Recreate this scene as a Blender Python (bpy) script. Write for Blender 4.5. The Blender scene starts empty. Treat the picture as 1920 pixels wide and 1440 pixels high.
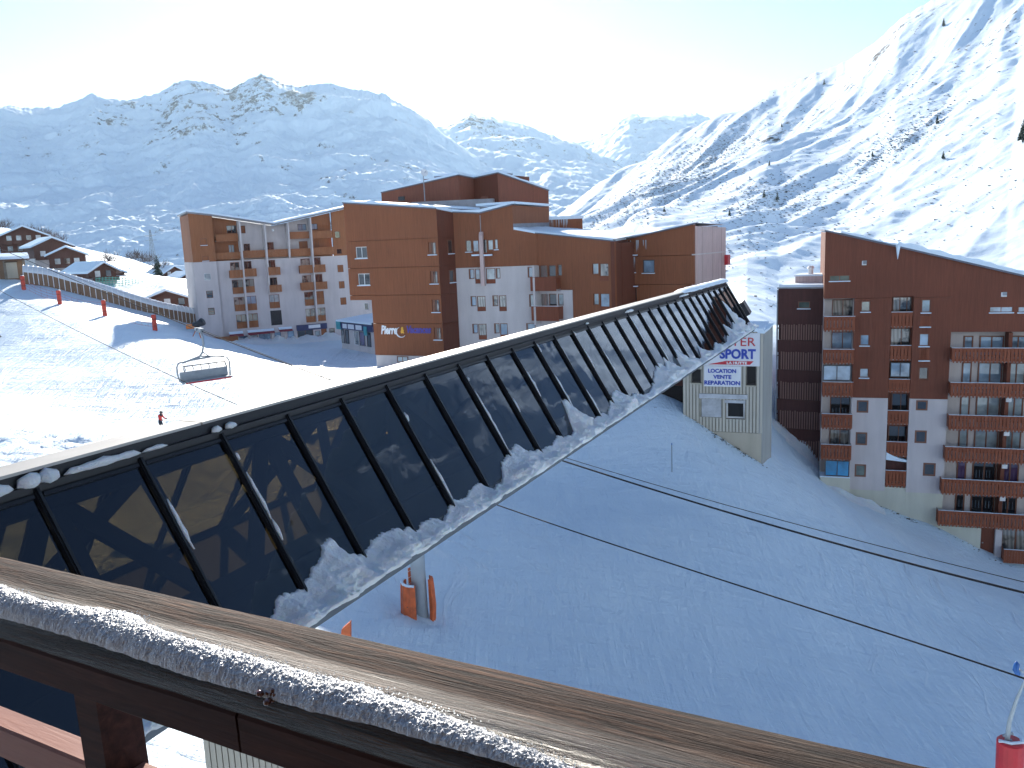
import bpy, math, random
import numpy as np
from mathutils import Vector, Matrix
from mathutils.geometry import tessellate_polygon
R = math.radians
random.seed(7)
SC = bpy.context.scene
COL = SC.collection

# ------------------------------------------------------------------ camera
FPX = 1553.0; PITCH = R(9.85); ROLL = R(2.37)
_r0 = Vector((1, 0, 0)); _u0 = Vector((0, math.sin(PITCH), math.cos(PITCH))); FWD = Vector((0, math.cos(PITCH), -math.sin(PITCH)))
RIGHT = (_r0 * math.cos(ROLL) - _u0 * math.sin(ROLL)).normalized()
UPV = (_r0 * math.sin(ROLL) + _u0 * math.cos(ROLL)).normalized()
cd = bpy.data.cameras.new('camera'); cam = bpy.data.objects.new('camera', cd); COL.objects.link(cam)
cd.sensor_width = 36.0; cd.lens = 36.0 * FPX / 1920.0; cd.clip_start = 0.05; cd.clip_end = 30000
cam.matrix_world = Matrix(((RIGHT.x, UPV.x, -FWD.x, 0), (RIGHT.y, UPV.y, -FWD.y, 0), (RIGHT.z, UPV.z, -FWD.z, 0), (0, 0, 0, 1)))
SC.camera = cam

# ------------------------------------------------------------------ light
SUN_AZ, SUN_EL = R(-8.0), R(21.5)
w = bpy.data.worlds.new('World'); SC.world = w; w.use_nodes = True
nt = w.node_tree; nt.nodes.clear()
sky = nt.nodes.new('ShaderNodeTexSky'); sky.sky_type = 'NISHITA'; sky.sun_disc = False
sky.sun_elevation = SUN_EL; sky.sun_rotation = SUN_AZ
sky.altitude = 2500; sky.air_density = 1.0; sky.dust_density = .5; sky.ozone_density = 1.6
bg = nt.nodes.new('ShaderNodeBackground'); bg.inputs['Strength'].default_value = 0.108
wo = nt.nodes.new('ShaderNodeOutputWorld')
nt.links.new(sky.outputs[0], bg.inputs[0]); nt.links.new(bg.outputs[0], wo.inputs[0])
sl = bpy.data.lights.new('sun', 'SUN'); sl.energy = 5.0; sl.angle = R(0.53); sl.color = (1.0, 0.93, 0.82)
so = bpy.data.objects.new('sun', sl); COL.objects.link(so)
SUND = Vector((math.sin(SUN_AZ) * math.cos(SUN_EL), math.cos(SUN_AZ) * math.cos(SUN_EL), math.sin(SUN_EL)))
so.rotation_euler = SUND.to_track_quat('Z', 'Y').to_euler()
SC.view_settings.view_transform = 'Standard'; SC.view_settings.look = 'None'
SC.view_settings.exposure = 0.95; SC.view_settings.gamma = 1; SC.view_settings.use_curve_mapping = False
SC.render.engine = 'CYCLES'
SC.cycles.max_bounces = 8; SC.cycles.transparent_max_bounces = 16; SC.cycles.volume_bounces = 0
SC.cycles.use_denoising = True

# ------------------------------------------------------------------ pixel -> world helpers
def ray(px, py):
    d = FWD + RIGHT * ((px - 960) / FPX) + UPV * ((720 - py) / FPX)
    return d / d.y
def at(px, py, Y): return ray(px, py) * Y
def c1(x, y): return 330 + x / 3.6, 300 + y / 3.6
def c2(x, y): return 640 + x / 3.4286, 300 + y / 3.4286
def c3(x, y): return 960 + x / 4.3636, 380 + y / 4.3636
def c4(x, y): return 1240 + x / 4.234, 560 + y / 4.234
def c5(x, y): return 1520 + x / 4.235, 420 + y / 4.235
def c6(x, y): return 1520 + x / 4.0, 720 + y / 4.0
def c7(x, y): return x / 2.769, 380 + y / 2.769

# ------------------------------------------------------------------ materials
MATS = {}
class NT:
    def __init__(s, m): s.m = m; s.t = m.node_tree; s.n = s.t.nodes; s.l = s.t.links
    def new(s, t, **k):
        n = s.n.new(t)
        for a, b in k.items():
            if isinstance(a, str) and hasattr(n, a): setattr(n, a, b)
        return n
    def co(s, scale=(1, 1, 1), rot=(0, 0, 0), kind='Object'):
        c = s.n.new('ShaderNodeTexCoord'); m = s.n.new('ShaderNodeMapping')
        m.inputs['Scale'].default_value = scale; m.inputs['Rotation'].default_value = rot
        s.l.new(c.outputs[kind], m.inputs[0]); return m.outputs[0]
    def noise(s, v, scale, detail=4, rough=.55, dist=0):
        n = s.n.new('ShaderNodeTexNoise'); n.inputs['Scale'].default_value = scale; n.inputs['Detail'].default_value = detail
        n.inputs['Roughness'].default_value = rough; n.inputs['Distortion'].default_value = dist
        s.l.new(v, n.inputs['Vector']); return n.outputs['Fac']
    def wave(s, v, scale, dist=0, axis='X', detail=2):
        n = s.n.new('ShaderNodeTexWave'); n.bands_direction = axis; n.inputs['Scale'].default_value = scale
        n.inputs['Distortion'].default_value = dist; n.inputs['Detail'].default_value = detail; s.l.new(v, n.inputs['Vector']); return n.outputs['Fac']
    def ramp(s, f, stops):
        n = s.n.new('ShaderNodeValToRGB'); e = n.color_ramp.elements
        while len(e) < len(stops): e.new(.5)
        for i, (p, c) in enumerate(stops):
            e[i].position = p; e[i].color = (c if isinstance(c, tuple) else (c, c, c)) + (1,)
        s.l.new(f, n.inputs[0]); return n.outputs[0]
    def mix(s, f, a, b, mode='MIX'):
        n = s.n.new('ShaderNodeMix'); n.data_type = 'RGBA'; n.blend_type = mode
        for i, v in ((0, f), (6, a), (7, b)):
            if hasattr(v, 'links'): s.l.new(v, n.inputs[i])
            elif i == 0: n.inputs[0].default_value = v
            else: n.inputs[i].default_value = v + (1,) if len(v) == 3 else v
        return n.outputs[2]
    def math(s, op, a, b=0.0):
        n = s.n.new('ShaderNodeMath'); n.operation = op
        for i, v in ((0, a), (1, b)):
            if hasattr(v, 'links'): s.l.new(v, n.inputs[i])
            else: n.inputs[i].default_value = v
        return n.outputs[0]
    def bump(s, h, strength=.3, dist=.02, norm=None):
        n = s.n.new('ShaderNodeBump'); n.inputs['Strength'].default_value = strength; n.inputs['Distance'].default_value = dist
        s.l.new(h, n.inputs['Height'])
        if norm is not None: s.l.new(norm, n.inputs['Normal'])
        return n.outputs[0]
def mat(name):
    m = bpy.data.materials.new(name); m.use_nodes = True; MATS[name] = m
    t = NT(m); b = t.n['Principled BSDF']; return m, t, b
def simple(name, col, rough=.6, metal=0, var=.18, scale=1.5, bump=.15, bscale=20, spec=.5):
    m, t, b = mat(name)
    v = t.co(); f = t.noise(v, scale, 5)
    lo = tuple(c * (1 - var) for c in col); hi = tuple(min(1, c * (1 + var)) for c in col)
    t.l.new(t.ramp(f, [(.3, lo), (.7, hi)]), b.inputs['Base Color'])
    b.inputs['Roughness'].default_value = rough; b.inputs['Metallic'].default_value = metal
    b.inputs['Specular IOR Level'].default_value = spec
    if bump: t.l.new(t.bump(t.noise(v, bscale, 3), bump, .01), b.inputs['Normal'])
    return m
def cladding(name, col, board=.14, var=.25, streak=.35, rough=.65):
    # vertical boards with weather streaks: fine grooves run along z
    m, t, b = mat(name)
    v = t.co((1, 1, 1)); vs = t.co((3.0, 3.0, .10)); vb = t.co((1, 1, .02))
    st = t.noise(vs, 1.6, 6, .6); big = t.noise(v, .25, 4)
    c = t.ramp(st, [(.25, tuple(x * (1 - streak) for x in col)), (.75, tuple(min(1, x * (1 + streak)) for x in col))])
    c = t.mix(.5, c, t.ramp(big, [(.3, tuple(x * (1 - var) for x in col)), (.7, tuple(x * (1 + var) for x in col))]))
    grain = t.noise(t.co((10, 10, .35)), 2.2, 4, .6)
    c = t.mix(.35, c, t.ramp(grain, [(.3, tuple(x * .45 for x in col)), (.65, tuple(x * 1.3 for x in col))]))
    t.l.new(c, b.inputs['Base Color']); b.inputs['Roughness'].default_value = rough; b.inputs['Specular IOR Level'].default_value = .3
    t.l.new(t.bump(grain, .5, .03), b.inputs['Normal'])
    return m
def stucco(name, col, rough=.9):
    m, t, b = mat(name)
    v = t.co(); st = t.noise(t.co((1, 1, .15)), 1.2, 5, .6)
    c = t.mix(.5, t.ramp(t.noise(v, .35, 4), [(.3, tuple(x * .86 for x in col)), (.7, tuple(x * 1.08 for x in col))]),
              t.ramp(st, [(.28, tuple(x * .74 for x in col)), (.6, col)]))
    t.l.new(c, b.inputs['Base Color']); b.inputs['Roughness'].default_value = rough; b.inputs['Specular IOR Level'].default_value = .2
    t.l.new(t.bump(t.noise(v, 14, 4), .3, .02), b.inputs['Normal'])
    return m
def pane_mat(name, col, rough=.04, curtain=None):
    m, t, b = mat(name)
    v = t.co((1, 1, 1)); f = t.noise(v, .7, 3)
    if curtain:
        fold = t.wave(t.co((1, 1, .05)), 3.2, 2.5, 'DIAGONAL'); c = t.mix(fold, tuple(x * .5 for x in curtain), curtain)
        c = t.mix(t.ramp(f, [(.42, 0.0), (.5, 1.0)]), col, c)
    else: c = t.ramp(f, [(.3, tuple(x * .5 for x in col)), (.7, tuple(x * 1.6 for x in col))])
    t.l.new(c, b.inputs['Base Color']); b.inputs['Roughness'].default_value = rough
    b.inputs['IOR'].default_value = 1.5; b.inputs['Coat Weight'].default_value = .8; b.inputs['Coat Roughness'].default_value = .01; b.inputs['Coat IOR'].default_value = 1.9
    t.l.new(t.bump(t.noise(v, .8, 2), .04, .05), b.inputs['Coat Normal'])
    return m
def snow_mat(name, kind='plain'):
    m, t, b = mat(name)
    v = t.co(kind='Object')
    base = (.80, .87, .95)
    b.inputs['Roughness'].default_value = .55 if kind != 'piste' else .45
    b.inputs['Specular IOR Level'].default_value = .25
    if kind == 'piste':
        warp = t.noise(v, .06, 3)
        tr = t.noise(t.co((1.0, .22, 1), (0, 0, R(35))), 1.3, 6, .62, .7)
        tr2 = t.noise(t.co((.18, 1.4, 1), (0, 0, R(-24))), 1.0, 6, .65, .9)
        tr3 = t.noise(t.co((2.6, .12, 1), (0, 0, R(62))), 1.1, 5, .6, .4)
        fine = t.noise(v, 3.0, 6, .65)
        h = t.math('ADD', t.math('MULTIPLY', tr, 1.0), t.math('MULTIPLY', tr2, 1.0))
        h = t.math('ADD', h, t.math('MULTIPLY', tr3, .7)); h = t.math('ADD', h, t.math('MULTIPLY', fine, .35))
        pw = t.noise(v, .09, 4, .6)
        wv = t.n.new('ShaderNodeVectorMath'); wv.operation = 'MULTIPLY_ADD'; wn = t.n.new('ShaderNodeTexNoise'); wn.inputs['Scale'].default_value = .035; wn.inputs['Detail'].default_value = 2; t.l.new(v, wn.inputs['Vector'])
        t.l.new(wn.outputs['Color'], wv.inputs[0]); wv.inputs[1].default_value = (26, 26, 0); t.l.new(v, wv.inputs[2])
        def trk(rot, sc, lo):
            m2 = t.n.new('ShaderNodeMapping'); m2.inputs['Rotation'].default_value = (0, 0, R(rot)); m2.inputs['Scale'].default_value = sc; t.l.new(wv.outputs[0], m2.inputs[0]); return t.ramp(t.noise(m2.outputs[0], 1.0, 4, .65), [(lo, 0.0), (lo + .07, 1.0)])
        mk = t.math('MAXIMUM', trk(28, (1.9, .03, 1), .58), t.math('MULTIPLY', trk(-12, (1.3, .025, 1), .60), .8))
        mk = t.math('MULTIPLY', mk, t.ramp(t.noise(v, .05, 3), [(.4, .15), (.62, 1.0)]))
        c = t.mix(t.ramp(pw, [(.35, 0.0), (.65, 1.0)]), (.67, .81, .93), (.75, .87, .96)); c = t.mix(t.math('MULTIPLY', mk, .42), c, (.88, .94, .99))
        t.l.new(c, b.inputs['Base Color'])
        h = t.math('ADD', h, t.math('MULTIPLY', mk, .35))
        t.l.new(t.bump(h, .8, .2), b.inputs['Normal'])
    elif kind == 'bank':
        n1 = t.noise(v, 3.5, 7, .68); n2 = t.noise(v, 14, 6, .7); vo = t.n.new('ShaderNodeTexVoronoi'); vo.inputs['Scale'].default_value = 5.0; vo.feature = 'SMOOTH_F1'; t.l.new(v, vo.inputs['Vector'])
        t.l.new(t.ramp(n1, [(.3, (.80, .87, .95)), (.6, (.90, .93, .97))]), b.inputs['Base Color'])
        h = t.math('ADD', t.math('MULTIPLY', n1, 1.6), t.math('MULTIPLY', n2, .6)); h = t.math('ADD', h, t.math('MULTIPLY', vo.outputs['Distance'], .5))
        t.l.new(t.bump(h, .9, .10), b.inputs['Normal']); b.inputs['Roughness'].default_value = .6
        b.inputs['Subsurface Weight'].default_value = .5; b.inputs['Subsurface Radius'].default_value = (.06, .08, .11); b.inputs['Subsurface Scale'].default_value = 1.0
    elif kind == 'crisp':
        g = t.noise(v, 260, 3, .7); g2 = t.noise(v, 60, 4, .6)
        t.l.new(t.ramp(g, [(.3, (.70, .72, .75)), (.6, (.92, .93, .95))]), b.inputs['Base Color'])
        t.l.new(t.bump(t.math('ADD', g, t.math('MULTIPLY', g2, 1.5)), 1.0, .006), b.inputs['Normal'])
        b.inputs['Roughness'].default_value = .3; b.inputs['Specular IOR Level'].default_value = .6
    else:
        t.l.new(t.ramp(t.noise(v, .8, 4), [(.3, (.70, .83, .94)), (.7, (.78, .88, .97))]), b.inputs['Base Color'])
        t.l.new(t.bump(t.noise(v, 2.5, 6, .6), .5, .12), b.inputs['Normal'])
    return m
def mountain_mat(name, scale, dark, thr=.60, patch=.5, bump=1.0, bdist=8.0, fall=None):
    m, t, b = mat(name)
    v = t.co((1, 1, 1), kind='Object')
    geo = t.n.new('ShaderNodeNewGeometry'); sep = t.n.new('ShaderNodeSeparateXYZ'); t.l.new(geo.outputs['True Normal'], sep.inputs[0])
    patchn = t.noise(v, scale * .22, 4, .6, .6)
    sp = t.noise(t.co((1, 1, 1)), scale * 3.2, 6, .72, .3); sp2 = t.noise(v, scale * 12, 4, .7)
    steep = t.ramp(sep.outputs['Z'], [(.55, 1.0), (.92, 0.0)])
    k = t.math('ADD', t.math('MULTIPLY', sp, .62), t.math('MULTIPLY', sp2, .30))
    k = t.math('ADD', k, t.math('MULTIPLY', t.math('SUBTRACT', patchn, .5), patch))
    k = t.math('ADD', k, t.math('MULTIPLY', steep, .03))
    mask = t.ramp(k, [(thr - .02, 0.0), (thr + .03, 1.0)])
    rock = t.mix(t.noise(v, scale * 6, 4), tuple(x * .6 for x in dark), tuple(x * 1.7 for x in dark))
    snowc = (.77, .88, .97)
    t.l.new(t.mix(mask, snowc, rock), b.inputs['Base Color'])
    b.inputs['Roughness'].default_value = .8; b.inputs['Specular IOR Level'].default_value = .1
    h = t.noise(v, scale * 1.1, 8, .62, .4)
    h = t.math('ADD', h, t.math('MULTIPLY', mask, .08))
    t.l.new(t.bump(h, bump, bdist), b.inputs['Normal'])
    return m

# ------------------------------------------------------------------ mesh helpers
ORG = {}
def link(o): COL.objects.link(o); return o
def thing(name, label, cat, loc=(0, 0, 0), group=None):
    o = bpy.data.objects.new(name, None); link(o); o.location = loc; o.empty_display_size = .1
    ORG[o.name] = Vector(loc); o['label'] = label; o['category'] = cat
    if group: o['group'] = group
    return o
def tag(o, label=None, cat=None, group=None, kind=None):
    if label: o['label'] = label
    if cat: o['category'] = cat
    if group: o['group'] = group
    if kind: o['kind'] = kind
    return o
class MB:
    def __init__(s): s.v = []; s.f = []
    def add(s, vs, fs):
        k = len(s.v); s.v += [Vector(v) for v in vs]; s.f += [tuple(i + k for i in f) for f in fs]; return s
    def box8(s, p):
        return s.add(p, [(0, 3, 2, 1), (4, 5, 6, 7), (0, 1, 5, 4), (1, 2, 6, 5), (2, 3, 7, 6), (3, 0, 4, 7)])
    def obox(s, c, ax, ay, az, hx, hy, hz):
        c = Vector(c); P = []
        for z in (-hz, hz):
            for x, y in ((-hx, -hy), (hx, -hy), (hx, hy), (-hx, hy)): P.append(c + ax * x + ay * y + az * z)
        return s.box8(P)
    def box(s, x0, x1, y0, y1, z0, z1):
        return s.obox(((x0 + x1) / 2, (y0 + y1) / 2, (z0 + z1) / 2), Vector((1, 0, 0)), Vector((0, 1, 0)), Vector((0, 0, 1)), (x1 - x0) / 2, (y1 - y0) / 2, (z1 - z0) / 2)
    def beam(s, a, b, w, h, up=(0, 0, 1)):
        a = Vector(a); b = Vector(b); d = (b - a); L = d.length; d.normalize(); up = Vector(up)
        x = d.cross(up); x = x.normalized() if x.length > 1e-6 else Vector((1, 0, 0)); y = x.cross(d).normalized()
        return s.obox((a + b) / 2, x, y, d, w / 2, h / 2, L / 2)
    def tube(s, pts, r, n=8, cap=True):
        pts = [Vector(p) for p in pts]; rs = r if isinstance(r, (list, tuple)) else [r] * len(pts); k0 = len(s.v); ref = None
        for i, p in enumerate(pts):
            d = (pts[min(i + 1, len(pts) - 1)] - pts[max(i - 1, 0)]).normalized()
            if ref is None: ref = Vector((0, 0, 1)) if abs(d.z) < .9 else Vector((1, 0, 0))
            x = d.cross(ref).normalized(); y = x.cross(d).normalized(); ref = y
            for j in range(n):
                a = 2 * math.pi * j / n; s.v.append(p + (x * math.cos(a) + y * math.sin(a)) * rs[i])
        for i in range(len(pts) - 1):
            for j in range(n):
                a = k0 + i * n + j; b = k0 + i * n + (j + 1) % n; s.f.append((a, b, b + n, a + n))
        if cap:
            s.f.append(tuple(k0 + j for j in range(n))[::-1]); s.f.append(tuple(k0 + (len(pts) - 1) * n + j for j in range(n)))
        return s
    def prism(s, poly, off):
        # poly: list of world points (planar), extruded by off
        n = len(poly); off = Vector(off); P = [Vector(p) for p in poly]
        k = len(s.v); s.v += P + [p + off for p in P]
        tri = tessellate_polygon([P])
        for t in tri: s.f.append(tuple(k + i for i in t)); s.f.append(tuple(k + n + i for i in reversed(t)))
        for i in range(n): j = (i + 1) % n; s.f.append((k + i, k + j, k + n + j, k + n + i))
        return s
    def build(s, name, m, parent=None, smooth=False, local=False, bevel=0):
        me = bpy.data.meshes.new(name)
        off = Vector((0, 0, 0))
        if parent is not None and not local: off = ORG.get(parent.name, Vector((0, 0, 0)))
        vs = [(v - off) if not local else v for v in s.v]
        if parent is None and not local and vs:
            cx = sum(v.x for v in vs) / len(vs); cy = sum(v.y for v in vs) / len(vs); cz = min(v.z for v in vs)
            off = Vector((cx, cy, cz)); vs = [v - off for v in vs]
        me.from_pydata([tuple(v) for v in vs], [], s.f); me.update()
        o = bpy.data.objects.new(name, me); link(o)
        if m: me.materials.append(MATS[m] if isinstance(m, str) else m)
        if parent is not None: o.parent = parent; ORG[o.name] = off
        elif not local: o.location = off; ORG[o.name] = off
        # consistent outward normals
        import bmesh
        b = bmesh.new(); b.from_mesh(me); bmesh.ops.recalc_face_normals(b, faces=b.faces[:]); b.to_mesh(me); b.free()
        if smooth:
            me.polygons.foreach_set('use_smooth', [True] * len(me.polygons))
        if bevel:
            md = o.modifiers.new('bevel', 'BEVEL'); md.width = bevel; md.segments = 2; md.limit_method = 'ANGLE'
        return o
def grid_mesh(name, V, m, parent=None, smooth=True, mat2=None):
    # V: (ny, nx, 3) array
    ny, nx, _ = V.shape
    me = bpy.data.meshes.new(name); me.vertices.add(nx * ny); me.vertices.foreach_set('co', V.reshape(-1).astype(np.float32))
    a = (np.arange(ny - 1)[:, None] * nx + np.arange(nx - 1)[None, :]).reshape(-1)
    q = np.stack([a, a + 1, a + 1 + nx, a + nx], 1).astype(np.int32)
    me.loops.add(q.size); me.loops.foreach_set('vertex_index', q.reshape(-1))
    me.polygons.add(len(q)); me.polygons.foreach_set('loop_start', np.arange(0, q.size, 4, dtype=np.int32))
    me.polygons.foreach_set('loop_total', np.full(len(q), 4, dtype=np.int32))
    if smooth: me.polygons.foreach_set('use_smooth', np.ones(len(q), dtype=bool))
    me.update(calc_edges=True); me.validate()
    me.materials.append(MATS[m]); o = bpy.data.objects.new(name, me); link(o)
    if parent: o.parent = parent
    return o

# ------------------------------------------------------------------ numpy noise
_rng = np.random.RandomState(11)
_perm = _rng.permutation(512); _perm = np.concatenate([_perm, _perm, _perm])
_ang = _rng.rand(512) * 2 * math.pi; _gx = np.cos(_ang); _gy = np.sin(_ang)
def perlin(x, y):
    xi = np.floor(x).astype(int); yi = np.floor(y).astype(int); xf = x - xi; yf = y - yi
    xi &= 511; yi &= 511
    def g(ix, iy, fx, fy):
        h = _perm[_perm[ix & 511] + (iy & 511)]
        return _gx[h] * fx + _gy[h] * fy
    u = xf * xf * xf * (xf * (xf * 6 - 15) + 10); v = yf * yf * yf * (yf * (yf * 6 - 15) + 10)
    a = g(xi, yi, xf, yf); b = g(xi + 1, yi, xf - 1, yf); c = g(xi, yi + 1, xf, yf - 1); d = g(xi + 1, yi + 1, xf - 1, yf - 1)
    return (a + u * (b - a)) * (1 - v) + (c + u * (d - c)) * v
def fbm(x, y, o=5, gain=.5, lac=2.03, ridged=False):
    s = 0; a = 1.0
    for i in range(o):
        n = perlin(x + 17.3 * i, y - 9.1 * i)
        if ridged: n = (.5 - np.abs(n)) * 1.2 - .2
        s = s + a * n; a *= gain; x = x * lac; y = y * lac
    return s
def smooth01(t): t = np.clip(t, 0, 1); return t * t * (3 - 2 * t)

# ------------------------------------------------------------------ facade frames
class Fac:
    """A vertical wall plane: plan points a -> b, u runs along it, d points at the viewer's side."""
    def __init__(s, pa, pb):
        s.a = Vector((pa[0], pa[1], 0)); b = Vector((pb[0], pb[1], 0)); s.L = (b - s.a).length
        s.U = (b - s.a).normalized(); s.N = Vector((s.U.y, -s.U.x, 0))
        if s.N.y > 0 and s.N.dot(s.a) > 0: s.N = -s.N
        s.Z = Vector((0, 0, 1))
    def uz(s, p, d=0.0):
        r = ray(*p); o = s.a + s.N * d
        t = o.dot(s.N) / r.dot(s.N); q = r * t
        return (q - o).dot(s.U), q.z
    def w(s, u, z, d=0.0): return s.a + s.U * u + s.N * d + Vector((0, 0, z))
    def rect(s, q, d=0.0):
        # q: x0,y0,x1,y1 already in photo pixels -> u0,u1,z0,z1 (upright, centred)
        x0, y0, x1, y1 = q; cx = (x0 + x1) / 2; cy = (y0 + y1) / 2
        ul = s.uz((x0, cy), d)[0]; ur = s.uz((x1, cy), d)[0]; zt = s.uz((cx, y0), d)[1]; zb = s.uz((cx, y1), d)[1]
        return ul, ur, zb, zt
    def box(s, mb, u0, u1, z0, z1, d0, d1):
        P = [s.w(u0, z0, d0), s.w(u1, z0, d0), s.w(u1, z0, d1), s.w(u0, z0, d1), s.w(u0, z1, d0), s.w(u1, z1, d0), s.w(u1, z1, d1), s.w(u0, z1, d1)]
        mb.box8(P); return mb
    def shifted(s, d):
        a = s.a + s.N * d; b = a + s.U * s.L; f = Fac((a.x, a.y), (b.x, b.y)); f.N = s.N.copy(); return f
def pxfac(px0, Y0, px1, Y1, py=470):
    a = at(px0, py, Y0); b = at(px1, py, Y1); return Fac((a.x, a.y), (b.x, b.y))
def clip_z(poly, zc, keep_above):
    out = []; n = len(poly)
    for i in range(n):
        a = poly[i]; b = poly[(i + 1) % n]
        ia = (a[1] >= zc) == keep_above or a[1] == zc; ib = (b[1] >= zc) == keep_above or b[1] == zc
        if ia: out.append(a)
        if ia != ib:
            t = (zc - a[1]) / (b[1] - a[1]); out.append((a[0] + (b[0] - a[0]) * t, zc))
    return out
def wall(F, poly, holes, name, m, parent, d=0.0, thick=.35, reveal=.18):
    """front sheet with real openings, reveals going in, and solid returns"""
    mb = MB(); umin = min(p[0] for p in poly); umax = max(p[0] for p in poly)
    loops = [[Vector((u, z, 0)) for u, z in poly]]
    for (u0, u1, z0, z1) in holes: loops.append([Vector((u0, z0, 0)), Vector((u0, z1, 0)), Vector((u1, z1, 0)), Vector((u1, z0, 0))])
    flat = [p for l in loops for p in l]
    tri = tessellate_polygon(loops)
    mb.add([F.w(p.x, p.y, d) for p in flat], [tuple(t) for t in tri])
    n = len(poly)
    mb.add([F.w(u, z, d) for u, z in poly] + [F.w(u, z, d - thick) for u, z in poly], [(i, (i + 1) % n, n + (i + 1) % n, n + i) for i in range(n)])
    for (u0, u1, z0, z1) in holes:
        c = [(u0, z0), (u1, z0), (u1, z1), (u0, z1)]
        mb.add([F.w(u, z, d) for u, z in c] + [F.w(u, z, d - reveal) for u, z in c], [(i, (i + 1) % 4, 4 + (i + 1) % 4, 4 + i) for i in range(4)])
    return mb.build(name, m, parent)
def window(F, r, frame, glass, parent, d=-.1, bars=1, fw=.07, sill=None, hbar=False, shut=None):
    """frame ring + mullions, pane as its child, optional snow-dusted sill"""
    u0, u1, z0, z1 = r; mb = MB()
    F.box(mb, u0, u1, z1 - fw, z1, d - .05, d + .03); F.box(mb, u0, u1, z0, z0 + fw, d - .05, d + .03)
    F.box(mb, u0, u0 + fw, z0 + fw, z1 - fw, d - .05, d + .03); F.box(mb, u1 - fw, u1, z0 + fw, z1 - fw, d - .05, d + .03)
    for i in range(1, bars):
        uc = u0 + (u1 - u0) * i / bars; F.box(mb, uc - fw * .5, uc + fw * .5, z0 + fw, z1 - fw, d - .05, d + .02)
    if hbar: F.box(mb, u0 + fw, u1 - fw, z0 + (z1 - z0) * hbar - .03, z0 + (z1 - z0) * hbar + .03, d - .05, d + .015)
    o = mb.build('window', frame, parent)
    p = MB(); t = random.uniform(-.004, .004)
    F.box(p, u0 + fw, u1 - fw, z0 + fw, z1 - fw, d - .03, d - .01)
    p.build('pane', glass, o)
    if sill:
        s = MB(); F.box(s, u0 - .06, u1 + .06, z0 - .07, z0 + .003, d + .05, d + .26); s.build('sill', sill, o)
    return o
PANE_I = 0
def rp(names):
    return random.choice(names)

# ------------------------------------------------------------------ all materials
snow_mat('snow'); snow_mat('snow_piste', 'piste'); snow_mat('snow_crisp', 'crisp'); snow_mat('snow_bank', 'bank')
mountain_mat('mountain_far', .0045, (.06, .058, .075), thr=.58, patch=.45, bump=.8, bdist=30)
mountain_mat('mountain_mid', .006, (.05, .045, .055), thr=.575, patch=.5, bump=.5, bdist=20)
mountain_mat('hillside', .016, (.055, .055, .06), thr=.605, patch=.6, bump=.35, bdist=5)
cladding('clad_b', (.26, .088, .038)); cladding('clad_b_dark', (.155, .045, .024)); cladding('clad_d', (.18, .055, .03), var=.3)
cladding('clad_d_light', (.27, .085, .035)); cladding('clad_a', (.32, .12, .05)); cladding('clad_e', (.085, .03, .025), streak=.45)
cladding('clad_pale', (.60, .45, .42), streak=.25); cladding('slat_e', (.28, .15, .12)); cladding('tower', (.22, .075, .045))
cladding('balcony_wood', (.26, .075, .035), streak=.4); cladding('balcony_b', (.24, .07, .035)); cladding('balcony_a', (.36, .14, .06))
cladding('chalet_wood', (.12, .05, .035)); cladding('hut_wood', (.25, .15, .09))
stucco('stucco_pink', (.62, .56, .55)); stucco('stucco_white', (.66, .60, .58)); stucco('concrete', (.50, .45, .36)); stucco('concrete_grey', (.36, .36, .34))
stucco('stone_base', (.62, .60, .50))
m, t, b = mat('corrugated_cream')
t.l.new(t.mix(t.noise(t.co((1, 1, .2)), 1.5, 5), (.46, .43, .36), (.60, .56, .48)), b.inputs['Base Color']); b.inputs['Roughness'].default_value = .7
simple('frame_brown', (.20, .075, .04), .5); simple('frame_white', (.7, .7, .7), .5); simple('frame_dark', (.05, .045, .05), .4)
simple('metal_grey', (.30, .33, .36), .45, .4); simple('metal_dark', (.035, .037, .045), .4, .2); simple('steel_paint', (.42, .47, .50), .5, .1, var=.1)
simple('roof_metal', (.20, .21, .24), .35, .4); simple('roof_edge', (.13, .14, .18), .5); simple('bridge_black', (.010, .011, .015), .42, 0, spec=.35)
simple('bridge_roof', (.40, .38, .35), .55, .0, scale=.8); simple('truss', (.012, .017, .035), .6); simple('deck_dark', (.008, .011, .02), .7)
simple('gutter_grey', (.11, .13, .15), .6, .1)
simple('orange_pad', (.62, .13, .035), .55, var=.25, scale=3); simple('red_pad', (.55, .03, .04), .5); simple('orange_paint', (.7, .2, .04), .5)
simple('rubber', (.02, .02, .022), .6); simple('rope', (.03, .03, .035), .8, 0, bump=0, spec=.1); simple('white_paint', (.78, .78, .78), .5)
simple('sign_white', (.74, .76, .80), .4, var=.03); simple('sign_blue', (.03, .07, .42), .5, var=.05, bump=0); simple('sign_red', (.55, .03, .05), .5, var=.05, bump=0)
simple('letter_white', (.85, .85, .9), .5, bump=0); simple('letter_violet', (.10, .07, .34), .5, bump=0); simple('letter_yellow', (.85, .45, .05), .5, bump=0)
simple('shop_navy', (.03, .04, .12), .5); simple('shop_teal', (.05, .32, .36), .5); simple('awning_red', (.22, .03, .05), .7); simple('door_blue', (.07, .12, .20), .5)
simple('shutter_grey', (.50, .52, .55), .45, .2); simple('dark_void', (.02, .016, .015), .9); simple('plush_orange', (.4, .16, .05), .9)
simple('jacket_red', (.75, .05, .035), .7, bump=0); simple('jacket_blue', (.03, .07, .2), .7, bump=0); simple('trousers', (.02, .022, .035), .8, bump=0); simple('skin', (.5, .3, .22), .6, bump=0)
simple('helmet', (.03, .03, .035), .3, bump=0); simple('lance_blue', (.02, .13, .42), .35, bump=0); simple('bark', (.10, .07, .055), .9); simple('twig', (.15, .11, .10), .9)
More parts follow.
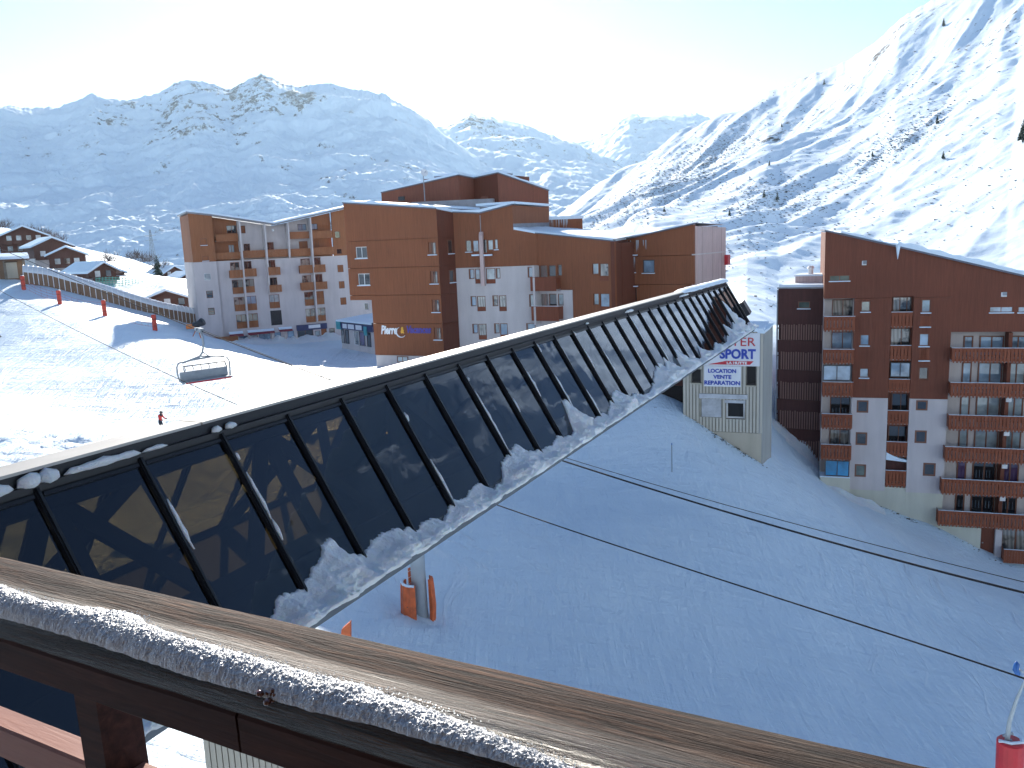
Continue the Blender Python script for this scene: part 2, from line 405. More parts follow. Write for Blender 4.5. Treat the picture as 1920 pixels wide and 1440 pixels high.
simple('needles', (.025, .045, .03), .9); simple('stone', (.24, .20, .16), .9); simple('net_green', (.12, .45, .35), .7, bump=0); simple('net_red', (.6, .12, .08), .7, bump=0)
pane_mat('glass_dark', (.02, .024, .03)); pane_mat('glass_sky', (.22, .32, .42), rough=.1); pane_mat('glass_curtain', (.04, .045, .05), curtain=(.42, .40, .36)); pane_mat('glass_pale', (.30, .36, .38), rough=.15)
pane_mat('glass_blue', (.02, .22, .42)); pane_mat('glass_violet', (.10, .06, .14)); pane_mat('glass_green', (.10, .13, .11))
m, t, b = mat('ice'); b.inputs['Base Color'].default_value = (.85, .9, .95, 1); b.inputs['Roughness'].default_value = .15; b.inputs['Transmission Weight'].default_value = .5
m, t, b = mat('clear_cover'); b.inputs['Base Color'].default_value = (.72, .75, .78, 1); b.inputs['Roughness'].default_value = .12; b.inputs['Specular IOR Level'].default_value = .9; b.inputs['Coat Weight'].default_value = 1
m, t, b = mat('lamp_warm'); b.inputs['Emission Color'].default_value = (1, .62, .2, 1); b.inputs['Emission Strength'].default_value = 1.6; b.inputs['Base Color'].default_value = (.8, .6, .3, 1)
# tinted bridge glazing: lets a little ochre light through, mirrors the rest
m, t, b = mat('tinted_glass'); t.n.remove(b)
tr = t.n.new('ShaderNodeBsdfTransparent'); tr.inputs[0].default_value = (.44, .41, .33, 1)
gl = t.n.new('ShaderNodeBsdfGlossy'); gl.inputs['Roughness'].default_value = .015; gl.inputs[0].default_value = (.72, .80, .95, 1)
fr = t.n.new('ShaderNodeFresnel'); fr.inputs['IOR'].default_value = 1.62
v = t.co(); nb = t.bump(t.noise(t.co((1, 1, .6)), .9, 2), .10, .06); t.l.new(nb, gl.inputs['Normal']); 
gq = t.n.new('ShaderNodeNewGeometry'); ff = t.math('MULTIPLY', fr.outputs[0], t.math('SUBTRACT', 1.0, gq.outputs['Backfacing'])); mx = t.n.new('ShaderNodeMixShader'); t.l.new(ff, mx.inputs[0]); t.l.new(tr.outputs[0], mx.inputs[1]); t.l.new(gl.outputs[0], mx.inputs[2])
t.l.new(mx.outputs[0], t.n['Material Output'].inputs[0])
# wet weathered handrail
m, t, b = mat('rail_wood')
v = t.co((1, 1, 1)); vl = t.co((1.2, 26, 26)); g = t.noise(vl, 6, 8, .72, .9); g2 = t.noise(t.co((.5, 9, 9)), 3, 5, .65, .5); g3 = t.noise(t.co((3, 60, 60)), 9, 4, .6)
c = t.ramp(g, [(.36, (.005, .002, .0015)), (.48, (.034, .012, .007)), (.58, (.09, .036, .018)), (.70, (.20, .09, .045))])
wear = t.ramp(t.noise(v, 3.2, 5, .6, .5), [(.50, 0.0), (.66, 1.0)])
c = t.mix(t.math('MULTIPLY', wear, .7), c, t.ramp(g, [(.36, (.012, .008, .006)), (.5, (.06, .044, .035)), (.66, (.15, .125, .10))]))
sepo = t.n.new('ShaderNodeSeparateXYZ'); t.l.new(t.co(), sepo.inputs[0])
wetm = t.math('ADD', sepo.outputs['Y'], t.math('MULTIPLY', t.math('SUBTRACT', g2, .5), .05))
wet = t.ramp(t.math('MULTIPLY', wetm, 5.0), [(.22, 0.0), (.36, 1.0)])
c = t.mix(t.math('MULTIPLY', wet, .85), c, t.mix(.5, c, (.008, .007, .008), 'MULTIPLY'))
t.l.new(c, b.inputs['Base Color']); t.l.new(t.ramp(wet, [(0.0, .8), (1.0, .24)]), b.inputs['Roughness'])
b.inputs['Specular IOR Level'].default_value = .3
hh = t.math('ADD', g, t.math('MULTIPLY', g3, .45)); hh = t.math('ADD', hh, t.math('MULTIPLY', g2, .7)); t.l.new(t.bump(hh, 1.0, .005), b.inputs['Normal'])
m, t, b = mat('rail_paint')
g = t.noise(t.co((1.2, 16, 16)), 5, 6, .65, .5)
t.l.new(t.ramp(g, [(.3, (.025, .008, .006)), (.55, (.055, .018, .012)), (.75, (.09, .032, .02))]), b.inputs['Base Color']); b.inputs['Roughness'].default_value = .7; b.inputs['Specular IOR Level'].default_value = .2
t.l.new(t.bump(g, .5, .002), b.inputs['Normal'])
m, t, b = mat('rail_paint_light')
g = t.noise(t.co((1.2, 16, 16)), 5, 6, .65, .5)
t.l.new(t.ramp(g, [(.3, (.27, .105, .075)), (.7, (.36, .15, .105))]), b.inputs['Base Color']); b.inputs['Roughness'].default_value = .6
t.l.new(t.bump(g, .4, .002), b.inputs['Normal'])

m, t, b = mat('seed'); b.inputs['Base Color'].default_value = (.16, .045, .02, 1); b.inputs['Roughness'].default_value = .12; b.inputs['Coat Weight'].default_value = 1

simple('twig_dark', (.06, .06, .065), .9, bump=0)

simple('own_wall', (.07, .058, .055), .9); simple('sheet_groove_shade', (.30, .28, .23), .8); simple('glass_void', (.012, .012, .014), .35, bump=0, spec=.3)

# ------------------------------------------------------------------ near terrain
CP = [  # pixel x, pixel y, distance
 (790, 1168, 36), (640, 1180, 33), (1300, 1200, 37.5), (1300, 1000, 47), (1700, 1200, 43), (1900, 1430, 33), (1500, 1350, 33), (1060, 900, 54), (1060, 1050, 42),
 (1280, 775, 60), (1240, 745, 62), (1340, 812, 59.5), (1450, 882, 58), (1500, 872, 66), (1545, 912, 71), (1660, 945, 69.5), (1700, 975, 68.5), (1765, 990, 67.5), (1840, 1037, 66.5), (1920, 1062, 66), (2100, 1130, 64), (1620, 1000, 56), (1800, 1110, 52),
 (300, 1400, 21), (100, 1500, 18), (500, 1300, 26), (1000, 1350, 29.5),
 (300, 808, 62), (100, 800, 60), (0, 860, 50), (-100, 800, 56), (450, 765, 60), (545, 737, 66), (600, 745, 62), (480, 688, 76), (430, 655, 86), (390, 640, 93), (340, 628, 99), (290, 621, 98), (197, 592, 104), (112, 571, 109), (45, 542, 113), (-60, 520, 118),
 (0, 620, 94), (-150, 640, 92), (150, 680, 80), (300, 690, 76), (0, 710, 74),
 (450, 690, 92), (560, 700, 90), (640, 700, 86), (500, 650, 118), (430, 646, 124), (620, 640, 128), (700, 660, 108), (705, 690, 84), (820, 690, 80), (900, 690, 80), (1150, 690, 76), (1300, 690, 76), (1380, 650, 85),
 (60, 520, 122), (200, 560, 128), (350, 598, 128), (0, 523, 118), (-100, 500, 125),
 (120, 500, 190), (250, 512, 190), (360, 530, 215), (20, 468, 200), (-60, 440, 210), (170, 525, 165), (60, 446, 250), (200, 475, 245), (0, 425, 270), (150, 484, 286), (250, 502, 286), (350, 522, 284), (60, 452, 288), (-80, 420, 286), (100, 470, 240), (300, 510, 245), (340, 530, 160), (280, 560, 150),
]
pts = np.array([tuple(at(*c)) for c in CP])
extra = np.array([(x, y, z) for x, y, z in [(0, 120, -15), (0, 160, -17), (0, 200, -20), (40, 100, -15), (60, 110, -16), (-20, 160, -15), (-40, 200, -14), (30, 160, -20), (80, 90, -26), (100, 60, -30), (90, 140, -22), (-20, 260, -20), (60, 260, -30), (120, 200, -20),
  (-60, 40, -13), (-90, 60, -12), (-120, 100, -9), (-150, 150, -7), (-40, 10, -14), (0, 8, -15.5), (50, 20, -25), (0, -20, -16), (60, -20, -28), (-60, -20, -14), (-190, 250, 4), (-190, 200, -2)]])
pts = np.concatenate([pts, extra])
def tps(r2): return np.where(r2 > 0, r2 * np.log(np.maximum(r2, 1e-9)) * .5, 0)
_X = pts[:, :2] / 50
_K = tps(((_X[:, None] - _X[None]) ** 2).sum(-1)) + np.eye(len(_X)) * .004
_P = np.c_[np.ones(len(_X)), _X]
_A = np.block([[_K, _P], [_P.T, np.zeros((3, 3))]])
_S = np.linalg.solve(_A, np.r_[pts[:, 2], np.zeros(3)])
def ground(x, y):
    x = np.atleast_1d(np.asarray(x, float)) / 50; y = np.atleast_1d(np.asarray(y, float)) / 50
    out = _S[-3] + _S[-2] * x + _S[-1] * y
    for i in range(len(_X)): out = out + _S[i] * tps((x - _X[i, 0]) ** 2 + (y - _X[i, 1]) ** 2)
    return out
def gz(x, y): return float(ground(x, y)[0])
def on_ground(px, py, Y0=20, Y1=260):
    """where the pixel's ray first meets the snow"""
    Ys = np.linspace(Y0, Y1, 1200); r = ray(px, py); h = ground(r.x * Ys, Ys); k = np.argmax(h >= r.z * Ys)
    return Vector((r.x * Ys[k], Ys[k], float(h[k])))
def axis(segs):
    out = [segs[0][0]]
    for a, b, s in segs: n = max(1, int(round((b - a) / s))); out += list(np.linspace(a, b, n + 1)[1:])
    return np.array(out)
gx = axis([(-220, -80, 4), (-80, 70, .6), (70, 130, 3)]); gy = axis([(-40, 8, 5), (8, 75, .5), (75, 130, .8), (130, 290, 3)])
GX, GY = np.meshgrid(gx, gy)
GZ = ground(GX.ravel(), GY.ravel()).reshape(GX.shape)
GZ = GZ + .22 * fbm(GX * .12, GY * .12, 4) + .07 * fbm(GX * .9, GY * .4, 4) + .05 * fbm(GX * 1.6 + GY, GY * .35, 3, ridged=True) + .10 * fbm((GX + GY) * .5, (GY - GX) * .05 + 4, 3, .5, ridged=True)
# soft piled snow banks: shaded plaza and left foreground churned up
def blob(cx, cy, rx, ry): return np.exp(-(((GX - cx) / rx) ** 2 + ((GY - cy) / ry) ** 2))
pb = at(790, 1168, 36)
GZ += (.35 * blob(pb.x - .5, pb.y - 1.2, 2.6, 2.0)) * (1 + .9 * fbm(GX * 1.1, GY * 1.1, 4))
q = at(60, 840, 52); GZ += .9 * blob(q.x, q.y, 9, 7) * (fbm(GX * .28, GY * .5, 5, .6, ridged=True))
q = at(560, 690, 95); GZ += .3 * blob(q.x, q.y, 9, 7) * (.5 + fbm(GX * .2, GY * .2, 4))
snow = grid_mesh('snow_ground', np.stack([GX, GY, GZ], -1), 'snow_piste'); snow['kind'] = 'structure'

# ------------------------------------------------------------------ mountains
def skyline(pts):
    az = []; el = []
    for x, y in pts:
        r = ray(x, y); az.append(math.atan2(r.x, 1)); el.append(r.z / math.hypot(r.x, 1))
    return np.array(az), np.array(el)
def mountain(name, az, el, Rf, r0f, e0, nA, nR, m, noise, fine=0.0, over=.35, seed=0, pw=1.0, az_n=None, dens=None):
    A = np.linspace(az[0], az[-1], nA); E = np.interp(A, az, el)
    FN = fine * (np.abs(fbm(A * 42 + seed, A * 0 + seed, 5, .6)) * 2 - .35)
    t = np.concatenate([np.linspace(0, 1, nR) ** 1.15, 1 + np.linspace(0, over, 24)[1:]])
    T, AA = np.meshgrid(t, A, indexing='ij'); EE = np.broadcast_to(E, T.shape)
    Rr = Rf(AA); r0 = r0f(AA); r = r0 + (Rr - r0) * T
    EE = EE + FN[None] * np.clip(T, 0, 1) ** 14; e = e0(AA) + (EE - e0(AA)) * np.clip(T, 0, 1) ** pw
    z = r * e
    X = np.sin(AA) * r; Y = np.cos(AA) * r
    win = (.12 + .88 * smooth01((1 - T) * 9)) * (T <= 1) * smooth01(T * 12) 
    z = z + noise(X, Y, T) * win
    zr = Rr * EE; z = np.where(T > 1, zr - (r - Rr) * .9, z)
    o = grid_mesh(name, np.stack([X, Y, z], -1), m); o['kind'] = 'structure'
    return dict(A=A, r=r, z=z, X=X, Y=Y, T=T, o=o)
S1 = [(-500, 170), (-250, 225), (0, 200), (60, 205), (110, 203), (150, 190), (175, 182), (190, 190), (230, 192), (300, 175), (325, 158), (350, 150), (375, 153), (400, 158), (432, 168), (465, 150), (490, 140), (510, 145), (525, 156), (545, 160), (562, 165), (580, 160), (620, 156), (660, 166), (680, 170), (720, 177), (760, 197), (800, 222), (830, 250), (900, 300), (1000, 370), (1080, 430)]
az, el = skyline(S1)
def n1(X, Y, T):
    u = X * .92 + Y * .39; v = -X * .39 + Y * .92
    warp = 120 * fbm(X / 500, Y / 500, 3)
    return 54 * fbm((u + warp) / 600, (v + warp) / 240, 7, .54, ridged=True) + 11 * fbm(X / 90, Y / 60, 4, .55, ridged=True) + 40 * fbm(X / 900 + 5, Y / 900, 3)
mt_left = mountain('mountain_left', az, el, lambda a: 3000 + 150 * np.sin(a * 9), lambda a: 1250 + 60 * np.sin(a * 5), lambda a: -.035 + 0 * a, 1000, 380, 'mountain_far', n1, fine=.0026, pw=.92)
S2 = [(700, 300), (790, 240), (835, 236), (860, 222), (880, 213), (905, 219), (930, 225), (965, 229), (1000, 240), (1030, 252), (1060, 264), (1080, 268), (1110, 285), (1160, 310), (1220, 340), (1300, 420)]
az, el = skyline(S2)
def n2(X, Y, T):
    u = X * .8 - Y * .6; v = X * .6 + Y * .8
    return 55 * fbm(u / 500 + 3, v / 800, 6, .55, ridged=True) + 14 * fbm(X / 120, Y / 120, 5, .6)
mt_mid = mountain('mountain_middle', az, el, lambda a: 4100 + 0 * a, lambda a: 1500 + 0 * a, lambda a: -.01 + 0 * a, 300, 220, 'mountain_mid', n2, fine=.002, seed=4, pw=.85)
S3 = [(1030, 300), (1085, 268), (1110, 262), (1140, 245), (1160, 225), (1180, 215), (1200, 219), (1230, 217), (1262, 216), (1300, 213), (1325, 219), (1345, 231), (1400, 262), (1480, 330)]
az, el = skyline(S3)
mt_far = mountain('mountain_back', az, el, lambda a: 5600 + 0 * a, lambda a: 3600 + 0 * a, lambda a: .03 + 0 * a, 220, 140, 'mountain_far', n2, fine=.0025, seed=9, pw=.8)
S4 = [(1000, 470), (1050, 425), (1080, 402), (1105, 385), (1130, 365), (1155, 348), (1180, 328), (1210, 309), (1240, 288), (1262, 274), (1290, 262), (1320, 246), (1345, 234), (1370, 217), (1400, 201), (1420, 185), (1440, 172), (1462, 168), (1480, 160), (1500, 148), (1530, 138), (1560, 128), (1600, 108), (1640, 80), (1665, 60), (1685, 40), (1720, 20), (1760, -2), (1850, -50), (1920, -90)]
az, el = skyline(S4)
az = np.r_[az, [R(40), R(50), R(62), R(75), R(95), R(120)]]; el = np.r_[el, [.43, .44, .42, .36, .30, .28]]
def n4(X, Y, T):
    c = R(118)                                  # fall line of the spurs
    u = X * math.cos(R(38)) + Y * math.sin(R(38)); v = -X * math.sin(R(38)) + Y * math.cos(R(38))
    wq = 45 * fbm(X / 260, Y / 260, 3); amp = smooth01((np.hypot(X, Y) - 130) / 350)
    s = 30 * fbm((v + wq) / 150, (u + wq * .6) / 620 + 2, 3, .42, ridged=True) * (.25 + .75 * amp)
    s = s + 4 * fbm((v + wq) / 50 + 8, u / 200, 3, .45, ridged=True) * (.3 + .7 * amp) + 1.2 * fbm(X / 18, Y / 14, 4, .55) * (.3 + .7 * amp) + 26 * amp * fbm(X / 420 + 3, Y / 420, 3)
    return s
def R4(a): return np.interp(a, [R(0), R(12), R(20), R(30), R(45), R(120)], [1650, 1350, 1100, 850, 750, 800])
def r04(a): return np.interp(a, [R(0), R(5), R(10), R(14), R(16), R(120)], [700, 560, 330, 180, 125, 105])
def e04(a): return np.interp(a, [R(0), R(5), R(10), R(14), R(18), R(30), R(120)], [-.02, -.03, -.06, -.12, -.17, -.26, -.30])
mt_right = mountain('mountain_right', az, el, R4, r04, e04, 1150, 420, 'hillside', n4, fine=.0022, seed=2, pw=.62)
def on_mountain(M, px, py):
    r = ray(px, py); a = math.atan2(r.x, 1); e = r.z / math.hypot(r.x, 1)
    j = int(np.argmin(np.abs(M['A'] - a))); col = M['z'][:, j] / M['r'][:, j]; k = int(np.argmax(col >= e))
    return Vector((M['X'][k, j], M['Y'][k, j], M['z'][k, j]))
# snowfield and slopes behind the viewer, so that windows have something to mirror
A = np.linspace(R(120), R(325), 160); rr = np.linspace(60, 900, 60)
RR, AA = np.meshgrid(rr, A, indexing='ij'); X = np.sin(AA) * RR; Y = np.cos(AA) * RR
Z = -22 + (RR - 60) * .36 + 22 * fbm(X / 200, Y / 200, 5, ridged=True) * smooth01((RR - 60) / 200)
o = grid_mesh('mountain_behind', np.stack([X, Y, Z], -1), 'hillside'); o['kind'] = 'structure'
# valley floor sheet out to the horizon
xs = np.linspace(-9000, 9000, 60)
X, Y = np.meshgrid(xs, np.linspace(-2000, 9000, 40)); 
gr = grid_mesh('valley_floor', np.stack([X, Y, X * 0 - 75.0], -1), 'snow'); gr['kind'] = 'structure'

# ------------------------------------------------------------------ apartment block on the left (butterfly roof)
def holes_of(F, rects, d=0): return [F.rect(r, d) for r in rects]
def q1(x0, y0, x1, y1): a = c1(x0, y0); b = c1(x1, y1); return a[0], a[1], b[0], b[1]
def q2(x0, y0, x1, y1): a = c2(x0, y0); b = c2(x1, y1); return a[0], a[1], b[0], b[1]
def q3(x0, y0, x1, y1): a = c3(x0, y0); b = c3(x1, y1); return a[0], a[1], b[0], b[1]
def q4(x0, y0, x1, y1): a = c4(x0, y0); b = c4(x1, y1); return a[0], a[1], b[0], b[1]
def q5(x0, y0, x1, y1): a = c5(x0, y0); b = c5(x1, y1); return a[0], a[1], b[0], b[1]
def q6(x0, y0, x1, y1): a = c6(x0, y0); b = c6(x1, y1); return a[0], a[1], b[0], b[1]
def solid(F, u0, u1, z0, z1, depth, name, m, parent, d=-.35):
    mb = MB(); F.box(mb, u0, u1, z0, z1, d - depth, d); return mb.build(name, m, parent)
def roof_strip(F, line, d0, d1, th, name, m, parent, lift=0.0, noise=0.0, seg=1):
    """sheet of thickness th following a roofline [(u,z)...], from depth d0 to d1"""
    pts = []
    for i in range(len(line) - 1):
        (a, b), (c, d) = line[i], line[i + 1]; n = max(1, int(abs(c - a) / seg)) if noise else 1
        for k in range(n): pts.append((a + (c - a) * k / n, b + (d - b) * k / n))
    pts.append(line[-1]); mb = MB()
    P = []
    for (u, z) in pts:
        nz = noise * (random.random() - .4); P.append((u, z + lift, nz))
    n = len(P); vs = []
    for (u, z, nz) in P:
        vs += [F.w(u, z, d0), F.w(u, z, d1), F.w(u, z + th + nz, d1 + (-.04 if noise else 0)), F.w(u, z + th + nz * .5, d0)]
    fs = []
    for i in range(n - 1):
        a = i * 4; b = a + 4
        for j in range(4): fs.append((a + j, a + (j + 1) % 4, b + (j + 1) % 4, b + j))
    fs.append((0, 1, 2, 3)); fs.append(tuple(n * 4 - 4 + j for j in (3, 2, 1, 0)))
    mb.add(vs, fs); return mb.build(name, m, parent)
def icicles(F, u0, u1, z, d, n, L, parent):
    mb = MB()
    for i in range(n):
        u = random.uniform(u0, u1); l = L * random.uniform(.3, 1); mb.tube([F.w(u, z, d), F.w(u, z - l * .5, d), F.w(u, z - l, d)], [.035, .022, .004], 5)
    o = mb.build('icicles', 'ice', parent); o['kind'] = 'stuff'; return o
def parapet(F, r, parent, m, boards=True, depth=.9, d=0.0, teeth=False, top='snow', sides=True, name='balcony', gap=.045, bw=.19, slab='stucco_white', slabz=.14):
    """balcony front of upright boards hung on a slab; r=(u0,u1,z0,z1)"""
    u0, u1, z0, z1 = r; s = MB(); F.box(s, u0, u1, z0 + .02, z0 + .02 + slabz, d, d + depth - .04)
    o = s.build(name, slab, parent); p = MB()
    n = max(1, int((u1 - u0) / (bw + gap))); st = (u1 - u0) / n
    for i in range(n):
        a = u0 + st * i + gap * .5; b = u0 + st * (i + 1) - gap * .5
        if teeth:
            F.box(p, a, b, z0 + .06, z1, d + depth, d + depth + .03); F.box(p, a + .05, b - .05, z0 - .06, z0 + .06, d + depth, d + depth + .028)
        else: F.box(p, a, b, z0, z1, d + depth, d + depth + .03)
    if teeth:      # solid backing strips top and bottom leave the slots open in the middle
        F.box(p, u0, u1, z1 - .28, z1 - .02, d + depth - .03, d + depth - .002); F.box(p, u0, u1, z0 + .08, z0 + .30, d + depth - .03, d + depth - .002)
        if gap < .04: F.box(p, u0, u1, z0 + .30, z1 - .28, d + depth - .03, d + depth - .002)
    if sides:
        for uu in (u0, u1 - .03): F.box(p, uu, uu + .03, z0, z1, d, d + depth - .032)
    b = p.build('boards', m, o); b['kind'] = 'stuff'
    t = MB(); F.box(t, u0 - .02, u1 + .02, z1, z1 + .05, d + depth - .05, d + depth + .05)
    if top == 'snow':
        t.build('top_rail', m, o); t = MB(); F.box(t, u0, u1, z1 + .05, z1 + .085, d + depth - .04, d + depth + .04); t.build('rail_snow', 'snow', o)
    else: t.build('top_rail', m, o)
    return o

FA = pxfac(365, 124, 700, 136.6)
blA = thing('apartment_block', 'pale pink block with brown top storeys and a V-shaped roof, behind the chairlift', 'apartment building', FA.w(0, -14, 0))
def A(x, y, d=0): return FA.uz(c1(x, y), d)
zb = -17.0
uL = A(112, 692)[0]; uB = A(300, 1000)[0]; uM = A(1105, 900)[0]; uR = A(1350, 900)[0]
zwb = A(190, 688)[1]; zmb = A(700, 665)[1]
rl = [(uL - .3, A(90, 360)[1]), (uB, A(245, 378)[1]), (A(655, 440)[0], A(655, 440)[1]), (A(1160, 325)[0], A(1160, 325)[1]), (uR, A(1290, 290)[1])]
def roofz(line, u):
    for (a, b), (c, d) in zip(line, line[1:]):
        if a <= u <= c: return b + (d - b) * (u - a) / (c - a)
    return line[-1][1]
wA = dict(
 left=[(165, 530, 208, 575), (178, 648, 220, 690), (190, 765, 237, 812), (205, 882, 250, 932), (218, 998, 262, 1045)],
 right=[(1090, 708, 1130, 757), (1100, 818, 1138, 867), (1110, 928, 1150, 977)])
# left bay stands 0.5 m proud
hb = [FA.rect(q1(*r), .5) for r in wA['left'][2:]]; ht = [FA.rect(q1(*r), .5) for r in wA['left'][:2]]
ht[1] = (ht[1][0], ht[1][1], max(ht[1][2], zwb + .15), ht[1][3])
wall(FA, [(uL, zb), (uB, zb), (uB, zwb), (uL, zwb)], hb, 'wall', 'stucco_pink', blA, d=.5)
wall(FA, [(uL, zwb + .02), (uB, zwb + .02), (uB, roofz(rl, uB)), (uL, roofz(rl, uL))], ht, 'cladding', 'clad_a', blA, d=.52)
for r, g in zip(ht + hb, ['glass_sky', 'glass_sky', 'glass_pale', 'glass_dark', 'glass_dark']):
    window(FA, r, 'frame_white' if g == 'glass_pale' else 'frame_brown', g, blA, d=.38, sill='snow' if g == 'glass_sky' else None, hbar=.5 if g == 'glass_dark' else False)
solid(FA, uL + .02, uR, zb, zwb, 10.0, 'end_wall', 'stucco_pink', blA, d=-.4); 
mb = MB(); mb.prism([FA.w(uL + .02, zwb, .4), FA.w(uB, zwb, .4), FA.w(uB, roofz(rl, uB) - .1, .4), FA.w(uL + .02, roofz(rl, uL) - .1, .4)], -FA.N * 10.6); mb.build('end_cladding', 'clad_a', blA)
# main wall with French windows
door = [(368, 690, 430, 790), (458, 683, 512, 780), (620, 675, 672, 768), (842, 665, 905, 760), (930, 657, 978, 750),
        (380, 808, 455, 903), (465, 803, 530, 895), (630, 793, 685, 885), (853, 778, 915, 872), (940, 770, 990, 865),
        (393, 925, 468, 1020), (470, 918, 545, 1015), (630, 908, 700, 1000), (868, 890, 930, 983), (938, 885, 1000, 975),
        (408, 1043, 480, 1137), (487, 1035, 555, 1130), (640, 1015, 715, 1115), (877, 1003, 942, 1095), (947, 997, 1010, 1087)]
hd = [FA.rect(q1(*r)) for r in door]
# keep stacked openings apart by a hair
wr = [FA.rect(q1(*r)) for r in wA['right']]; small = FA.rect(q1(1272, 965, 1300, 1012))
gf = [(500, 1180, 555, 1250), (562, 1172, 640, 1256), (668, 1163, 712, 1250), (755, 1153, 800, 1247), (425, 1187, 485, 1243), (822, 1148, 930, 1242), (938, 1152, 975, 1190), (980, 1137, 1018, 1190), (1035, 1135, 1073, 1183)]
gfr = [FA.rect(q1(*r)) for r in gf]
uR_low = uR
wall(FA, [(uB + .0, zb), (uR, zb), (uR, zmb), (uB + .0, zmb)], hd + wr + [small] + gfr, 'wall', 'stucco_pink', blA)
glA = ['glass_curtain', 'glass_dark', 'glass_dark', 'glass_curtain', 'glass_dark', 'glass_curtain', 'glass_curtain', 'glass_dark', 'glass_curtain', 'glass_dark', 'glass_curtain', 'glass_sky', 'glass_pale', 'glass_dark', 'clad_a', 'glass_dark', 'glass_dark', None, 'glass_curtain', 'glass_curtain']
for r, g, src in zip(hd, glA, door):
    if g is None:
        mb = MB(); n = 12
        for i in range(n): z = r[2] + (r[3] - r[2]) * (i + .5) / n; FA.box(mb, r[0], r[1], z - .05, z + .05, -.12, -.06)
        FA.box(mb, r[0], r[1], r[2], r[3], -.18, -.15); mb.build('vent_louvre', 'metal_dark', blA); continue
    window(FA, r, 'frame_brown', g, blA, bars=2, d=-.08)
for (x0, y0, x1, y1) in [(365, 745, 452, 797), (462, 735, 545, 787), (625, 725, 705, 777), (838, 712, 922, 764), (930, 708, 1010, 758), (635, 845, 715, 892), (848, 828, 930, 880), (945, 823, 1022, 873)]:
    r = FA.rect(q1(x0, y0, x1, y1), .9); parapet(FA, r, blA, 'balcony_a', depth=.9, top='plain', gap=.02, bw=.16, slabz=.1)
for (x0, y0, x1, y1) in [(385, 862, 455, 903), (470, 855, 532, 895), (400, 978, 468, 1020), (475, 972, 547, 1015), (634, 960, 700, 1000), (872, 943, 932, 983), (940, 938, 1000, 975), (412, 1095, 482, 1137), (490, 1088, 556, 1130), (880, 1057, 943, 1095), (950, 1050, 1012, 1087)]:
    r = FA.rect(q1(x0, y0, x1, y1), .1); parapet(FA, r, blA, 'balcony_a', depth=.10, top='plain', gap=.02, bw=.16, slabz=.05, sides=False, name='window_guard')
for r in wr: window(FA, r, 'frame_brown', 'clad_a', blA, d=-.03, bars=2)
window(FA, small, 'frame_white', 'glass_dark', blA)
for r, g in zip(gfr, ['glass_pale', 'glass_sky', 'glass_sky', 'glass_sky', 'door_blue', 'glass_dark', 'glass_pale', 'clad_a', 'glass_dark']): window(FA, r, 'frame_brown' if g != 'glass_sky' else 'door_blue', g, blA, bars=2 if r[1] - r[0] > 1.6 else 1)
for (x0, y0, x1, y1) in [(360, 1165, 455, 1190), (485, 1150, 665, 1174), (695, 1134, 785, 1156)]:
    r = FA.rect(q1(x0, y0, x1, y1), .4); mb = MB(); P = [FA.w(r[0], r[3], 0.01), FA.w(r[1], r[3], 0.01), FA.w(r[1], r[2], .75), FA.w(r[0], r[2], .75)]
    mb.prism(P, Vector((0, 0, .06))); mb.build('awning', 'awning_red', blA); s = MB(); s.prism([p + Vector((0, 0, .065)) for p in P[:2]] + [FA.w(r[1], (r[2] + r[3]) / 2 + .065, .38), FA.w(r[0], (r[2] + r[3]) / 2 + .065, .38)], Vector((0, 0, .08))); s.build('awning_snow', 'snow', blA)
r = FA.rect(q1(815, 1108, 1020, 1146), .2); mb = MB(); FA.box(mb, *r, .01, .25); mb.build('shop_fascia', 'shop_navy', blA)
r = FA.rect(q1(895, 1112, 975, 1134), .3); mb = MB(); FA.box(mb, *r, .26, .29); mb.build('shop_lettering_panel', 'sign_white', blA)
r = FA.rect(q1(190, 1195, 420, 1243), .8); mb = MB(); FA.box(mb, r[0], r[1], r[2] - 2, r[3], .53, .9); mb.build('plinth_cladding', 'clad_a', blA)
for x in (492, 650, 738, 812): 
    u = A(x, 1200)[0]; mb = MB(); FA.box(mb, u - .14, u + .14, zb, A(x, 1178)[1], .02, .35); mb.build('pillar', 'stucco_white', blA)
# top storeys
uF = [A(428, 560)[0], A(598, 560)[0], A(755, 560)[0], A(912, 560)[0]]
tl = [(uB, zmb)] + [(uM + (uR - uM), zmb)]
top = [(340, 440, 410, 495), (430, 443, 468, 495), (820, 432, 880, 475), (910, 430, 955, 470), (355, 572, 395, 630), (458, 565, 500, 615), (608, 555, 660, 605), (830, 548, 890, 600), (922, 545, 965, 590)]
tr_ = [FA.rect(q1(*r)) for r in top]
tr_[4] = (tr_[4][0], tr_[4][1], tr_[4][2] + .1, tr_[4][3])
def seg_wall(u0, u1, m, hol, z0=zmb + .02):
    ln = [(u0, z0), (u1, z0), (u1, roofz(rl, u1) - .1)] + [(u, z - .1) for u, z in reversed(rl) if u0 < u < u1] + [(u0, roofz(rl, u0) - .1)]
    wall(FA, ln, [h for h in hol if u0 < (h[0] + h[1]) / 2 < u1], 'upper_wall', m, blA, d=-.9, thick=.3)
tz = [tuple(v) for v in [FA.rect(q1(*r), -.9) for r in top]]
seg_wall(uB, uF[0], 'clad_a', tz); seg_wall(uF[0], uF[1], 'stucco_white', tz); seg_wall(uF[1], uF[2], 'stucco_white', tz); seg_wall(uF[2], uF[3], 'stucco_white', tz); 
uS = A(1062, 560)[0]; seg_wall(uF[3], uS, 'clad_a', tz)
for r, g in zip(tz, ['glass_dark', 'clad_a', 'glass_sky', 'glass_sky', 'glass_pale', 'glass_dark', 'glass_dark', 'clad_a', 'clad_a']): window(FA, r, 'frame_brown' if g != 'glass_sky' else 'frame_dark', g, blA, d=-1.0, bars=2)
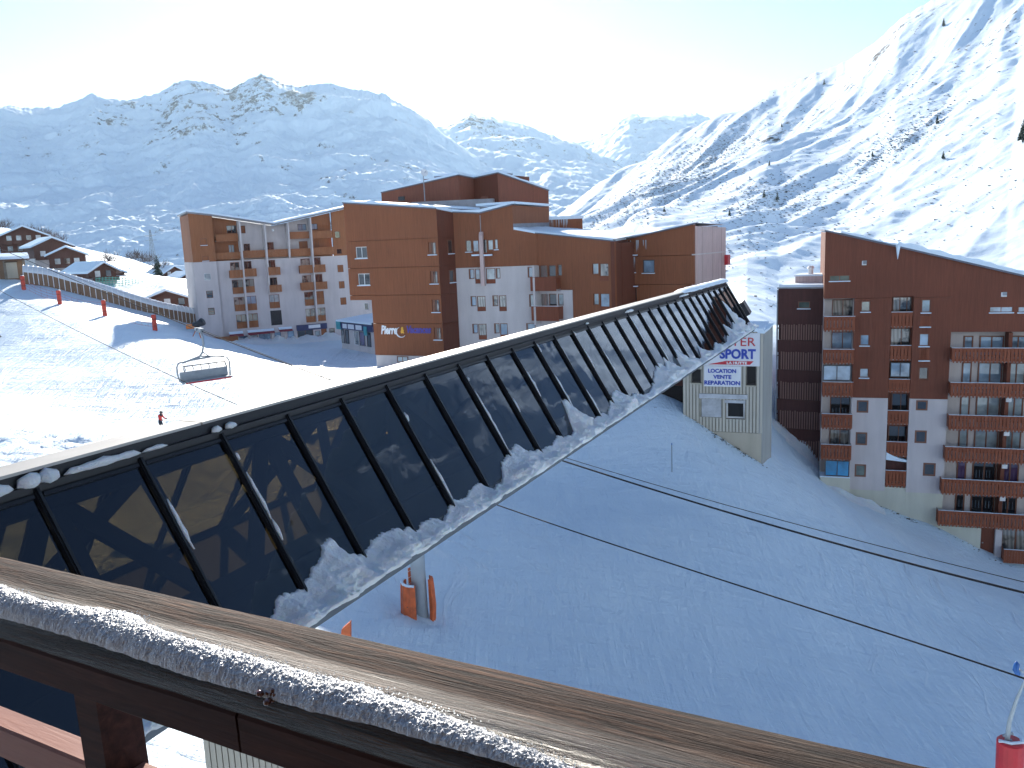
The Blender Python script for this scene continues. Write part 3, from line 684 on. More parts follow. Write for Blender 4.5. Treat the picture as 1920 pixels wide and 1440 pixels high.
rr2 = [FA.rect(q1(1072, 480, 1108, 528)), FA.rect(q1(1085, 600, 1120, 638))]; rr2[1] = (rr2[1][0], rr2[1][1], max(zmb + .3, rr2[1][2]), rr2[1][3])
wall(FA, [(uS, zmb + .02), (uR, zmb + .02), (uR, roofz(rl, uR) - .05), (A(1160, 325)[0], roofz(rl, A(1160, 325)[0]) - .05), (uS, roofz(rl, uS) - .05)], rr2, 'cladding', 'clad_a', blA, d=0)
for r in rr2: window(FA, r, 'frame_brown', 'glass_dark', blA)
mb = MB(); FA.box(mb, uB, uR, zmb - .02, zmb + .0, -.9, -.36); mb.build('loggia_floor', 'stucco_white', blA)
for (x0, y0, x1, y1) in [(265, 625, 440, 670), (450, 612, 605, 660), (608, 605, 757, 655), (765, 600, 915, 650), (918, 590, 1065, 640), (268, 502, 420, 550), (762, 486, 898, 532), (917, 480, 1055, 528)]:
    r = FA.rect(q1(x0, y0, x1, y1), .1); parapet(FA, r, blA, 'balcony_a', depth=.98, d=-.88, top='plain', gap=.012, bw=.15, sides=False)
for (xt, yt, xb, yb) in [(415, 425, 490, 1130), (590, 455, 630, 905), (745, 445, 765, 660), (900, 410, 945, 1090)]:
    u = A(*((xt + xb) / 2, (yt + yb) / 2))[0]; zt = roofz(rl, u) - .12; z0 = A(xb, yb)[1]; mb = MB()
    mb.prism([FA.w(u - .11, z0, -.85), FA.w(u - .11, z0, .5), FA.w(u - .11, zt - 1.2, 1.25), FA.w(u - .11, zt, 1.15), FA.w(u - .11, zt, -.85)], FA.U * .22); mb.build('fin_wall', 'stucco_white', blA)
roof_strip(FA, rl, -10.5, .95, .22, 'roof', 'roof_metal', blA); roof_strip(FA, rl, -10.4, .9, .22, 'roof_snow', 'snow', blA, lift=.225, noise=.12, seg=.8)
lp = thing('wall_lamp', 'round white lamp under the valley of the V-shaped roof on the pink block', 'lamp', FA.w(*A(652, 474), 0)); mb = MB(); c = FA.w(*A(652, 474), .12)
mb.tube([c + Vector((0, 0, -.2)), c + Vector((0, 0, -.12)), c, c + Vector((0, 0, .12)), c + Vector((0, 0, .2))], [.03, .16, .2, .16, .05], 10); mb.build('globe', 'white_paint', lp, smooth=True)
mb = MB(); mb.tube([c, c - FA.N * .9], .04, 6); mb.build('bracket', 'metal_grey', lp)

# ------------------------------------------------------------------ central building (brown cladding, several wings)
pP = [at(650, 470, 83), at(822, 470, 78.6), at(853, 470, 81.0), at(1007, 470, 79.6), at(1152, 470, 75.2), at(1174, 470, 79.4), at(1301, 470, 75.2), at(1361, 470, 81.2)]
F1 = Fac(pP[0].xy, pP[1].xy); F1b = Fac(pP[1].xy, pP[2].xy); F2 = Fac(pP[2].xy, pP[3].xy); F3 = Fac(pP[3].xy, pP[4].xy); F3b = Fac(pP[4].xy, pP[5].xy); F4 = Fac(pP[5].xy, pP[6].xy); F5 = Fac(pP[6].xy, pP[7].xy)
for F in (F1b, F5, F3b):
    pass
F1b.N = Vector((F1b.U.y, -F1b.U.x, 0)); F5.N = Vector((F5.U.y, -F5.U.x, 0)); F3b.N = Vector((F3b.U.y, -F3b.U.x, 0))
blB = thing('holiday_residence', 'large brown residence in stepped wings with white lower storeys, behind the footbridge', 'apartment building', tuple(F2.w(0, -14, 0)))
zb = -18.0
def panels(F, poly, seams, holes, m, parent, d=0.0, name='cladding_panel', thick=.3):
    zs = [-999] + sorted(seams) + [999]
    for a, b in zip(zs, zs[1:]):
        p = poly
        if a > -900: p = clip_z(p, a + .02, True)
        if b < 900: p = clip_z(p, b - .02, False)
        if len(p) < 3: continue
        lo = min(q[1] for q in p); hi = max(q[1] for q in p)
        hh = [h for h in holes if h[2] > lo + .01 and h[3] < hi - .01]
        wall(F, p, hh, name, m, parent, d=d, thick=thick)
def fix(h, lim=None): return h
# P&V wing
uN = F1.uz(c1(1320, 945))[0]; zN = F1.uz(c1(1260, 946))[1]; L1 = F1.L
zt0 = F1.uz((652, 381))[1]; zt1 = F1.uz((821, 392))[1]; zbr = F1.uz(c2(420, 1257))[1]
w1 = [(92, 558, 165, 632), (107, 730, 183, 805), (560, 528, 610, 608), (572, 714, 622, 795), (583, 897, 634, 978), (597, 1077, 645, 1155)]
h1 = [F1.rect(q2(*r)) for r in w1]
seam1 = [F1.uz(c2(350, y))[1] for y in (512, 690, 868, 1052)]
panels(F1, [(0, zN), (uN, zN), (uN, zbr), (L1, zbr), (L1, zt1), (0, zt0)], seam1, h1, 'clad_b', blB)
for i, r in enumerate(h1): window(F1, r, 'frame_brown' if i > 1 else 'frame_white', 'glass_dark' if i < 2 else rp(['glass_pale', 'glass_curtain']), blB, bars=2, sill='snow', d=-.12)
for r in h1[2:]:
    mb = MB(); F1.box(mb, r[0] + .08, r[0] + (r[1] - r[0]) * .38, r[2] + .08, r[3] - .08, -.1, -.06); mb.build('shutter', 'frame_brown', blB)
mb = MB(); F1.box(mb, uN + .05, L1 - .02, zb, zbr - .03, -2, -.05); hbw = F1.rect(q2(360, 1262, 430, 1300), 0); mb.build('base_wall', 'stucco_pink', blB)
window(F1, hbw, 'frame_brown', 'glass_pale', blB, d=.03, bars=2)
mb = MB(); mb.prism([F1.w(.02, zN + .02, -.32), F1.w(L1 - .02, zN + .02, -.32), F1.w(L1 - .02, zt1 - .15, -.32), F1.w(.02, zt0 - .15, -.32)], -F1.N * 9); mb.build('wing_core', 'clad_b_dark', blB)
mb = MB(); F1.box(mb, uN + .06, L1 - .03, zb, zN, -9, -.33); mb.build('wing_core', 'clad_b_dark', blB)
# dark return beside it
zr1 = F2.uz(c2(890, 345))[1]
L = F1b.L; h1b = []
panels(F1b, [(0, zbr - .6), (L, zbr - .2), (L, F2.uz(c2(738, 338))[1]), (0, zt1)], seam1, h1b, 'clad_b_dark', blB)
for y0, y1 in ((515, 606), (714, 795)):
    z0 = F1.uz(c2(620, y1))[1]; z1 = F1.uz(c2(620, y0))[1]; mb = MB()
    window(F1b, (L * .55, L * .82, z0, z1), 'frame_brown', 'glass_dark', blB, d=.03, sill='snow')
mb = MB(); F1b.box(mb, 0.05, L, zb, zbr - .25, -2, -.1); mb.build('base_wall', 'stucco_pink', blB)
# face two
L2 = F2.L; zw = F2.uz(c2(960, 688))[1]; uP = F2.uz(c2(1104, 400))[0]
line2 = [(0, F2.uz(c2(738, 338))[1]), (F2.uz(c2(890, 345))[0], zr1), (uP, F2.uz(c2(1100, 290))[1])]
zlow0 = F2.uz(c2(1108, 447))[1]; zlow1 = F2.uz(c2(1240, 473))[1]
w2a = [(800, 515, 838, 590), (845, 515, 885, 592), (910, 510, 938, 600), (942, 512, 978, 580), (985, 508, 1008, 575)]
w2b = [(820, 698, 855, 765), (860, 698, 893, 795), (930, 692, 990, 795), (993, 695, 1022, 762), (832, 875, 868, 940), (873, 875, 928, 972), (972, 870, 1009, 940), (1014, 870, 1062, 972),
       (843, 1053, 878, 1115), (882, 1053, 935, 1155), (983, 1050, 1017, 1115), (1021, 1050, 1070, 1150), (1198, 682, 1246, 755), (1208, 863, 1252, 943), (1190, 1048, 1250, 1120)]
h2a = [F2.rect(q2(*r)) for r in w2a]; h2b = [F2.rect(q2(*r)) for r in w2b]
h2b = [(a, min(b, L2 - .12), c, min(dd, zw - .12)) for a, b, c, dd in h2b]
wall(F2, [(0, zw + .02), (L2, zw + .02), (L2, zlow1), (uP, zlow0), (uP, line2[2][1]), (line2[1][0], zr1), (0, line2[0][1])], h2a, 'cladding', 'clad_b', blB, d=.05)
wall(F2, [(0, zb), (L2, zb), (L2, zw), (0, zw)], h2b, 'wall', 'stucco_white', blB)
for i, r in enumerate(h2a): window(F2, r, 'frame_brown', ['glass_green', 'glass_sky', 'glass_dark', 'glass_pale', 'glass_pale'][i], blB, d=-.05, sill='snow' if i in (0, 4) else None)
for i, r in enumerate(h2b):
    window(F2, r, 'frame_brown', rp(['glass_sky', 'glass_sky', 'glass_pale', 'glass_curtain']), blB, d=-.1)
    if i in (1, 2, 5, 7, 9, 11):
        mb = MB(); F2.box(mb, r[0] + .02, r[1] - .02, r[2] + .04, r[2] + .42, -.06, .02); mb.build('window_guard', 'balcony_b', blB)
    else:
        mb = MB(); F2.box(mb, r[0], r[0] + .12, r[2], r[3], -.12, .03); mb.build('shutter', 'frame_brown', blB)
for xs in ((845, 888), (912, 968)):
    r = F2.rect(q2(xs[0], 590, xs[1], 640), .1); mb = MB(); F2.box(mb, r[0], r[1], r[2] + .5, r[3] - .1, .055, .35); mb.build('window_box', 'balcony_b', blB); mb = MB(); F2.box(mb, r[0] - .05, r[1] + .05, r[2] + .35, r[2] + .5, .055, .45); mb.build('ledge_snow', 'snow', blB)
uc, zc = F2.uz(c2(903, 640), .5); z0 = F2.uz(c2(912, 810), .5)[1]; z1 = F2.uz(c2(890, 462), .5)[1]
mb = MB(); mb.prism([F2.w(uc - .17, z0, .05), F2.w(uc - .17, z0, .6), F2.w(uc - .17, z1 - .3, .6), F2.w(uc - .17, z1, .3), F2.w(uc - .17, z1, .05)], F2.U * .34); mb.build('chimney_breast', 'clad_pale', blB)
mb = MB(); mb.tube([F2.w(uc - .02, z1, .3), F2.w(uc - .02, zr1 - .15, .3)], .035, 6); mb.build('downpipe', 'metal_grey', blB)
mb = MB(); mb.prism([F2.w(.02, zb, -.4), F2.w(L2 - .02, zb, -.4), F2.w(L2 - .02, zlow1 - .15, -.4), F2.w(uP, zlow0 - .15, -.4), F2.w(uP, line2[2][1] - .1, -.4), F2.w(line2[1][0], zr1 - .1, -.4), F2.w(.02, line2[0][1] - .1, -.4)], -F2.N * 8); mb.build('wing_core', 'clad_b_dark', blB)
# roof over the first two wings, rising piece and its side wall
rline = [(0, zt0), (L1, zt1)]
roof_strip(F1, rline, -9, .18, .12, 'roof_edge', 'roof_edge', blB); roof_strip(F1, rline, -9, .14, .20, 'roof_snow', 'snow', blB, lift=.122, noise=.12, seg=.7)
roof_strip(F2, line2, -8, .28, .12, 'roof_edge', 'roof_edge', blB); roof_strip(F2, line2, -8, .24, .20, 'roof_snow', 'snow', blB, lift=.122, noise=.12, seg=.7)
mb = MB(); mb.prism([F1b.w(0, zt1 + .02, .12), F1b.w(F1b.L, line2[0][1] + .02, .12), F1b.w(F1b.L, line2[0][1] + .02, -4), F1b.w(0, zt1 + .02, -4)], Vector((0, 0, .26))); mb.build('roof_snow', 'snow', blB)
# side wall of raised piece: runs back to the right
a = F2.w(uP, 0, .05); bpt = at(1029, 400, a.y + 6.5); FS = Fac(a.xy, bpt.xy); FS.N = Vector((FS.U.y, -FS.U.x, 0))
zsl = zlow0 + .0; mb = MB()
wall(FS, [(0, zsl + .55), (FS.L, FS.uz((1029, 417))[1]), (FS.L, FS.uz((1028, 389))[1]), (0, line2[2][1])], [], 'side_cladding', 'clad_b', blB)
mb = MB(); mb.prism([FS.w(0, zsl - .1, .02), FS.w(FS.L, zsl - .1, .02), FS.w(FS.L, FS.uz((1029, 417))[1], .02), FS.w(0, zsl + .55, .02)], -FS.N * .3); mb.build('flashing', 'roof_metal', blB)
mb = MB(); mb.prism([FS.w(-.1, line2[2][1] + .12, .25), FS.w(FS.L, FS.uz((1028, 389))[1] + .12, .25), FS.w(FS.L, FS.uz((1028, 389))[1] + .12, -4), FS.w(-.1, line2[2][1] + .12, -4)], Vector((0, 0, .22))); mb.build('roof_snow', 'snow', blB)
# lower parapet with icicles
Fp = Fac(FS.w(FS.L, 0, -1.0).xy, at(1092, 410, FS.w(FS.L, 0).y + 1.2).xy); zp0 = Fp.uz((1040, 426))[1]; zp1 = Fp.uz((1060, 411))[1]
mb = MB(); Fp.box(mb, -.6, Fp.L, zp0 - .8, zp1, -3, 0); mb.build('parapet', 'clad_b', blB); mb = MB(); Fp.box(mb, -.6, Fp.L + .1, zp1 + .002, zp1 + .32, -3, .12); mb.build('roof_snow', 'snow', blB)
icicles(Fp, .2, Fp.L * .65, zp1, .1, 26, 1.0, blB)
# face three with corner loggias
L3 = F3.L; zv = F3.uz(c3(835, 318))[1]; z30 = F2.uz(c2(1240, 473))[1]; zw3 = F3.uz(c3(340, 714))[1]; uW = F3.uz(c3(498, 800))[0]; ul0 = .12; ul1 = F3.uz(c3(290, 600))[0]
zl = [F3.rect(q3(215, 515, 290, 720)), F3.rect(q3(225, 745, 298, 965))]
w3 = [(655, 495, 708, 588), (716, 495, 790, 640)]; w3c = [(665, 742, 710, 838), (720, 742, 798, 890)]
dr = [(296, 510, 358, 607), (370, 505, 408, 600)]; dr2 = [(300, 745, 366, 845), (374, 745, 422, 842)]; low = [(118, 985, 205, 1080), (305, 985, 385, 1060)]
hh = [(.14, ul1, zl[0][2] + .05, zl[0][3])] + [F3.rect(q3(*r)) for r in w3 + w3c + dr]
hh[0] = (.14, ul1, max(hh[0][2], zw3 + .15), hh[0][3])
wall(F3, [(0, zw3), (uW, zw3), (uW, -14.), (L3, -14.), (L3, zv), (0, z30)], hh, 'cladding', 'clad_b', blB, reveal=.3)
h3 = [(.14, ul1, zl[1][2] + .05, zl[1][3])] + [F3.rect(q3(*r)) for r in dr2]
wall(F3, [(0, zb), (uW - .02, zb), (uW - .02, zw3 - .02), (0, zw3 - .02)], h3, 'wall', 'stucco_white', blB, reveal=.3)
for h in (hh[0], h3[0]):
    mb = MB(); F3.box(mb, h[0] - .05, h[1] + .05, h[2], h[3], -1.5, -1.3); F3.box(mb, h[1], h[1] + .12, h[2], h[3], -1.3, -.31); F3.box(mb, h[0] - .1, h[1] + .1, h[3], h[3] + .1, -1.3, -.31); F3.box(mb, h[0] - .1, h[1] + .1, h[2] - .1, h[2], -1.3, -.31); mb.build('loggia', 'stucco_white', blB)
for r, g in zip(hh[1:], ['glass_pale', 'glass_curtain', 'glass_pale', 'glass_sky', 'glass_dark', 'glass_dark']): window(F3, r, 'frame_brown', g, blB, d=-.12, sill='snow' if r[1] - r[0] > 1 else None)
for r, g in zip(h3[1:], ['glass_dark', 'glass_pale']): window(F3, r, 'frame_brown', g, blB, d=-.12)
for r in w3[1:] + w3c[1:]:
    rr_ = F3.rect(q3(*r)); mb = MB(); F3.box(mb, rr_[0], rr_[1], rr_[2] + .02, rr_[2] + .45, -.05, .03); mb.build('window_guard', 'balcony_b', blB)
for (x0, y0, x1, y1) in [(150, 613, 362, 723), (160, 852, 385, 967)]:
    r = F3.rect(q3(x0, y0, x1, y1), .8); parapet(F3, (-.35, r[1], r[2], r[3]), blB, 'balcony_b', depth=.85, gap=.01, bw=.16, top='snow' if y0 > 800 else 'plain')
u = .0; mb = MB(); z1 = F3.uz(c3(208, 515))[1]; z0 = F3.uz(c3(220, 990))[1]; F3.box(mb, -.06, .16, z0, z1, .02, .9); mb.build('corner_post', 'stucco_white', blB)
mb = MB(); mb.prism([F3.w(.02, zb, -1.6), F3.w(L3 - .02, zb, -1.6), F3.w(L3 - .02, zv - .15, -1.6), F3.w(.02, z30 - .15, -1.6)], -F3.N * 7); mb.build('wing_core', 'clad_b_dark', blB)
mb = MB(); F3.box(mb, L3 - .3, L3 - .05, zb, zv - .15, -1.6, -.31); mb.build('return_wall', 'clad_b_dark', blB)
# recess and face four
z4 = F4.uz((1174, 449))[1]; z4b = F4.uz((1300, 421))[1]; L4 = F4.L
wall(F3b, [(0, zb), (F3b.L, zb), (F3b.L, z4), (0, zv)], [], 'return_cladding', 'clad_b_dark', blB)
w4 = [(950, 472, 1010, 570), (1070, 468, 1165, 575), (945, 690, 1020, 820)]; h4 = [F4.rect(q3(*r)) for r in w4]; h4 = [(max(.15, a), b, c, dd) for a, b, c, dd in h4]
seam4 = [F4.uz(c3(1250, 434))[1], F4.uz(c3(1250, 668))[1]]
panels(F4, [(0, zb), (L4, zb), (L4, z4b), (0, z4)], seam4, h4, 'clad_b', blB)
for r, g in zip(h4, ['glass_dark', 'glass_sky', 'glass_dark']): window(F4, r, 'frame_dark', g, blB, d=-.12, sill='snow')
for y in (437, 690):
    mb = MB(); z = F4.uz(c3(960, y))[1]; F4.box(mb, 0, 1.3, z - .05, z + .03, .02, .45); mb.build('ledge', 'clad_b_dark', blB); mb = MB(); F4.box(mb, 0.02, 1.25, z + .032, z + .13, .04, .42); mb.build('ledge_snow', 'snow', blB); 
icicles(F4, 0, 1.2, F4.uz(c3(960, 445))[1], .4, 8, 1.2, blB); icicles(F4, .2, 2.4, z4 - .1, .2, 12, 1.4, blB)
mb = MB(); mb.prism([F4.w(.02, zb, -.35), F4.w(L4 - .45, zb, -.35), F4.w(L4 - .45, z4b - .2, -.35), F4.w(.02, z4 - .1, -.35)], -F4.N * 5.9); mb.build('wing_core', 'clad_b_dark', blB)
mb = MB(); mb.prism([F5.w(F5.L - .1, -18, -.3), F5.w(.3, -18, -.3), at(1310, 470, 96).xy.to_3d() + Vector((0, 0, -18)), at(1359.5, 470, 97).xy.to_3d() + Vector((0, 0, -18))], Vector((0, 0, 18 + F5.uz((1360, 424))[1] - .2))); mb.build('sun_gap_block', 'clad_b_dark', blB)  # unseen mass added to close the sun gap beside the end wall
# pale end wall: panels apart by joints
z5 = F5.uz((1360, 424))[1]; L5 = F5.L; s5 = F5.uz(c3(1620, 413))[1]
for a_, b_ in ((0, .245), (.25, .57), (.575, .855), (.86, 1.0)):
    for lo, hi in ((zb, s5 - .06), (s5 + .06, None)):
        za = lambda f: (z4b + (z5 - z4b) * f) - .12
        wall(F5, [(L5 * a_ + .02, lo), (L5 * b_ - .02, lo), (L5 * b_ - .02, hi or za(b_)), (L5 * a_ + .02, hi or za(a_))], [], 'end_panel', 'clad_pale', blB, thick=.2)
mb = MB(); F5.box(mb, 0, L5, s5 - .055, s5 + .055, -.2, .035); mb.build('band', 'stucco_white', blB)
mb = MB(); z0 = F5.uz((1357, 497))[1]; z1 = F5.uz((1357, 478))[1]; F5.box(mb, L5 * .95, L5 + .25, z0, z1, .005, .35); mb.build('shutter', 'red_pad', blB)
# snowy low roof over wings three and four: one tilted sheet each
def roof_sheet(P, th, name, m, parent, bumps=0):
    mb = MB(); mb.prism(P, Vector((0, 0, th))); return mb.build(name, m, parent)
def roof_surface(Pf, Pb, lift, parent, name='roof_snow', n=40, k=14, amp=.1):
    """bumpy snow quilt between a front polyline and a back polyline (same number of points)"""
    V = np.zeros((k, n, 3))
    def sample(P, t): s = t * (len(P) - 1); i = min(int(s), len(P) - 2); return P[i].lerp(P[i + 1], s - i)
    for j in range(n):
        a = sample(Pf, j / (n - 1)); b = sample(Pb, j / (n - 1))
        for i in range(k):
            s = max(0, (i - 1)) / (k - 2); p = a.lerp(b, s); e = 0 if i == 0 else 1
            V[i, j] = (p.x, p.y, p.z + (lift if e else 0))
    V[1:, :, 2] += amp * fbm(V[1:, :, 0] * .5, V[1:, :, 1] * .5, 4)
    off = ORG[parent.name]; V -= np.array(off)
    return grid_mesh(name, V, 'snow', parent)
f0 = F2.w(uP, zlow0, .05); f1 = F3.w(0, z30, .2); f2 = F3.w(L3, zv, .25); f3 = F4.w(0, z4, .25); f4 = F4.w(L4, z4b, .2)
roof_surface([f0, f1, f2], [f0 + Vector((2, 6.3, .25)), f1 + Vector((3, 7, .3)), f2 + Vector((4.5, 7, .5))], .22, blB)
roof_surface([f2 + Vector((.0, .05, 0)), f3, f4], [f2 + Vector((4, 7, .5)), f3 + Vector((4, 5.5, .7)), F5.w(L5, z5, .0)], .16, blB, amp=.05)
roof_strip(F3, [(0, z30), (L3, zv)], -.3, .26, .10, 'roof_edge', 'roof_edge', blB); roof_strip(F4, [(0, z4), (L4, z4b)], -.3, .26, .10, 'roof_edge', 'roof_edge', blB)
# tower block rising behind
YT = 93
t0, t1, t2, t3, t4 = [at(x, 380, y) for x, y in ((716, YT), (862, YT - 2.5), (890, YT + .6), (935, YT - 1.2), (1029, YT + 3.5))]
tw = thing('residence_tower', 'windowless brown clad tower volume rising behind the snowy roofs of the residence', 'building', (t2.x, t2.y, -14))
tops = [(716, 362), (862, 329), (890, 335), (935, 325), (1029, 358)]; P = [t0, t1, t2, t3, t4]; zz = [ray(*q).z * p.y for q, p in zip(tops, P)]
for i in range(4):
    F = Fac(P[i].xy, P[i + 1].xy); F.N = Vector((F.U.y, -F.U.x, 0))
    ln = F.L; zlow = -4; cuts = [0, 1]
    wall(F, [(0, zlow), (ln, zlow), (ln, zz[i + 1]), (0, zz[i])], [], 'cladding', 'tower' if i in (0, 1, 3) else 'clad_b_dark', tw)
    mb = MB(); mb.prism([F.w(0, zlow, -.35), F.w(ln, zlow, -.35), F.w(ln, zz[i + 1] - .1, -.35), F.w(0, zz[i] - .1, -.35)], -F.N * (6 if i != 1 else 4)); mb.build('core', 'clad_b_dark', tw)
    roof_strip(F, [(0, zz[i]), (ln, zz[i + 1])], -3, .15, .10, 'roof_edge', 'roof_edge', tw); roof_strip(F, [(0, zz[i]), (ln, zz[i + 1])], -3, .12, .2, 'roof_snow', 'snow', tw, lift=.102, noise=.08)
F = Fac(P[0].xy, P[1].xy); r = F.rect(q2(370, 235, 408, 262)); mb = MB(); F.box(mb, *r, .01, .2); mb.build('vent_box', 'metal_dark', tw)
F = Fac(P[0].xy, P[3].xy); z1 = ray(860, 384).z * YT; mb = MB(); F.box(mb, F.L * .3, F.L * .98, z1 - 2, ray(860, 382).z * (YT - 3) + .35, 1.6, 3); mb.build('flashing', 'roof_metal', tw)
mb = MB(); p = at(908, 378, YT - 3); mb.box(p.x - .35, p.x + .35, p.y - .4, p.y + .4, p.z - .8, p.z + .55); mb.build('chimney', 'clad_b_dark', tw)
# antenna
an = thing('satellite_antenna', 'white round dish antenna on a thin mast above the brown residence roof', 'antenna', tuple(at(796, 366, 90)))
b0 = at(796, 366, 90); t0 = at(793.5, 326, 90); mb = MB(); mb.tube([b0 - Vector((0, 0, .6)), t0], .05, 8); mb.build('mast', 'metal_grey', an)
mb = MB(); n = 18; rings = [(.0, 0.0), (.2, .02), (.32, .07), (.40, .13)]; vs = []; fs = []
ax = Vector((.45, -.85, .25)).normalized(); e1 = ax.cross(Vector((0, 0, 1))).normalized(); e2 = e1.cross(ax)
for (rad, dp) in rings:
    for j in range(n): a = 2 * math.pi * j / n; vs.append(t0 + ax * (.25 + dp) + (e1 * math.cos(a) + e2 * math.sin(a)) * max(rad, .01))
for i in range(len(rings) - 1):
    for j in range(n): a = i * n + j; b = i * n + (j + 1) % n; fs.append((a, b, b + n, a + n))
mb.add(vs, fs); mb.build('dish', 'white_paint', an, smooth=True); mb = MB(); mb.tube([t0 + ax * .25, t0 + ax * .6], .02, 6); mb.tube([t0 + ax * .55, t0 + ax * .66], .05, 8); mb.build('feed_horn', 'metal_grey', an)
# lettering sign on the residence
def text_mesh(s, F, u, z, size, m, parent, d=.05, shear=0.0, ext=.02, name='letter', bold=False, width=None, font_scale=(1, 1)):
    cu = bpy.data.curves.new(name, 'FONT'); cu.body = s; cu.size = size; cu.extrude = ext; cu.shear = shear; cu.resolution_u = 3
    if bold: cu.offset = size * .04
    tmp = bpy.data.objects.new('tmp', cu); link(tmp); dg = bpy.context.evaluated_depsgraph_get(); me = bpy.data.meshes.new_from_object(tmp.evaluated_get(dg)); bpy.data.objects.remove(tmp)
    xs = [v.co.x for v in me.vertices]; x0 = min(xs); k = (width / (max(xs) - x0)) if width else 1.0
    off = ORG[parent.name]
    for v in me.vertices: c = v.co.copy(); v.co = F.w(u + (c.x - x0) * k * font_scale[0], z + c.y * font_scale[1], d + c.z) - off
    me.materials.clear(); me.materials.append(MATS[m]); me.name = name; o = bpy.data.objects.new(name, me); link(o); o.parent = parent; ORG[o.name] = off; return o
sg = thing('residence_sign', 'slanted lettering with a yellow ampersand on the brown wall left of the lowest window', 'sign', tuple(F1.w(*F1.uz(c2(260, 1118)), .05)))
ua, za = F1.uz(c2(258, 1116)); ub, _ = F1.uz(c2(362, 1116)); text_mesh('Pierre', F1, ua, za, 1.15, 'letter_white', sg, shear=.25, width=ub - ua, bold=True)
ua, za = F1.uz(c2(384, 1112)); ub, _ = F1.uz(c2(406, 1100)); text_mesh('&', F1, ua, za, .85, 'letter_yellow', sg, shear=.1, width=ub - ua, bold=True, name='ampersand')
ua, za = F1.uz(c2(424, 1110)); ub, _ = F1.uz(c2(580, 1110)); text_mesh('Vacances', F1, ua, za, .95, 'letter_violet', sg, shear=.25, width=ub - ua, bold=True)
uc, zc = F1.uz(c2(392, 1103)); mb = MB(); pts_ = [F1.w(uc + math.cos(a) * .55 - .1, zc - .05 + math.sin(a) * .5, .06) for a in [R(x) for x in range(110, 330, 15)]]; mb.tube(pts_, [.02 + .05 * math.sin(i / (len(pts_) - 1) * math.pi) for i in range(len(pts_))], 6); mb.build('swoosh', 'letter_white', sg)

# ------------------------------------------------------------------ kiosk between the two blocks
Fk = pxfac(634, 112, 706, 104)
def K(x, y, d=0): return Fk.uz(c1(x, y), d)
ks = thing('shop_kiosk', 'low white pavilion with navy fascia and snowy roof between two apartment blocks', 'kiosk', tuple(Fk.w(2, -15, 0)))
u0 = K(1108, 1150)[0]; u1 = K(1345, 1200)[0]; zt = K(1220, 1105)[1]; zl = K(1220, 1148)[1]
mb = MB(); Fk.box(mb, u0 + .2, u1, -17, zl, -4, 0); mb.build('wall', 'stucco_white', ks)
mb = MB(); Fk.box(mb, u0 - .1, u1, zl, zt, -4, .35); mb.build('fascia', 'shop_navy', ks)
mb = MB(); Fk.box(mb, u0 - .3, u0 + .9, zl - .1, zt + .1, -3.9, .42); mb.build('fascia_end', 'shop_teal', ks)
ue = K(1285, 1140)[0]; mb = MB(); Fk.box(mb, ue, ue + .8, zl - .5, zt - .2, .36, .44); mb.build('fascia_end', 'shop_teal', ks)
Pf = [Fk.w(u0 - .3, zt + .1, .4), Fk.w(u1, zt + .1, .4)]; roof_surface(Pf, [Fk.w(u0 - .6, zt + .75, -9), Fk.w(u1, zt + .75, -9)], .25, ks, n=24, amp=.15)
for (x0, x1) in ((1120, 1138), (1145, 1168), (1205, 1235), (1240, 1275), (1290, 1315)):
    a = K(x0, 1180)[0]; b = K(x1, 1180)[0]; zz0 = K(1200, 1245)[1]; window(Fk, (a, b, zz0, zl - .12), 'frame_dark' if x0 != 1205 else 'frame_white', rp(['glass_dark', 'glass_curtain', 'glass_violet']), ks, d=.06)
for (x0, x1, y0, y1) in ((1175, 1215, 1100, 1118), (1228, 1268, 1118, 1134), (1140, 1168, 1112, 1128)):
    a = K(x0, y0)[0]; b = K(x1, y0)[0]; mb = MB(); Fk.box(mb, a, b, zl + .12, zt - .12, .352, .38); mb.build('fascia_panel', 'sign_white', ks)

# ------------------------------------------------------------------ right-hand block
FD = pxfac(1545, 71, 1920, 66.2)
blD = thing('balcony_block', 'tall dark brown block with tiers of slatted balconies at the right edge', 'apartment building', tuple(FD.w(0, -22, 0)))
def D(x, y, c=c5, d=0): return FD.uz(c(x, y), d)
zb = -32.0
us = [D(108, 500)[0], D(345, 700)[0], D(640, 700)[0], D(815, 700)[0], D(1110, 950)[0]]; uE = FD.uz((2080, 700))[0]
u0D, uA1, uA2, uA3, uA4 = us
zr0 = D(108, 58)[1]; zrn = D(690, 186)[1]; un = D(690, 186)[0]; zre = D(1690, 418)[1]; ure = D(1690, 418)[0]
sl_ = (zre - zrn) / (ure - un); rlD = [(u0D, zr0), (un, zrn), (uE, zrn + sl_ * (uE - un))]
zbw = D(460, 1380)[1]        # brown / white change
zo = D(240, 592)[1]          # top of the open balconies
# upper brown face
hs = [FD.rect(q5(150, 408, 310, 452)), FD.rect(q5(1422, 657, 1607, 702)), FD.rect(q5(1648, 657, 1800, 702))]
zlong = D(1300, 857)[1]
zrc = D(740, 572)[1]
wall(FD, [(u0D, zo), (uA1, zo), (uA2, zo), (uA2, zrc + .0), (uA3, zrc), (uA3, zo), (uA4, zo), (uA4, zlong), (uE, zlong), (uE, roofz(rlD, uE) - .02), (un, zrn), (u0D, zr0)], hs, 'cladding', 'clad_d', blD)
for r in hs: window(FD, r, 'frame_brown', 'glass_green' if r is hs[0] else 'glass_sky', blD, bars=2, d=-.1, sill='snow', fw=.05)
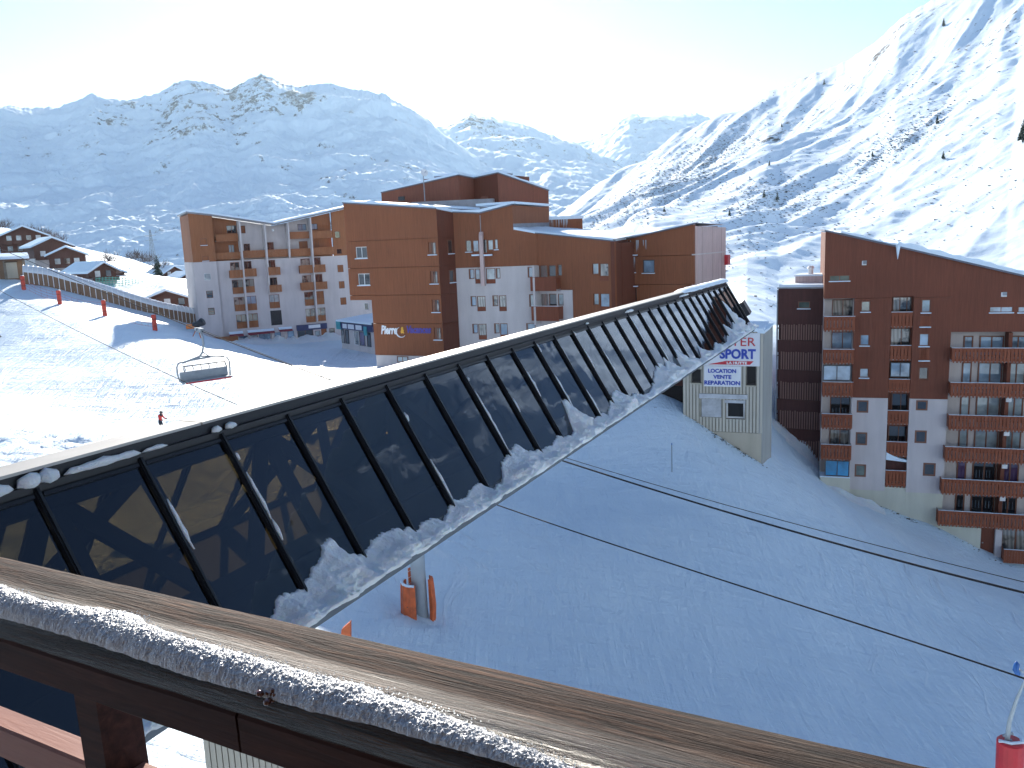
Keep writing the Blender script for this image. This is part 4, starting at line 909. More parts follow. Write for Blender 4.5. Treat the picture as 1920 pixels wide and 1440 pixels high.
# piers
pw1 = [(400, 612, 473, 697), (392, 878, 465, 965), (388, 1145, 460, 1220)]; h = [FD.rect(q5(*r)) for r in pw1]
wall(FD, [(uA1, zbw + .01), (uA2, zbw + .01), (uA2, zo - .02), (uA1, zo - .02)], h, 'cladding', 'clad_d', blD, d=.04)
for r, g in zip(h, ['glass_green', 'glass_sky', 'glass_sky']): window(FD, r, 'frame_brown', g, blD, sill='snow', d=-.08)
pw2 = [(880, 600, 952, 703), (870, 728, 950, 815), (862, 870, 940, 970), (862, 992, 942, 1083), (858, 1137, 933, 1235)]; h = [FD.rect(q5(*r)) for r in pw2]
wall(FD, [(uA3, zbw + .01), (uA4, zbw + .01), (uA4, zo - .02), (uA3, zo - .02)], h, 'cladding', 'clad_d', blD, d=.04)
for i, (r, g) in enumerate(zip(h, ['glass_pale', 'glass_pale', 'glass_sky', 'glass_green', 'glass_dark'])):
    window(FD, r, 'frame_brown', g, blD, sill='snow' if i in (0, 1, 2, 3) else None, d=-.08)
    if i in (1, 3):
        mb = MB(); n = 5
        for k in range(n): uu = r[0] + (r[1] - r[0]) * (k + .5) / n; FD.box(mb, uu - .11, uu + .11, r[2] + .05, r[3] - .03, .0, .03)
        mb.build('window_slats', 'balcony_wood', blD)
w6a = [(345, 122, 433, 215), (337, 362, 424, 458), (330, 602, 415, 696)]; w6b = [(790, 103, 878, 198), (780, 348, 870, 443), (843, 592, 937, 690)]
for (ua_, ub_, ww, gg) in ((uA1, uA2, w6a, ['glass_dark', 'glass_dark', 'glass_green']), (uA3, uA4, w6b, ['glass_dark'] * 3)):
    h = [FD.rect(q6(*r)) for r in ww]
    h = [(a, b, c, min(dd, zbw - .12)) for a, b, c, dd in h]
    zst = FD.uz(c6(700, 810))[1]
    wall(FD, [(ua_, zst), (ub_, zst), (ub_, zbw - .01), (ua_, zbw - .01)], h, 'wall', 'stucco_pink', blD)
    wall(FD, [(ua_, zb), (ub_, zb), (ub_, zst - .01), (ua_, zst - .01)], [], 'base_wall', 'stone_base', blD, d=-.04)
    for r, g in zip(h, gg): window(FD, r, 'frame_brown', g, blD, d=-.02, fw=.13)
# back walls of the recesses
def recess(ua_, ub_, zt_, depth, m='stucco_white', name='recess_wall', z0=zb, cheeks=True):
    mb = MB(); FD.box(mb, ua_ + .01, ub_ - .01, z0, zt_ - .01, -depth - .3, -depth); o = mb.build(name, m, blD)
    if cheeks:
        c = MB(); FD.box(c, ua_ + .002, ua_ + .05, z0, zt_ - .02, -depth, -.36); FD.box(c, ub_ - .05, ub_ - .002, z0, zt_ - .02, -depth, -.36); c.build('recess_cheek', m, blD)
recess(u0D, uA1, zo, 1.3); recess(uA2, uA3, zrc, 1.2, 'clad_d'); recess(uA4, uE, zlong, 1.4)
FDr = FD.shifted(-1.3); FDl = FD.shifted(-1.4); FDm = FD.shifted(-1.2)
def gl(rect_px, F, g, bars, d=.06, frame='frame_brown', hb=False):
    r = F.rect(rect_px); return window(F, r, frame, g, blD, d=d, bars=bars, hbar=hb)
# left stack
for q, g in ((q5(170, 598, 342, 730), 'glass_curtain'), (q5(165, 855, 340, 990), 'glass_sky')): gl(q, FDr, g, 2)
gl(q5(98, 1120, 320, 1243), FD.shifted(.85), 'glass_sky', 2, frame='frame_dark')
for q, g in ((q6(145, 95, 305, 222), 'glass_dark'), (q6(140, 338, 298, 455), 'glass_curtain')): gl(q, FDr, g, 2)
gl(q6(107, 572, 290, 690), FD.shifted(.85), 'glass_blue', 2, frame='frame_dark')
for q in (q5(100, 740, 340, 850), q5(95, 1000, 335, 1110), q5(90, 1260, 322, 1370), q6(92, 230, 300, 335), q6(90, 460, 295, 570)):
    r = FD.rect(q, .9); parapet(FD, (u0D - .0, uA1 + .05, r[2], r[3]), blD, 'balcony_wood', depth=.9, teeth=True, d=.0 if True else 0, gap=.05, bw=.20)
    mb = MB(); FD.box(mb, u0D + .0, uA1 - .02, r[2] + .02, r[2] + .16, -1.29, -.002); mb.build('balcony_floor', 'stucco_white', blD)
r = FD.rect(q6(90, 702, 288, 800), .9); mb = MB(); FD.box(mb, u0D, uA1 + .0, zb, r[3], -1, .9); mb.build('base_wall', 'stone_base', blD); mb = MB(); FD.box(mb, u0D - .03, uA1, r[3] + .002, r[3] + .10, -.5, .95); mb.build('ledge_snow', 'snow', blD)
mb = MB(); FD.box(mb, u0D + .0, u0D + .18, zb, zo - .02, -1.29, -1.0); mb.build('corner_post', 'stucco_white', blD)
# middle stack
gl(q5(650, 577, 820, 698), FDm, 'glass_curtain', 3); gl(q5(632, 826, 806, 965), FDm, 'glass_curtain', 2); gl(q5(632, 1098, 790, 1215), FD.shifted(-.25), 'glass_sky', 2, frame='frame_dark')
gl(q6(605, 68, 745, 200), FDm, 'glass_dark', 2); gl(q6(580, 310, 735, 432), FDm, 'glass_dark', 2)
for q, tt in ((q5(648, 705, 822, 822), 1), (q5(635, 970, 808, 1084), 1), (q5(620, 1238, 795, 1338), 1), (q6(582, 205, 745, 306), 1), (q6(572, 440, 733, 545), 1), (q6(560, 655, 725, 772), 1)):
    r = FD.rect(q, 0); parapet(FD, (uA2 + .02, uA3 - .02, r[2], r[3]), blD, 'balcony_wood', depth=1.15, d=-1.18, teeth=True, sides=False, gap=.05 if tt else .01, bw=.2)
r = FD.rect(q6(565, 570, 728, 652), 0); mb = MB(); n = 12
for i in range(n): uu = uA2 + (uA3 - uA2) * (i + .5) / n; FD.box(mb, uu - .06, uu + .06, r[2], r[3], -.5, -.46)
FD.box(mb, uA2 + .02, uA3 - .02, r[2], r[3], -.6, -.56); o = mb.build('store_slats', 'clad_e', blD); o['kind'] = 'stuff'
# snow heaped on that balcony floor
ra = FD.rect(q6(566, 505, 730, 575), -.3); mb = MB(); n = 14; P = []
for i in range(n + 1):
    f = i / n; P.append(FD.w(uA2 + .03 + (uA3 - uA2 - .06) * f, ra[2] + .05 + (ra[3] - ra[2] - .1) * (1 - f) ** 1.5 * .85 + .12, .02))
P += [FD.w(uA3 - .03, ra[2] - .02, .02), FD.w(uA2 + .03, ra[2] + .12, .02)]; mb.prism(P, -FD.N * .5); mb.build('balcony_snow', 'snow', blD)
zst = FD.uz(c6(650, 775))[1]; mb = MB(); FD.box(mb, uA2 - .01, uA3 + .01, zb, zst, -1.18, -.06); mb.build('base_wall', 'stone_base', blD)
# long balconies to the right: rows measured along the block
rows = [(c5, 990, 1098, 860, 988), (c5, 1265, 1372, 1105, 1252), (c6, 238, 345, 100, 232), (c6, 478, 585, 350, 472), (c6, 720, 830, 592, 712), (c6, 960, 1068, 832, 950)]
xr = {c5: 1200, c6: 1120}
winu = [(D(1240, 900)[0], D(1320, 900)[0], 1), (D(1370, 900)[0], D(1570, 900)[0], 2), (D(1610, 900)[0], D(1760, 900)[0], 2)]
uu0 = winu[2][1] + .6; k = 0
period = winu[2][0] - winu[0][0]
gcyc = [['glass_curtain', 'glass_sky', 'glass_sky'], ['glass_sky', 'glass_pale', 'glass_sky'], ['glass_pale', 'glass_pale', 'glass_dark'], ['glass_pale', 'glass_sky', 'glass_violet'], ['glass_violet', 'glass_violet', 'glass_dark'], ['glass_dark', 'glass_dark', 'glass_curtain']]
for ri, (c, yt, yb, ot, ob) in enumerate(rows):
    x = xr[c]; zt_ = FD.uz(c(x, yt), .9)[1]; z0_ = FD.uz(c(x, yb), .9)[1]
    off = -.0 if ri < 3 else -.15 * (ri - 2)
    parapet(FD, (uA4 + off, uE, z0_, zt_), blD, 'balcony_wood', depth=.9, d=.0, teeth=True, gap=.05, bw=.21)
    mb = MB(); FD.box(mb, uA4 + .02, uE, z0_ + .02, z0_ + .16, -1.39, -.002); mb.build('balcony_floor', 'stucco_white', blD)
    zo1 = FD.uz(c(x, ot))[1]; zo0 = FD.uz(c(x, ob), -1.4)[1]
    zt2 = zo1 + .25 if ri else zo1 - .1
    for (a, b, nb) in winu + [(winu[0][0] + period * 2, winu[0][1] + period * 2, 1)]:
        window(FDl, (a, b, zt_ - .95, zt2 - .35), 'frame_brown', random.choice(gcyc[ri]), blD, d=.06, bars=nb, hbar=False, fw=.11)
    mb = MB(); us_ = D(1592, 900)[0]; FD.box(mb, us_ - .15, us_ + .12, z0_ + .17, zt2 + .05, -1.3, -.0); mb.build('party_wall', 'clad_d', blD)
    bx = MB(); FD.box(bx, us_ - .1, us_ + .3, zt2 - .55, zt2 - .2, .0, .12); bx.build('meter_box', 'white_paint', blD) if ri > 1 else None
    # notched inner face of the balustrade seen through the glass side: white tips row
    tp = MB(); n = int((uE - uA4) / .52)
    zl_ = z0_
ua_, zt_ = FD.uz(c6(990, 1078)); ub_ = FD.uz(c6(1278, 1100))[0]
mb = MB(); FD.box(mb, uA4 - .35, ub_, zb, FD.uz(c6(1100, 1070))[1], -1.0, .02); mb.build('base_wall', 'stone_base', blD)
r = FD.rect(q6(1278, 1085, 1382, 1285), 0); mb = MB(); FD.box(mb, r[0], r[1], r[2] - .3, r[3], -1.0, -.3); dd = mb.build('door', 'clad_d', blD); mb = MB(); FD.box(mb, r[0] + .12, r[0] + .22, r[2] + .95, r[2] + 1.05, -.3, -.24); mb.build('handle', 'metal_grey', dd)
mb = MB(); FD.box(mb, r[1], r[1] + .5, zb, r[3], -1.0, .02); mb.build('base_wall', 'stucco_pink', blD)
window(FDl, (r[1] + .62, uE, r[2] + .2, r[3] - .1), 'frame_brown', 'glass_curtain', blD, d=.5, bars=6, fw=.12)
rp_ = FD.rect(q6(1425, 1248, 1600, 1345), .9); parapet(FD, (r[1] + .5, uE, rp_[2], rp_[3]), blD, 'balcony_wood', depth=.9, teeth=False, gap=.01)
# white louvred vents
for q in (q5(407, 292, 443, 327), q5(1512, 542, 1557, 577)):
    r = FD.rect(q); mb = MB(); FD.box(mb, *r, .01, .07); o = mb.build('vent', 'white_paint', blD); mb = MB()
    for i in (0, 1, 2):
        for j in (0, 1): a = r[0] + .08 + (r[1] - r[0] - .1) / 3 * i; b = r[2] + .1 + (r[3] - r[2] - .12) / 2 * j; FD.box(mb, a, a + .12, b, b + .16, .072, .08)
    mb.build('vent_slots', 'metal_grey', o)
mb = MB(); mb.prism([FD.w(u0D + .02, zb, -1.7), FD.w(uE, zb, -1.7), FD.w(uE, roofz(rlD, uE) - .1, -1.7), FD.w(un, zrn - .1, -1.7), FD.w(u0D + .02, zr0 - .1, -1.7)], -FD.N * 11); mb.build('core', 'clad_d', blD)
mb = MB(); mb.prism([FD.w(u0D + .02, zo + .03, -.35), FD.w(uA4, zo + .03, -.35), FD.w(uE, zlong + 2, -.35), FD.w(uE, roofz(rlD, uE) - .1, -.35), FD.w(un, zrn - .1, -.35), FD.w(u0D + .02, zr0 - .1, -.35)], -FD.N * 1.36); mb.build('core', 'clad_d', blD)
roof_strip(FD, [(u0D - .08, zr0), (un, zrn)], -12, .25, .14, 'roof_edge', 'roof_edge', blD); roof_strip(FD, rlD[1:], -12, .3, .14, 'roof_edge', 'roof_edge', blD)
roof_strip(FD, [(u0D + 1.2, zr0 + (zrn - zr0) * .2), (un, zrn)], -12, .2, .13, 'roof_snow', 'snow', blD, lift=.142, noise=.16, seg=.5); roof_strip(FD, rlD[1:], -12, .26, .34, 'roof_snow', 'snow', blD, lift=.142, noise=.18, seg=.45)
mb = MB(); c = FD.w(un, zrn, .36); mb.tube([c + Vector((0, 0, .3)), c, c - Vector((0, 0, .45)), c - Vector((0, 0, .95))], [.22, .17, .1, .02], 8); mb.build('snow_tongue', 'snow', blD, smooth=True)

# ------------------------------------------------------------------ slatted stair block
FE = pxfac(1457, 75.5, 1547, 73.5)
blE = thing('stair_block', 'narrow dark stair block banded with upright slats, left of the balcony block', 'building', tuple(FE.w(0, -21, 0)))
def E_(x, y, d=0): return FE.uz(c4(x, y), d)
ue0 = E_(920, 600)[0]; ue1 = E_(1290, 600)[0] + .3; zte = FE.uz((1500, 541))[1]; zb = -26
rw = FE.rect(q4(1085, 22, 1180, 78)); 
bands = [(0, 'w'), (210, 's'), (330, 'p'), (430, 's'), (568, 'p'), (668, 's'), (803, 'p'), (898, 's'), (1035, 'p'), (1125, 's'), (1285, 'p')]
zz = [zte] + [E_(1100, y)[1] for y, _ in bands[1:]] + [zb]
for i, (y, kd) in enumerate(bands):
    zt_, z0_ = zz[i], zz[i + 1]
    if kd == 'w': wall(FE, [(ue0, z0_), (ue1, z0_), (ue1, zt_), (ue0, zt_)], [rw], 'cladding', 'clad_e', blE)
    elif kd == 'p': mb = MB(); FE.box(mb, ue0, ue1, z0_ + .01, zt_ - .01, -.3, 0); mb.build('band_panel', 'clad_e', blE)
    else:
        mb = MB(); n = 19
        for k in range(n):
            uu = ue0 + .25 + (ue1 - ue0 - .3) * (k + .5) / n; e = random.uniform(0, .12); FE.box(mb, uu - .055, uu + .055, z0_ + .02, zt_ - .02 + e, .005, .05)
        o = mb.build('slats', 'slat_e', blE); o['kind'] = 'stuff'
        mb = MB(); FE.box(mb, ue0, ue1, z0_ + .01, zt_ - .01, -.5, -.32); FE.box(mb, ue0, ue1, zt_ - .35, zt_ - .25, -.1, 0); mb.build('stair_void', 'clad_e', blE)
window(FE, rw, 'frame_brown', 'glass_green', blE, sill='snow')
mb = MB(); FE.box(mb, ue0 + .02, ue1, zb, zte - .05, -6, -.52); mb.build('core', 'clad_e', blE)
mb = MB(); FE.box(mb, ue0 - .1, ue1, zte, zte + .12, -6, .12); mb.build('roof_edge', 'roof_metal', blE)
mb = MB(); FE.box(mb, ue0 + .05, ue1, zte + .122, zte + .35, -5.8, .05); mb.build('roof_snow', 'snow', blE)
mb = MB(); FE.box(mb, ue0 + 1.0, ue1, zte + .35, zte + .95, -5.5, -2.5); mb.build('roof_housing', 'clad_pale', blE); mb = MB(); FE.box(mb, ue0 + 1.0, ue1, zte + .952, zte + 1.1, -5.5, -2.5); mb.build('housing_snow', 'snow', blE)
mb = MB(); c = FE.w(ue0 + 2.2, zte + .9, -3.5); mb.tube([c, c + Vector((0, 0, .7)), c + Vector((0, 0, .72)), c + Vector((0, 0, .95))], [.22, .22, .34, .2], 12); mb.build('chimney_cap', 'white_paint', blE)
mb = MB(); FE.box(mb, ue0 - .12, ue0 - .02, zb, zte - .1, -.2, .06); mb.build('downpipe', 'metal_grey', blE)

# ------------------------------------------------------------------ ski-hire building
FC = pxfac(1280, 60, 1430, 58); 
blC = thing('ski_hire_shop', 'cream ribbed shop building behind the far end of the footbridge', 'shop', tuple(FC.w(2, -15, 0)))
def C_(x, y, d=0): return FC.uz(c4(x, y), d)
ul, ur = C_(172, 800)[0], C_(808, 800)[0]; ztp = C_(760, 262)[1]; zsd = C_(620, 1062)[1]
hc = [FC.rect(q4(238, 560, 314, 668)), FC.rect(q4(675, 536, 752, 688)), FC.rect(q4(318, 795, 476, 940)), FC.rect(q4(512, 805, 662, 955))]
# ribbed siding: proud ribs on a sheet darkened to paint shade between them
wall(FC, [(ul, zsd), (ur, zsd), (ur, ztp), (ul, ztp)], hc, 'siding_sheet', 'sheet_groove_shade', blC, reveal=.35)
def sub_iv(z0, z1, u, holes, pad=.06):
    iv = [(z0, z1)]
    for h in holes:
        if h[0] - pad < u < h[1] + pad:
            out = []
            for a, b in iv:
                if h[3] <= a or h[2] >= b: out.append((a, b)); continue
                if h[2] > a: out.append((a, h[2] - .01))
                if h[3] < b: out.append((h[3] + .01, b))
            iv = out
    return iv
mb = MB(); n = int((ur - ul) / .235)
for i in range(n):
    uu = ul + (ur - ul) * (i + .5) / n
    for a, b in sub_iv(zsd + .02, ztp - .02, uu, hc, .1): FC.box(mb, uu - .078, uu + .078, a, b, .002, .06)
o = mb.build('siding_ribs', 'corrugated_cream', blC); o['kind'] = 'stuff'
mb = MB(); FC.box(mb, ul, ur - .02, -24, zsd - .01, -5, .05); mb.build('base_wall', 'concrete', blC)
mb = MB(); FC.box(mb, ul + .05, ur - .05, zsd, ztp - .02, -5, -.5); mb.build('core', 'dark_void', blC)
FCs = Fac(FC.w(ur, 0, .06).xy, at(1448, 700, 60.8).xy); FCs.N = Vector((FCs.U.y, -FCs.U.x, 0))
Lc = FCs.L; zc0 = FC.uz((1430, 625))[1]; zc1 = FCs.uz((1446, 611))[1]
mb = MB(); mb.prism([FCs.w(0, -24, 0), FCs.w(Lc, -24, 0), FCs.w(Lc, zc1, 0), FCs.w(Lc * .6, zc0 + .1, 0), FCs.w(0, zc0, 0)], -FCs.N * .35); mb.build('side_wall', 'concrete_grey', blC)
mb = MB(); mb.prism([FCs.w(-.05, zc0, .05), FCs.w(Lc * .6, zc0 + .1, .05), FCs.w(Lc, zc1, .05), FCs.w(Lc, zc1 + .12, .05), FCs.w(Lc * .6, zc0 + .25, .05), FCs.w(-.05, zc0 + .18, .05)], -FCs.N * .5); mb.build('coping_snow', 'snow', blC)
mb = MB(); FC.box(mb, ul, ur, ztp + .002, ztp + .22, -5, .08); mb.build('roof_snow', 'snow', blC)
window(FC, hc[0], 'frame_dark', 'glass_void', blC, d=-.3); window(FC, hc[1], 'frame_dark', 'glass_void', blC, d=-.3)
# roller shutter of separate laths, and its open neighbour
sh = MB(); r = hc[2]; FC.box(sh, r[0], r[1], r[2], r[3], -.12, -.08); so_ = sh.build('roller_shutter', 'shutter_grey', blC); n = 13
lm = None
mb = MB()
for i in range(n): z = r[2] + (r[3] - r[2]) * (i + .5) / n; FC.box(mb, r[0] + .02, r[1] - .02, z - .055, z + .035, -.079, -.045)
o = mb.build('laths', 'shutter_grey', so_); o['kind'] = 'stuff'
window(FC, hc[3], 'frame_white', 'glass_void', blC, d=-.28, fw=.12)
mb = MB(); r = hc[3]; FC.box(mb, r[0] - .1, r[1] + .05, r[3] - .22, r[3] + .0, -.2, .06); mb.build('shutter_housing', 'shutter_grey', blC)
r = FC.rect(q4(302, 757, 685, 793), .1); mb = MB(); FC.box(mb, r[0], r[1], r[2], r[3], .04, .22); mb.build('shutter_box', 'shutter_grey', blC)
for r in hc[:2]: mb = MB(); FC.box(mb, r[0] - .04, r[1] + .04, r[2] - .1, r[2], -.1, .08); mb.build('sill', 'concrete', blC)
# dark passage wall left of the shop
dk = thing('passage_wall', 'dark brown timber wall in shadow below the footbridge, left of the cream shop', 'wall', tuple(FC.w(ul - 1, -15, 0)))
mb = MB(); FC.box(mb, ul - 2.6, ul - .03, -20, C_(100, 735)[1] + 1.3, -3.2, -2.8); mb.build('boards', 'clad_e', dk); mb = MB(); FC.box(mb, ul - 2.6, ul - .03, -20, C_(100, 745)[1], -2.79, -2.3); mb.build('plinth', 'dark_void', dk)
# signs
s1 = thing('sport_shop_sign', 'large white sign with red and blue sport lettering, partly hidden by the footbridge', 'sign', tuple(FC.w(C_(580, 525)[0], C_(580, 525)[1], .06)))
ua_ = C_(300, 400)[0]; ub_, zt_ = C_(785, 272); z0_ = C_(785, 535)[1]; mb = MB(); FC.box(mb, ua_ - 1.3, ub_, z0_, zt_, .06, .18); mb.build('board', 'sign_white', s1)
ue_ = C_(750, 370)[0]; z = C_(700, 373)[1]; hgt = C_(700, 305)[1] - z; ws = (C_(750, 340)[0] - C_(620, 340)[0]); wI = ws * 2.35
text_mesh('INTER', FC, ue_ - wI, z, hgt / .7, 'sign_red', s1, d=.20, bold=False, width=wI, ext=.015)
ue_ = C_(752, 440)[0]; z = C_(700, 472)[1]; hgt = C_(700, 400)[1] - z; ws = C_(752, 440)[0] - C_(465, 440)[0]
text_mesh('SPORT', FC, ue_ - ws, z, hgt / .7, 'sign_blue', s1, d=.20, bold=True, width=ws, ext=.015)
P = [FC.w(*C_(372, 518), .185), FC.w(*C_(705, 522), .185), FC.w(*C_(735, 494), .185), FC.w(*C_(520, 490), .185)]; mb = MB(); mb.prism(P, FC.N * .015); mb.build('flash', 'sign_red', s1)
ua2 = C_(522, 510)[0]; ub2 = C_(682, 510)[0]; z = C_(600, 516)[1]; text_mesh('LA HUTTE', FC, ua2, z, (C_(600, 497)[1] - z) / .7, 'letter_white', s1, d=.215, bold=True, width=ub2 - ua2, ext=.01)
s2 = thing('hire_sign', 'white sign with blue words location vente reparation, between the two dark windows', 'sign', tuple(FC.w(C_(486, 695)[0], C_(486, 695)[1], .06)))
r = FC.rect(q4(340, 536, 632, 698), .1); mb = MB(); FC.box(mb, *r, .06, .14); mb.build('board', 'sign_white', s2)
for s, x0, x1, yb, yt in (('LOCATION', 373, 596, 585, 556), ('VENTE', 413, 558, 632, 604), ('REPARATION', 344, 627, 680, 650)):
    a = C_(x0, yb)[0]; b = C_(x1, yb)[0]; z = C_((x0 + x1) / 2, yb)[1]; hgt = C_((x0 + x1) / 2, yt)[1] - z
    text_mesh(s, FC, a, z, hgt / .7, 'sign_blue', s2, d=.155, bold=True, width=b - a, ext=.012)

# ------------------------------------------------------------------ glazed footbridge
def cray(px, py): d = FWD + RIGHT * ((px - 960) / FPX) + UPV * ((720 - py) / FPX); return d
VPB = cray(1681, 439.5); dB = VPB.normalized(); SB = 1.6; cB = .1367
D0 = SB * dB.dot(FWD) / cB
T0 = cray(62.6, 918.4) * D0
hB = dB.cross(Vector((0, 0, 1))).normalized(); nv = hB.cross(dB).normalized()   # hB points right/near, nv up
def in_section(px, py, k):
    r = cray(px, py); base = T0 + dB * SB * k; return r * (base.dot(dB) / r.dot(dB)) - base
pv = in_section(573, 1118, 2)
pv = hB * pv.dot(hB) + nv * pv.dot(nv)
npl = (cray(623, 1146).cross(cray(1415, 612))).normalized()      # viewer's plane of the gutter line
wG = -(T0.dot(npl)) / pv.dot(npl)
nP = dB.cross(pv).normalized(); nP = nP if nP.dot(hB) > 0 else -nP
def BP(k, w, off=0.0): return T0 + dB * SB * k + pv * w + nP * off
def to_kw(px, py, off=0.0):
    r = ray(px, py); o = T0 + nP * off; q = r * (o.dot(nP) / r.dot(nP)); v = q - T0 - nP * off
    return v.dot(dB) / SB, v.dot(pv) / pv.dot(pv)
WROOF = .42; K0, K1 = -5, 29.7; up2 = nv * .27 - hB * .05
fb = thing('covered_footbridge', 'long black glazed footbridge with slanting panes and snow along its foot', 'footbridge', tuple(BP(12, 1.0) - Vector((0, 0, 1))))
FT = lambda k, a=0.0, b=0.0: T0 + dB * SB * k + hB * a + nv * b
wEnd = 1.02
# glass and mullions
for k in range(int(K0), 30):
    k1 = min(k + 1, K1 - .02); a = .035
    mb = MB(); P = [BP(k + a, .02, .0), BP(k1 - a, .02, .0), BP(k1 - a, wEnd, .0), BP(k + a, wEnd, .0)]; mb.prism(P, nP * .012); mb.build('glass_pane', 'tinted_glass', fb)
for k in list(range(int(K0), 30)) + [K1]:
    mb = MB(); mb.beam(BP(k, -.01, .03), BP(k, wEnd + .03, .03), .08, .07, nP); mb.beam(BP(k, -.01, .08), BP(k, wEnd + .03, .08), .04, .03, nP); mb.build('mullion', 'bridge_black', fb)
mb = MB(); 
for k in range(int(K0), 30): mb.beam(BP(k + .04, .035, .03), BP(min(k + .96, K1), .035, .03), .05, .06, nP)
mb.prism([BP(K0, -.02, .02), BP(K1, -.02, .02), BP(K1, .045, .012), BP(K0, .045, .012)], -nP * .05); mb.prism([FT(K0, .06, -.06), FT(K1, .06, -.06), FT(K1, .06, .04), FT(K0, .06, .04)], -hB * .1); mb.build('head_bar', 'bridge_black', fb)
# fascia, cap, joints
mb = MB(); mb.prism([FT(K0, .06, -.02), FT(K1, .06, -.02), FT(K1, .02, .25), FT(K0, .02, .25)], -hB * .12); mb.build('fascia', 'bridge_black', fb)
mb = MB(); mb.prism([FT(K0, .13, .05), FT(K1, .13, .05), FT(K1, .13, .09), FT(K0, .13, .09)], -hB * .10); mb.build('ledge', 'bridge_black', fb)
ks_ = [-5, -2.1, -.35, 1.75, 4.6, 7.6, 10.6, 13.6, 16.6, 19.6, 22.6, 25.6, K1]
for a, b in zip(ks_, ks_[1:]):
    mb = MB(); mb.prism([FT(a + .012, .07, .255), FT(b - .012, .07, .255), FT(b - .012, -WROOF, .255), FT(a + .012, -WROOF, .255)], nv * .04); mb.build('roof_cap', 'bridge_roof', fb)
mb = MB(); mb.prism([FT(K0, -.0, .19), FT(K1, 0, .19), FT(K1, -WROOF + .05, .19), FT(K0, -WROOF + .05, .19)], nv * .06); mb.build('ceiling', 'deck_dark', fb)
# far side: mirrored slant
def BF(k, w, off=0.0): return FT(k, -WROOF + .05) - hB * (pv.dot(hB) * w) + nv * (pv.dot(nv) * w) + (-hB * nP.dot(hB) + nv * nP.dot(nv)) * off
for k in range(int(K0), 30, 3):
    mb = MB(); k1 = min(k + 3, K1); mb.prism([BF(k + .03, 0), BF(k1 - .03, 0), BF(k1 - .03, wEnd), BF(k + .03, wEnd)], -hB * .012); mb.build('rear_pane', 'tinted_glass', fb)
for k in range(int(K0), 31):
    mb = MB(); mb.beam(BF(min(k, K1), 0, .03), BF(min(k, K1), wEnd, .03), .07, .1, hB); mb.build('rear_mullion', 'bridge_black', fb)
mb = MB(); mb.prism([BF(K0, -.03, .02), BF(K1, -.03, .02), BF(K1, .045, .012), BF(K0, .045, .012)], hB * .05); mb.build('rear_head_bar', 'bridge_black', fb)
# deck and skirt
zf = .80
mb = MB(); mb.prism([BP(K0, zf, -.10), BP(K1, zf, -.10), BF(K1, zf, -.10), BF(K0, zf, -.10)], -nv * .25); mb.build('deck', 'deck_dark', fb)
mb = MB(); mb.prism([BP(K0, zf - .10, -.12), BP(K1, zf - .10, -.12), BP(K1, wEnd, -.12), BP(K0, wEnd, -.12)], -nP * .05); mb.build('skirt', 'deck_dark', fb)
mb = MB(); mb.prism([BP(K0, wEnd, -.1), BP(K1, wEnd, -.1), BF(K1, wEnd, -.1), BF(K0, wEnd, -.1)], -nv * .12); mb.build('soffit', 'bridge_black', fb)
# truss members on both sides, in long N bays
for side, B in ((0, BP), (1, BF)):
    mbs = []
    for k in np.arange(K0, 28.6, 2.6):
        k = float(k) + (.9 if side else 0); e = min(k + 2.6, K1 - .1)
        segs = [((k, .02), (k, .98), .30), ((k, .02), (k + 1.3, .95), .26), ((k + 1.3, .95), (e, .02), .26)] if not side else [((k, .02), (k + 1.3, .95), .22), ((k + 1.3, .95), (e, .02), .22)]
        for (a, b, wd) in segs:
            mb = MB(); mb.beam(B(a[0], a[1], -.34), B(b[0], b[1], -.34), wd, .10, nP if not side else hB); mb.build('truss_beam', 'truss', fb)
    mb = MB(); mb.beam(B(K0, .04, -.32), B(K1, .04, -.32), .22, .2, nP); mb.beam(B(K0, zf - .03, -.32), B(K1, zf - .03, -.32), .2, .2, nP); mb.build('truss_chord', 'truss', fb)
mb = MB(); mb.prism([BF(4.6, 0, -.06), BF(K1, 0, -.06), BF(K1, .98, -.06), BF(4.6, .98, -.06)], hB * .03); mb.build('rear_light_stop', 'deck_dark', fb)  # opaque sheet added to stop daylight coming through the rear panes
# warm ceiling lamps inside
for k, w_ in ((5.15, .30), (6.05, .26), (7.8, .27), (8.6, .24)):
    mb = MB(); c = FT(k, -.0, -.05) + hB * .22; c = BP(k, w_, -.55); mb.obox(c, dB, hB, nv, .17 if k in (5.15, 7.8) else .07, .03, .015); mb.build('ceiling_lamp', 'lamp_warm', fb)
# gutter along the foot
mb = MB(); a = BP(K0, wG, 0); b_ = BP(K1 + .4, wG, 0); mb.prism([BP(K0, wG - .055, .06), BP(K1 + .4, wG - .055, .06), BP(K1 + .4, wG + .005, -.02), BP(K0, wG + .005, -.02)], -nv * .06); mb.build('gutter', 'gutter_grey', fb)
mb = MB(); mb.prism([BP(K0, 1.0, -.03), BP(K1 + .3, 1.0, -.03), BP(K1 + .3, wG - .03, -.03), BP(K0, wG - .03, -.03)], -nv * .05); mb.build('foot_plate', 'gutter_grey', fb)
# end frame and hatch
mb = MB(); mb.prism([BP(K1, 0, .05), BP(K1, wEnd, .05), BF(K1, wEnd, .05), BF(K1, 0, .05)], dB * .15); mb.build('end_wall', 'bridge_black', fb)
mb = MB(); mb.prism([BP(K1 - .1, .50, .13), BP(K1 + .5, .46, .13), BP(K1 + .5, .78, .13), BP(K1 - .1, .82, .13)], nP * .25); mb.build('hatch', 'metal_dark', fb)
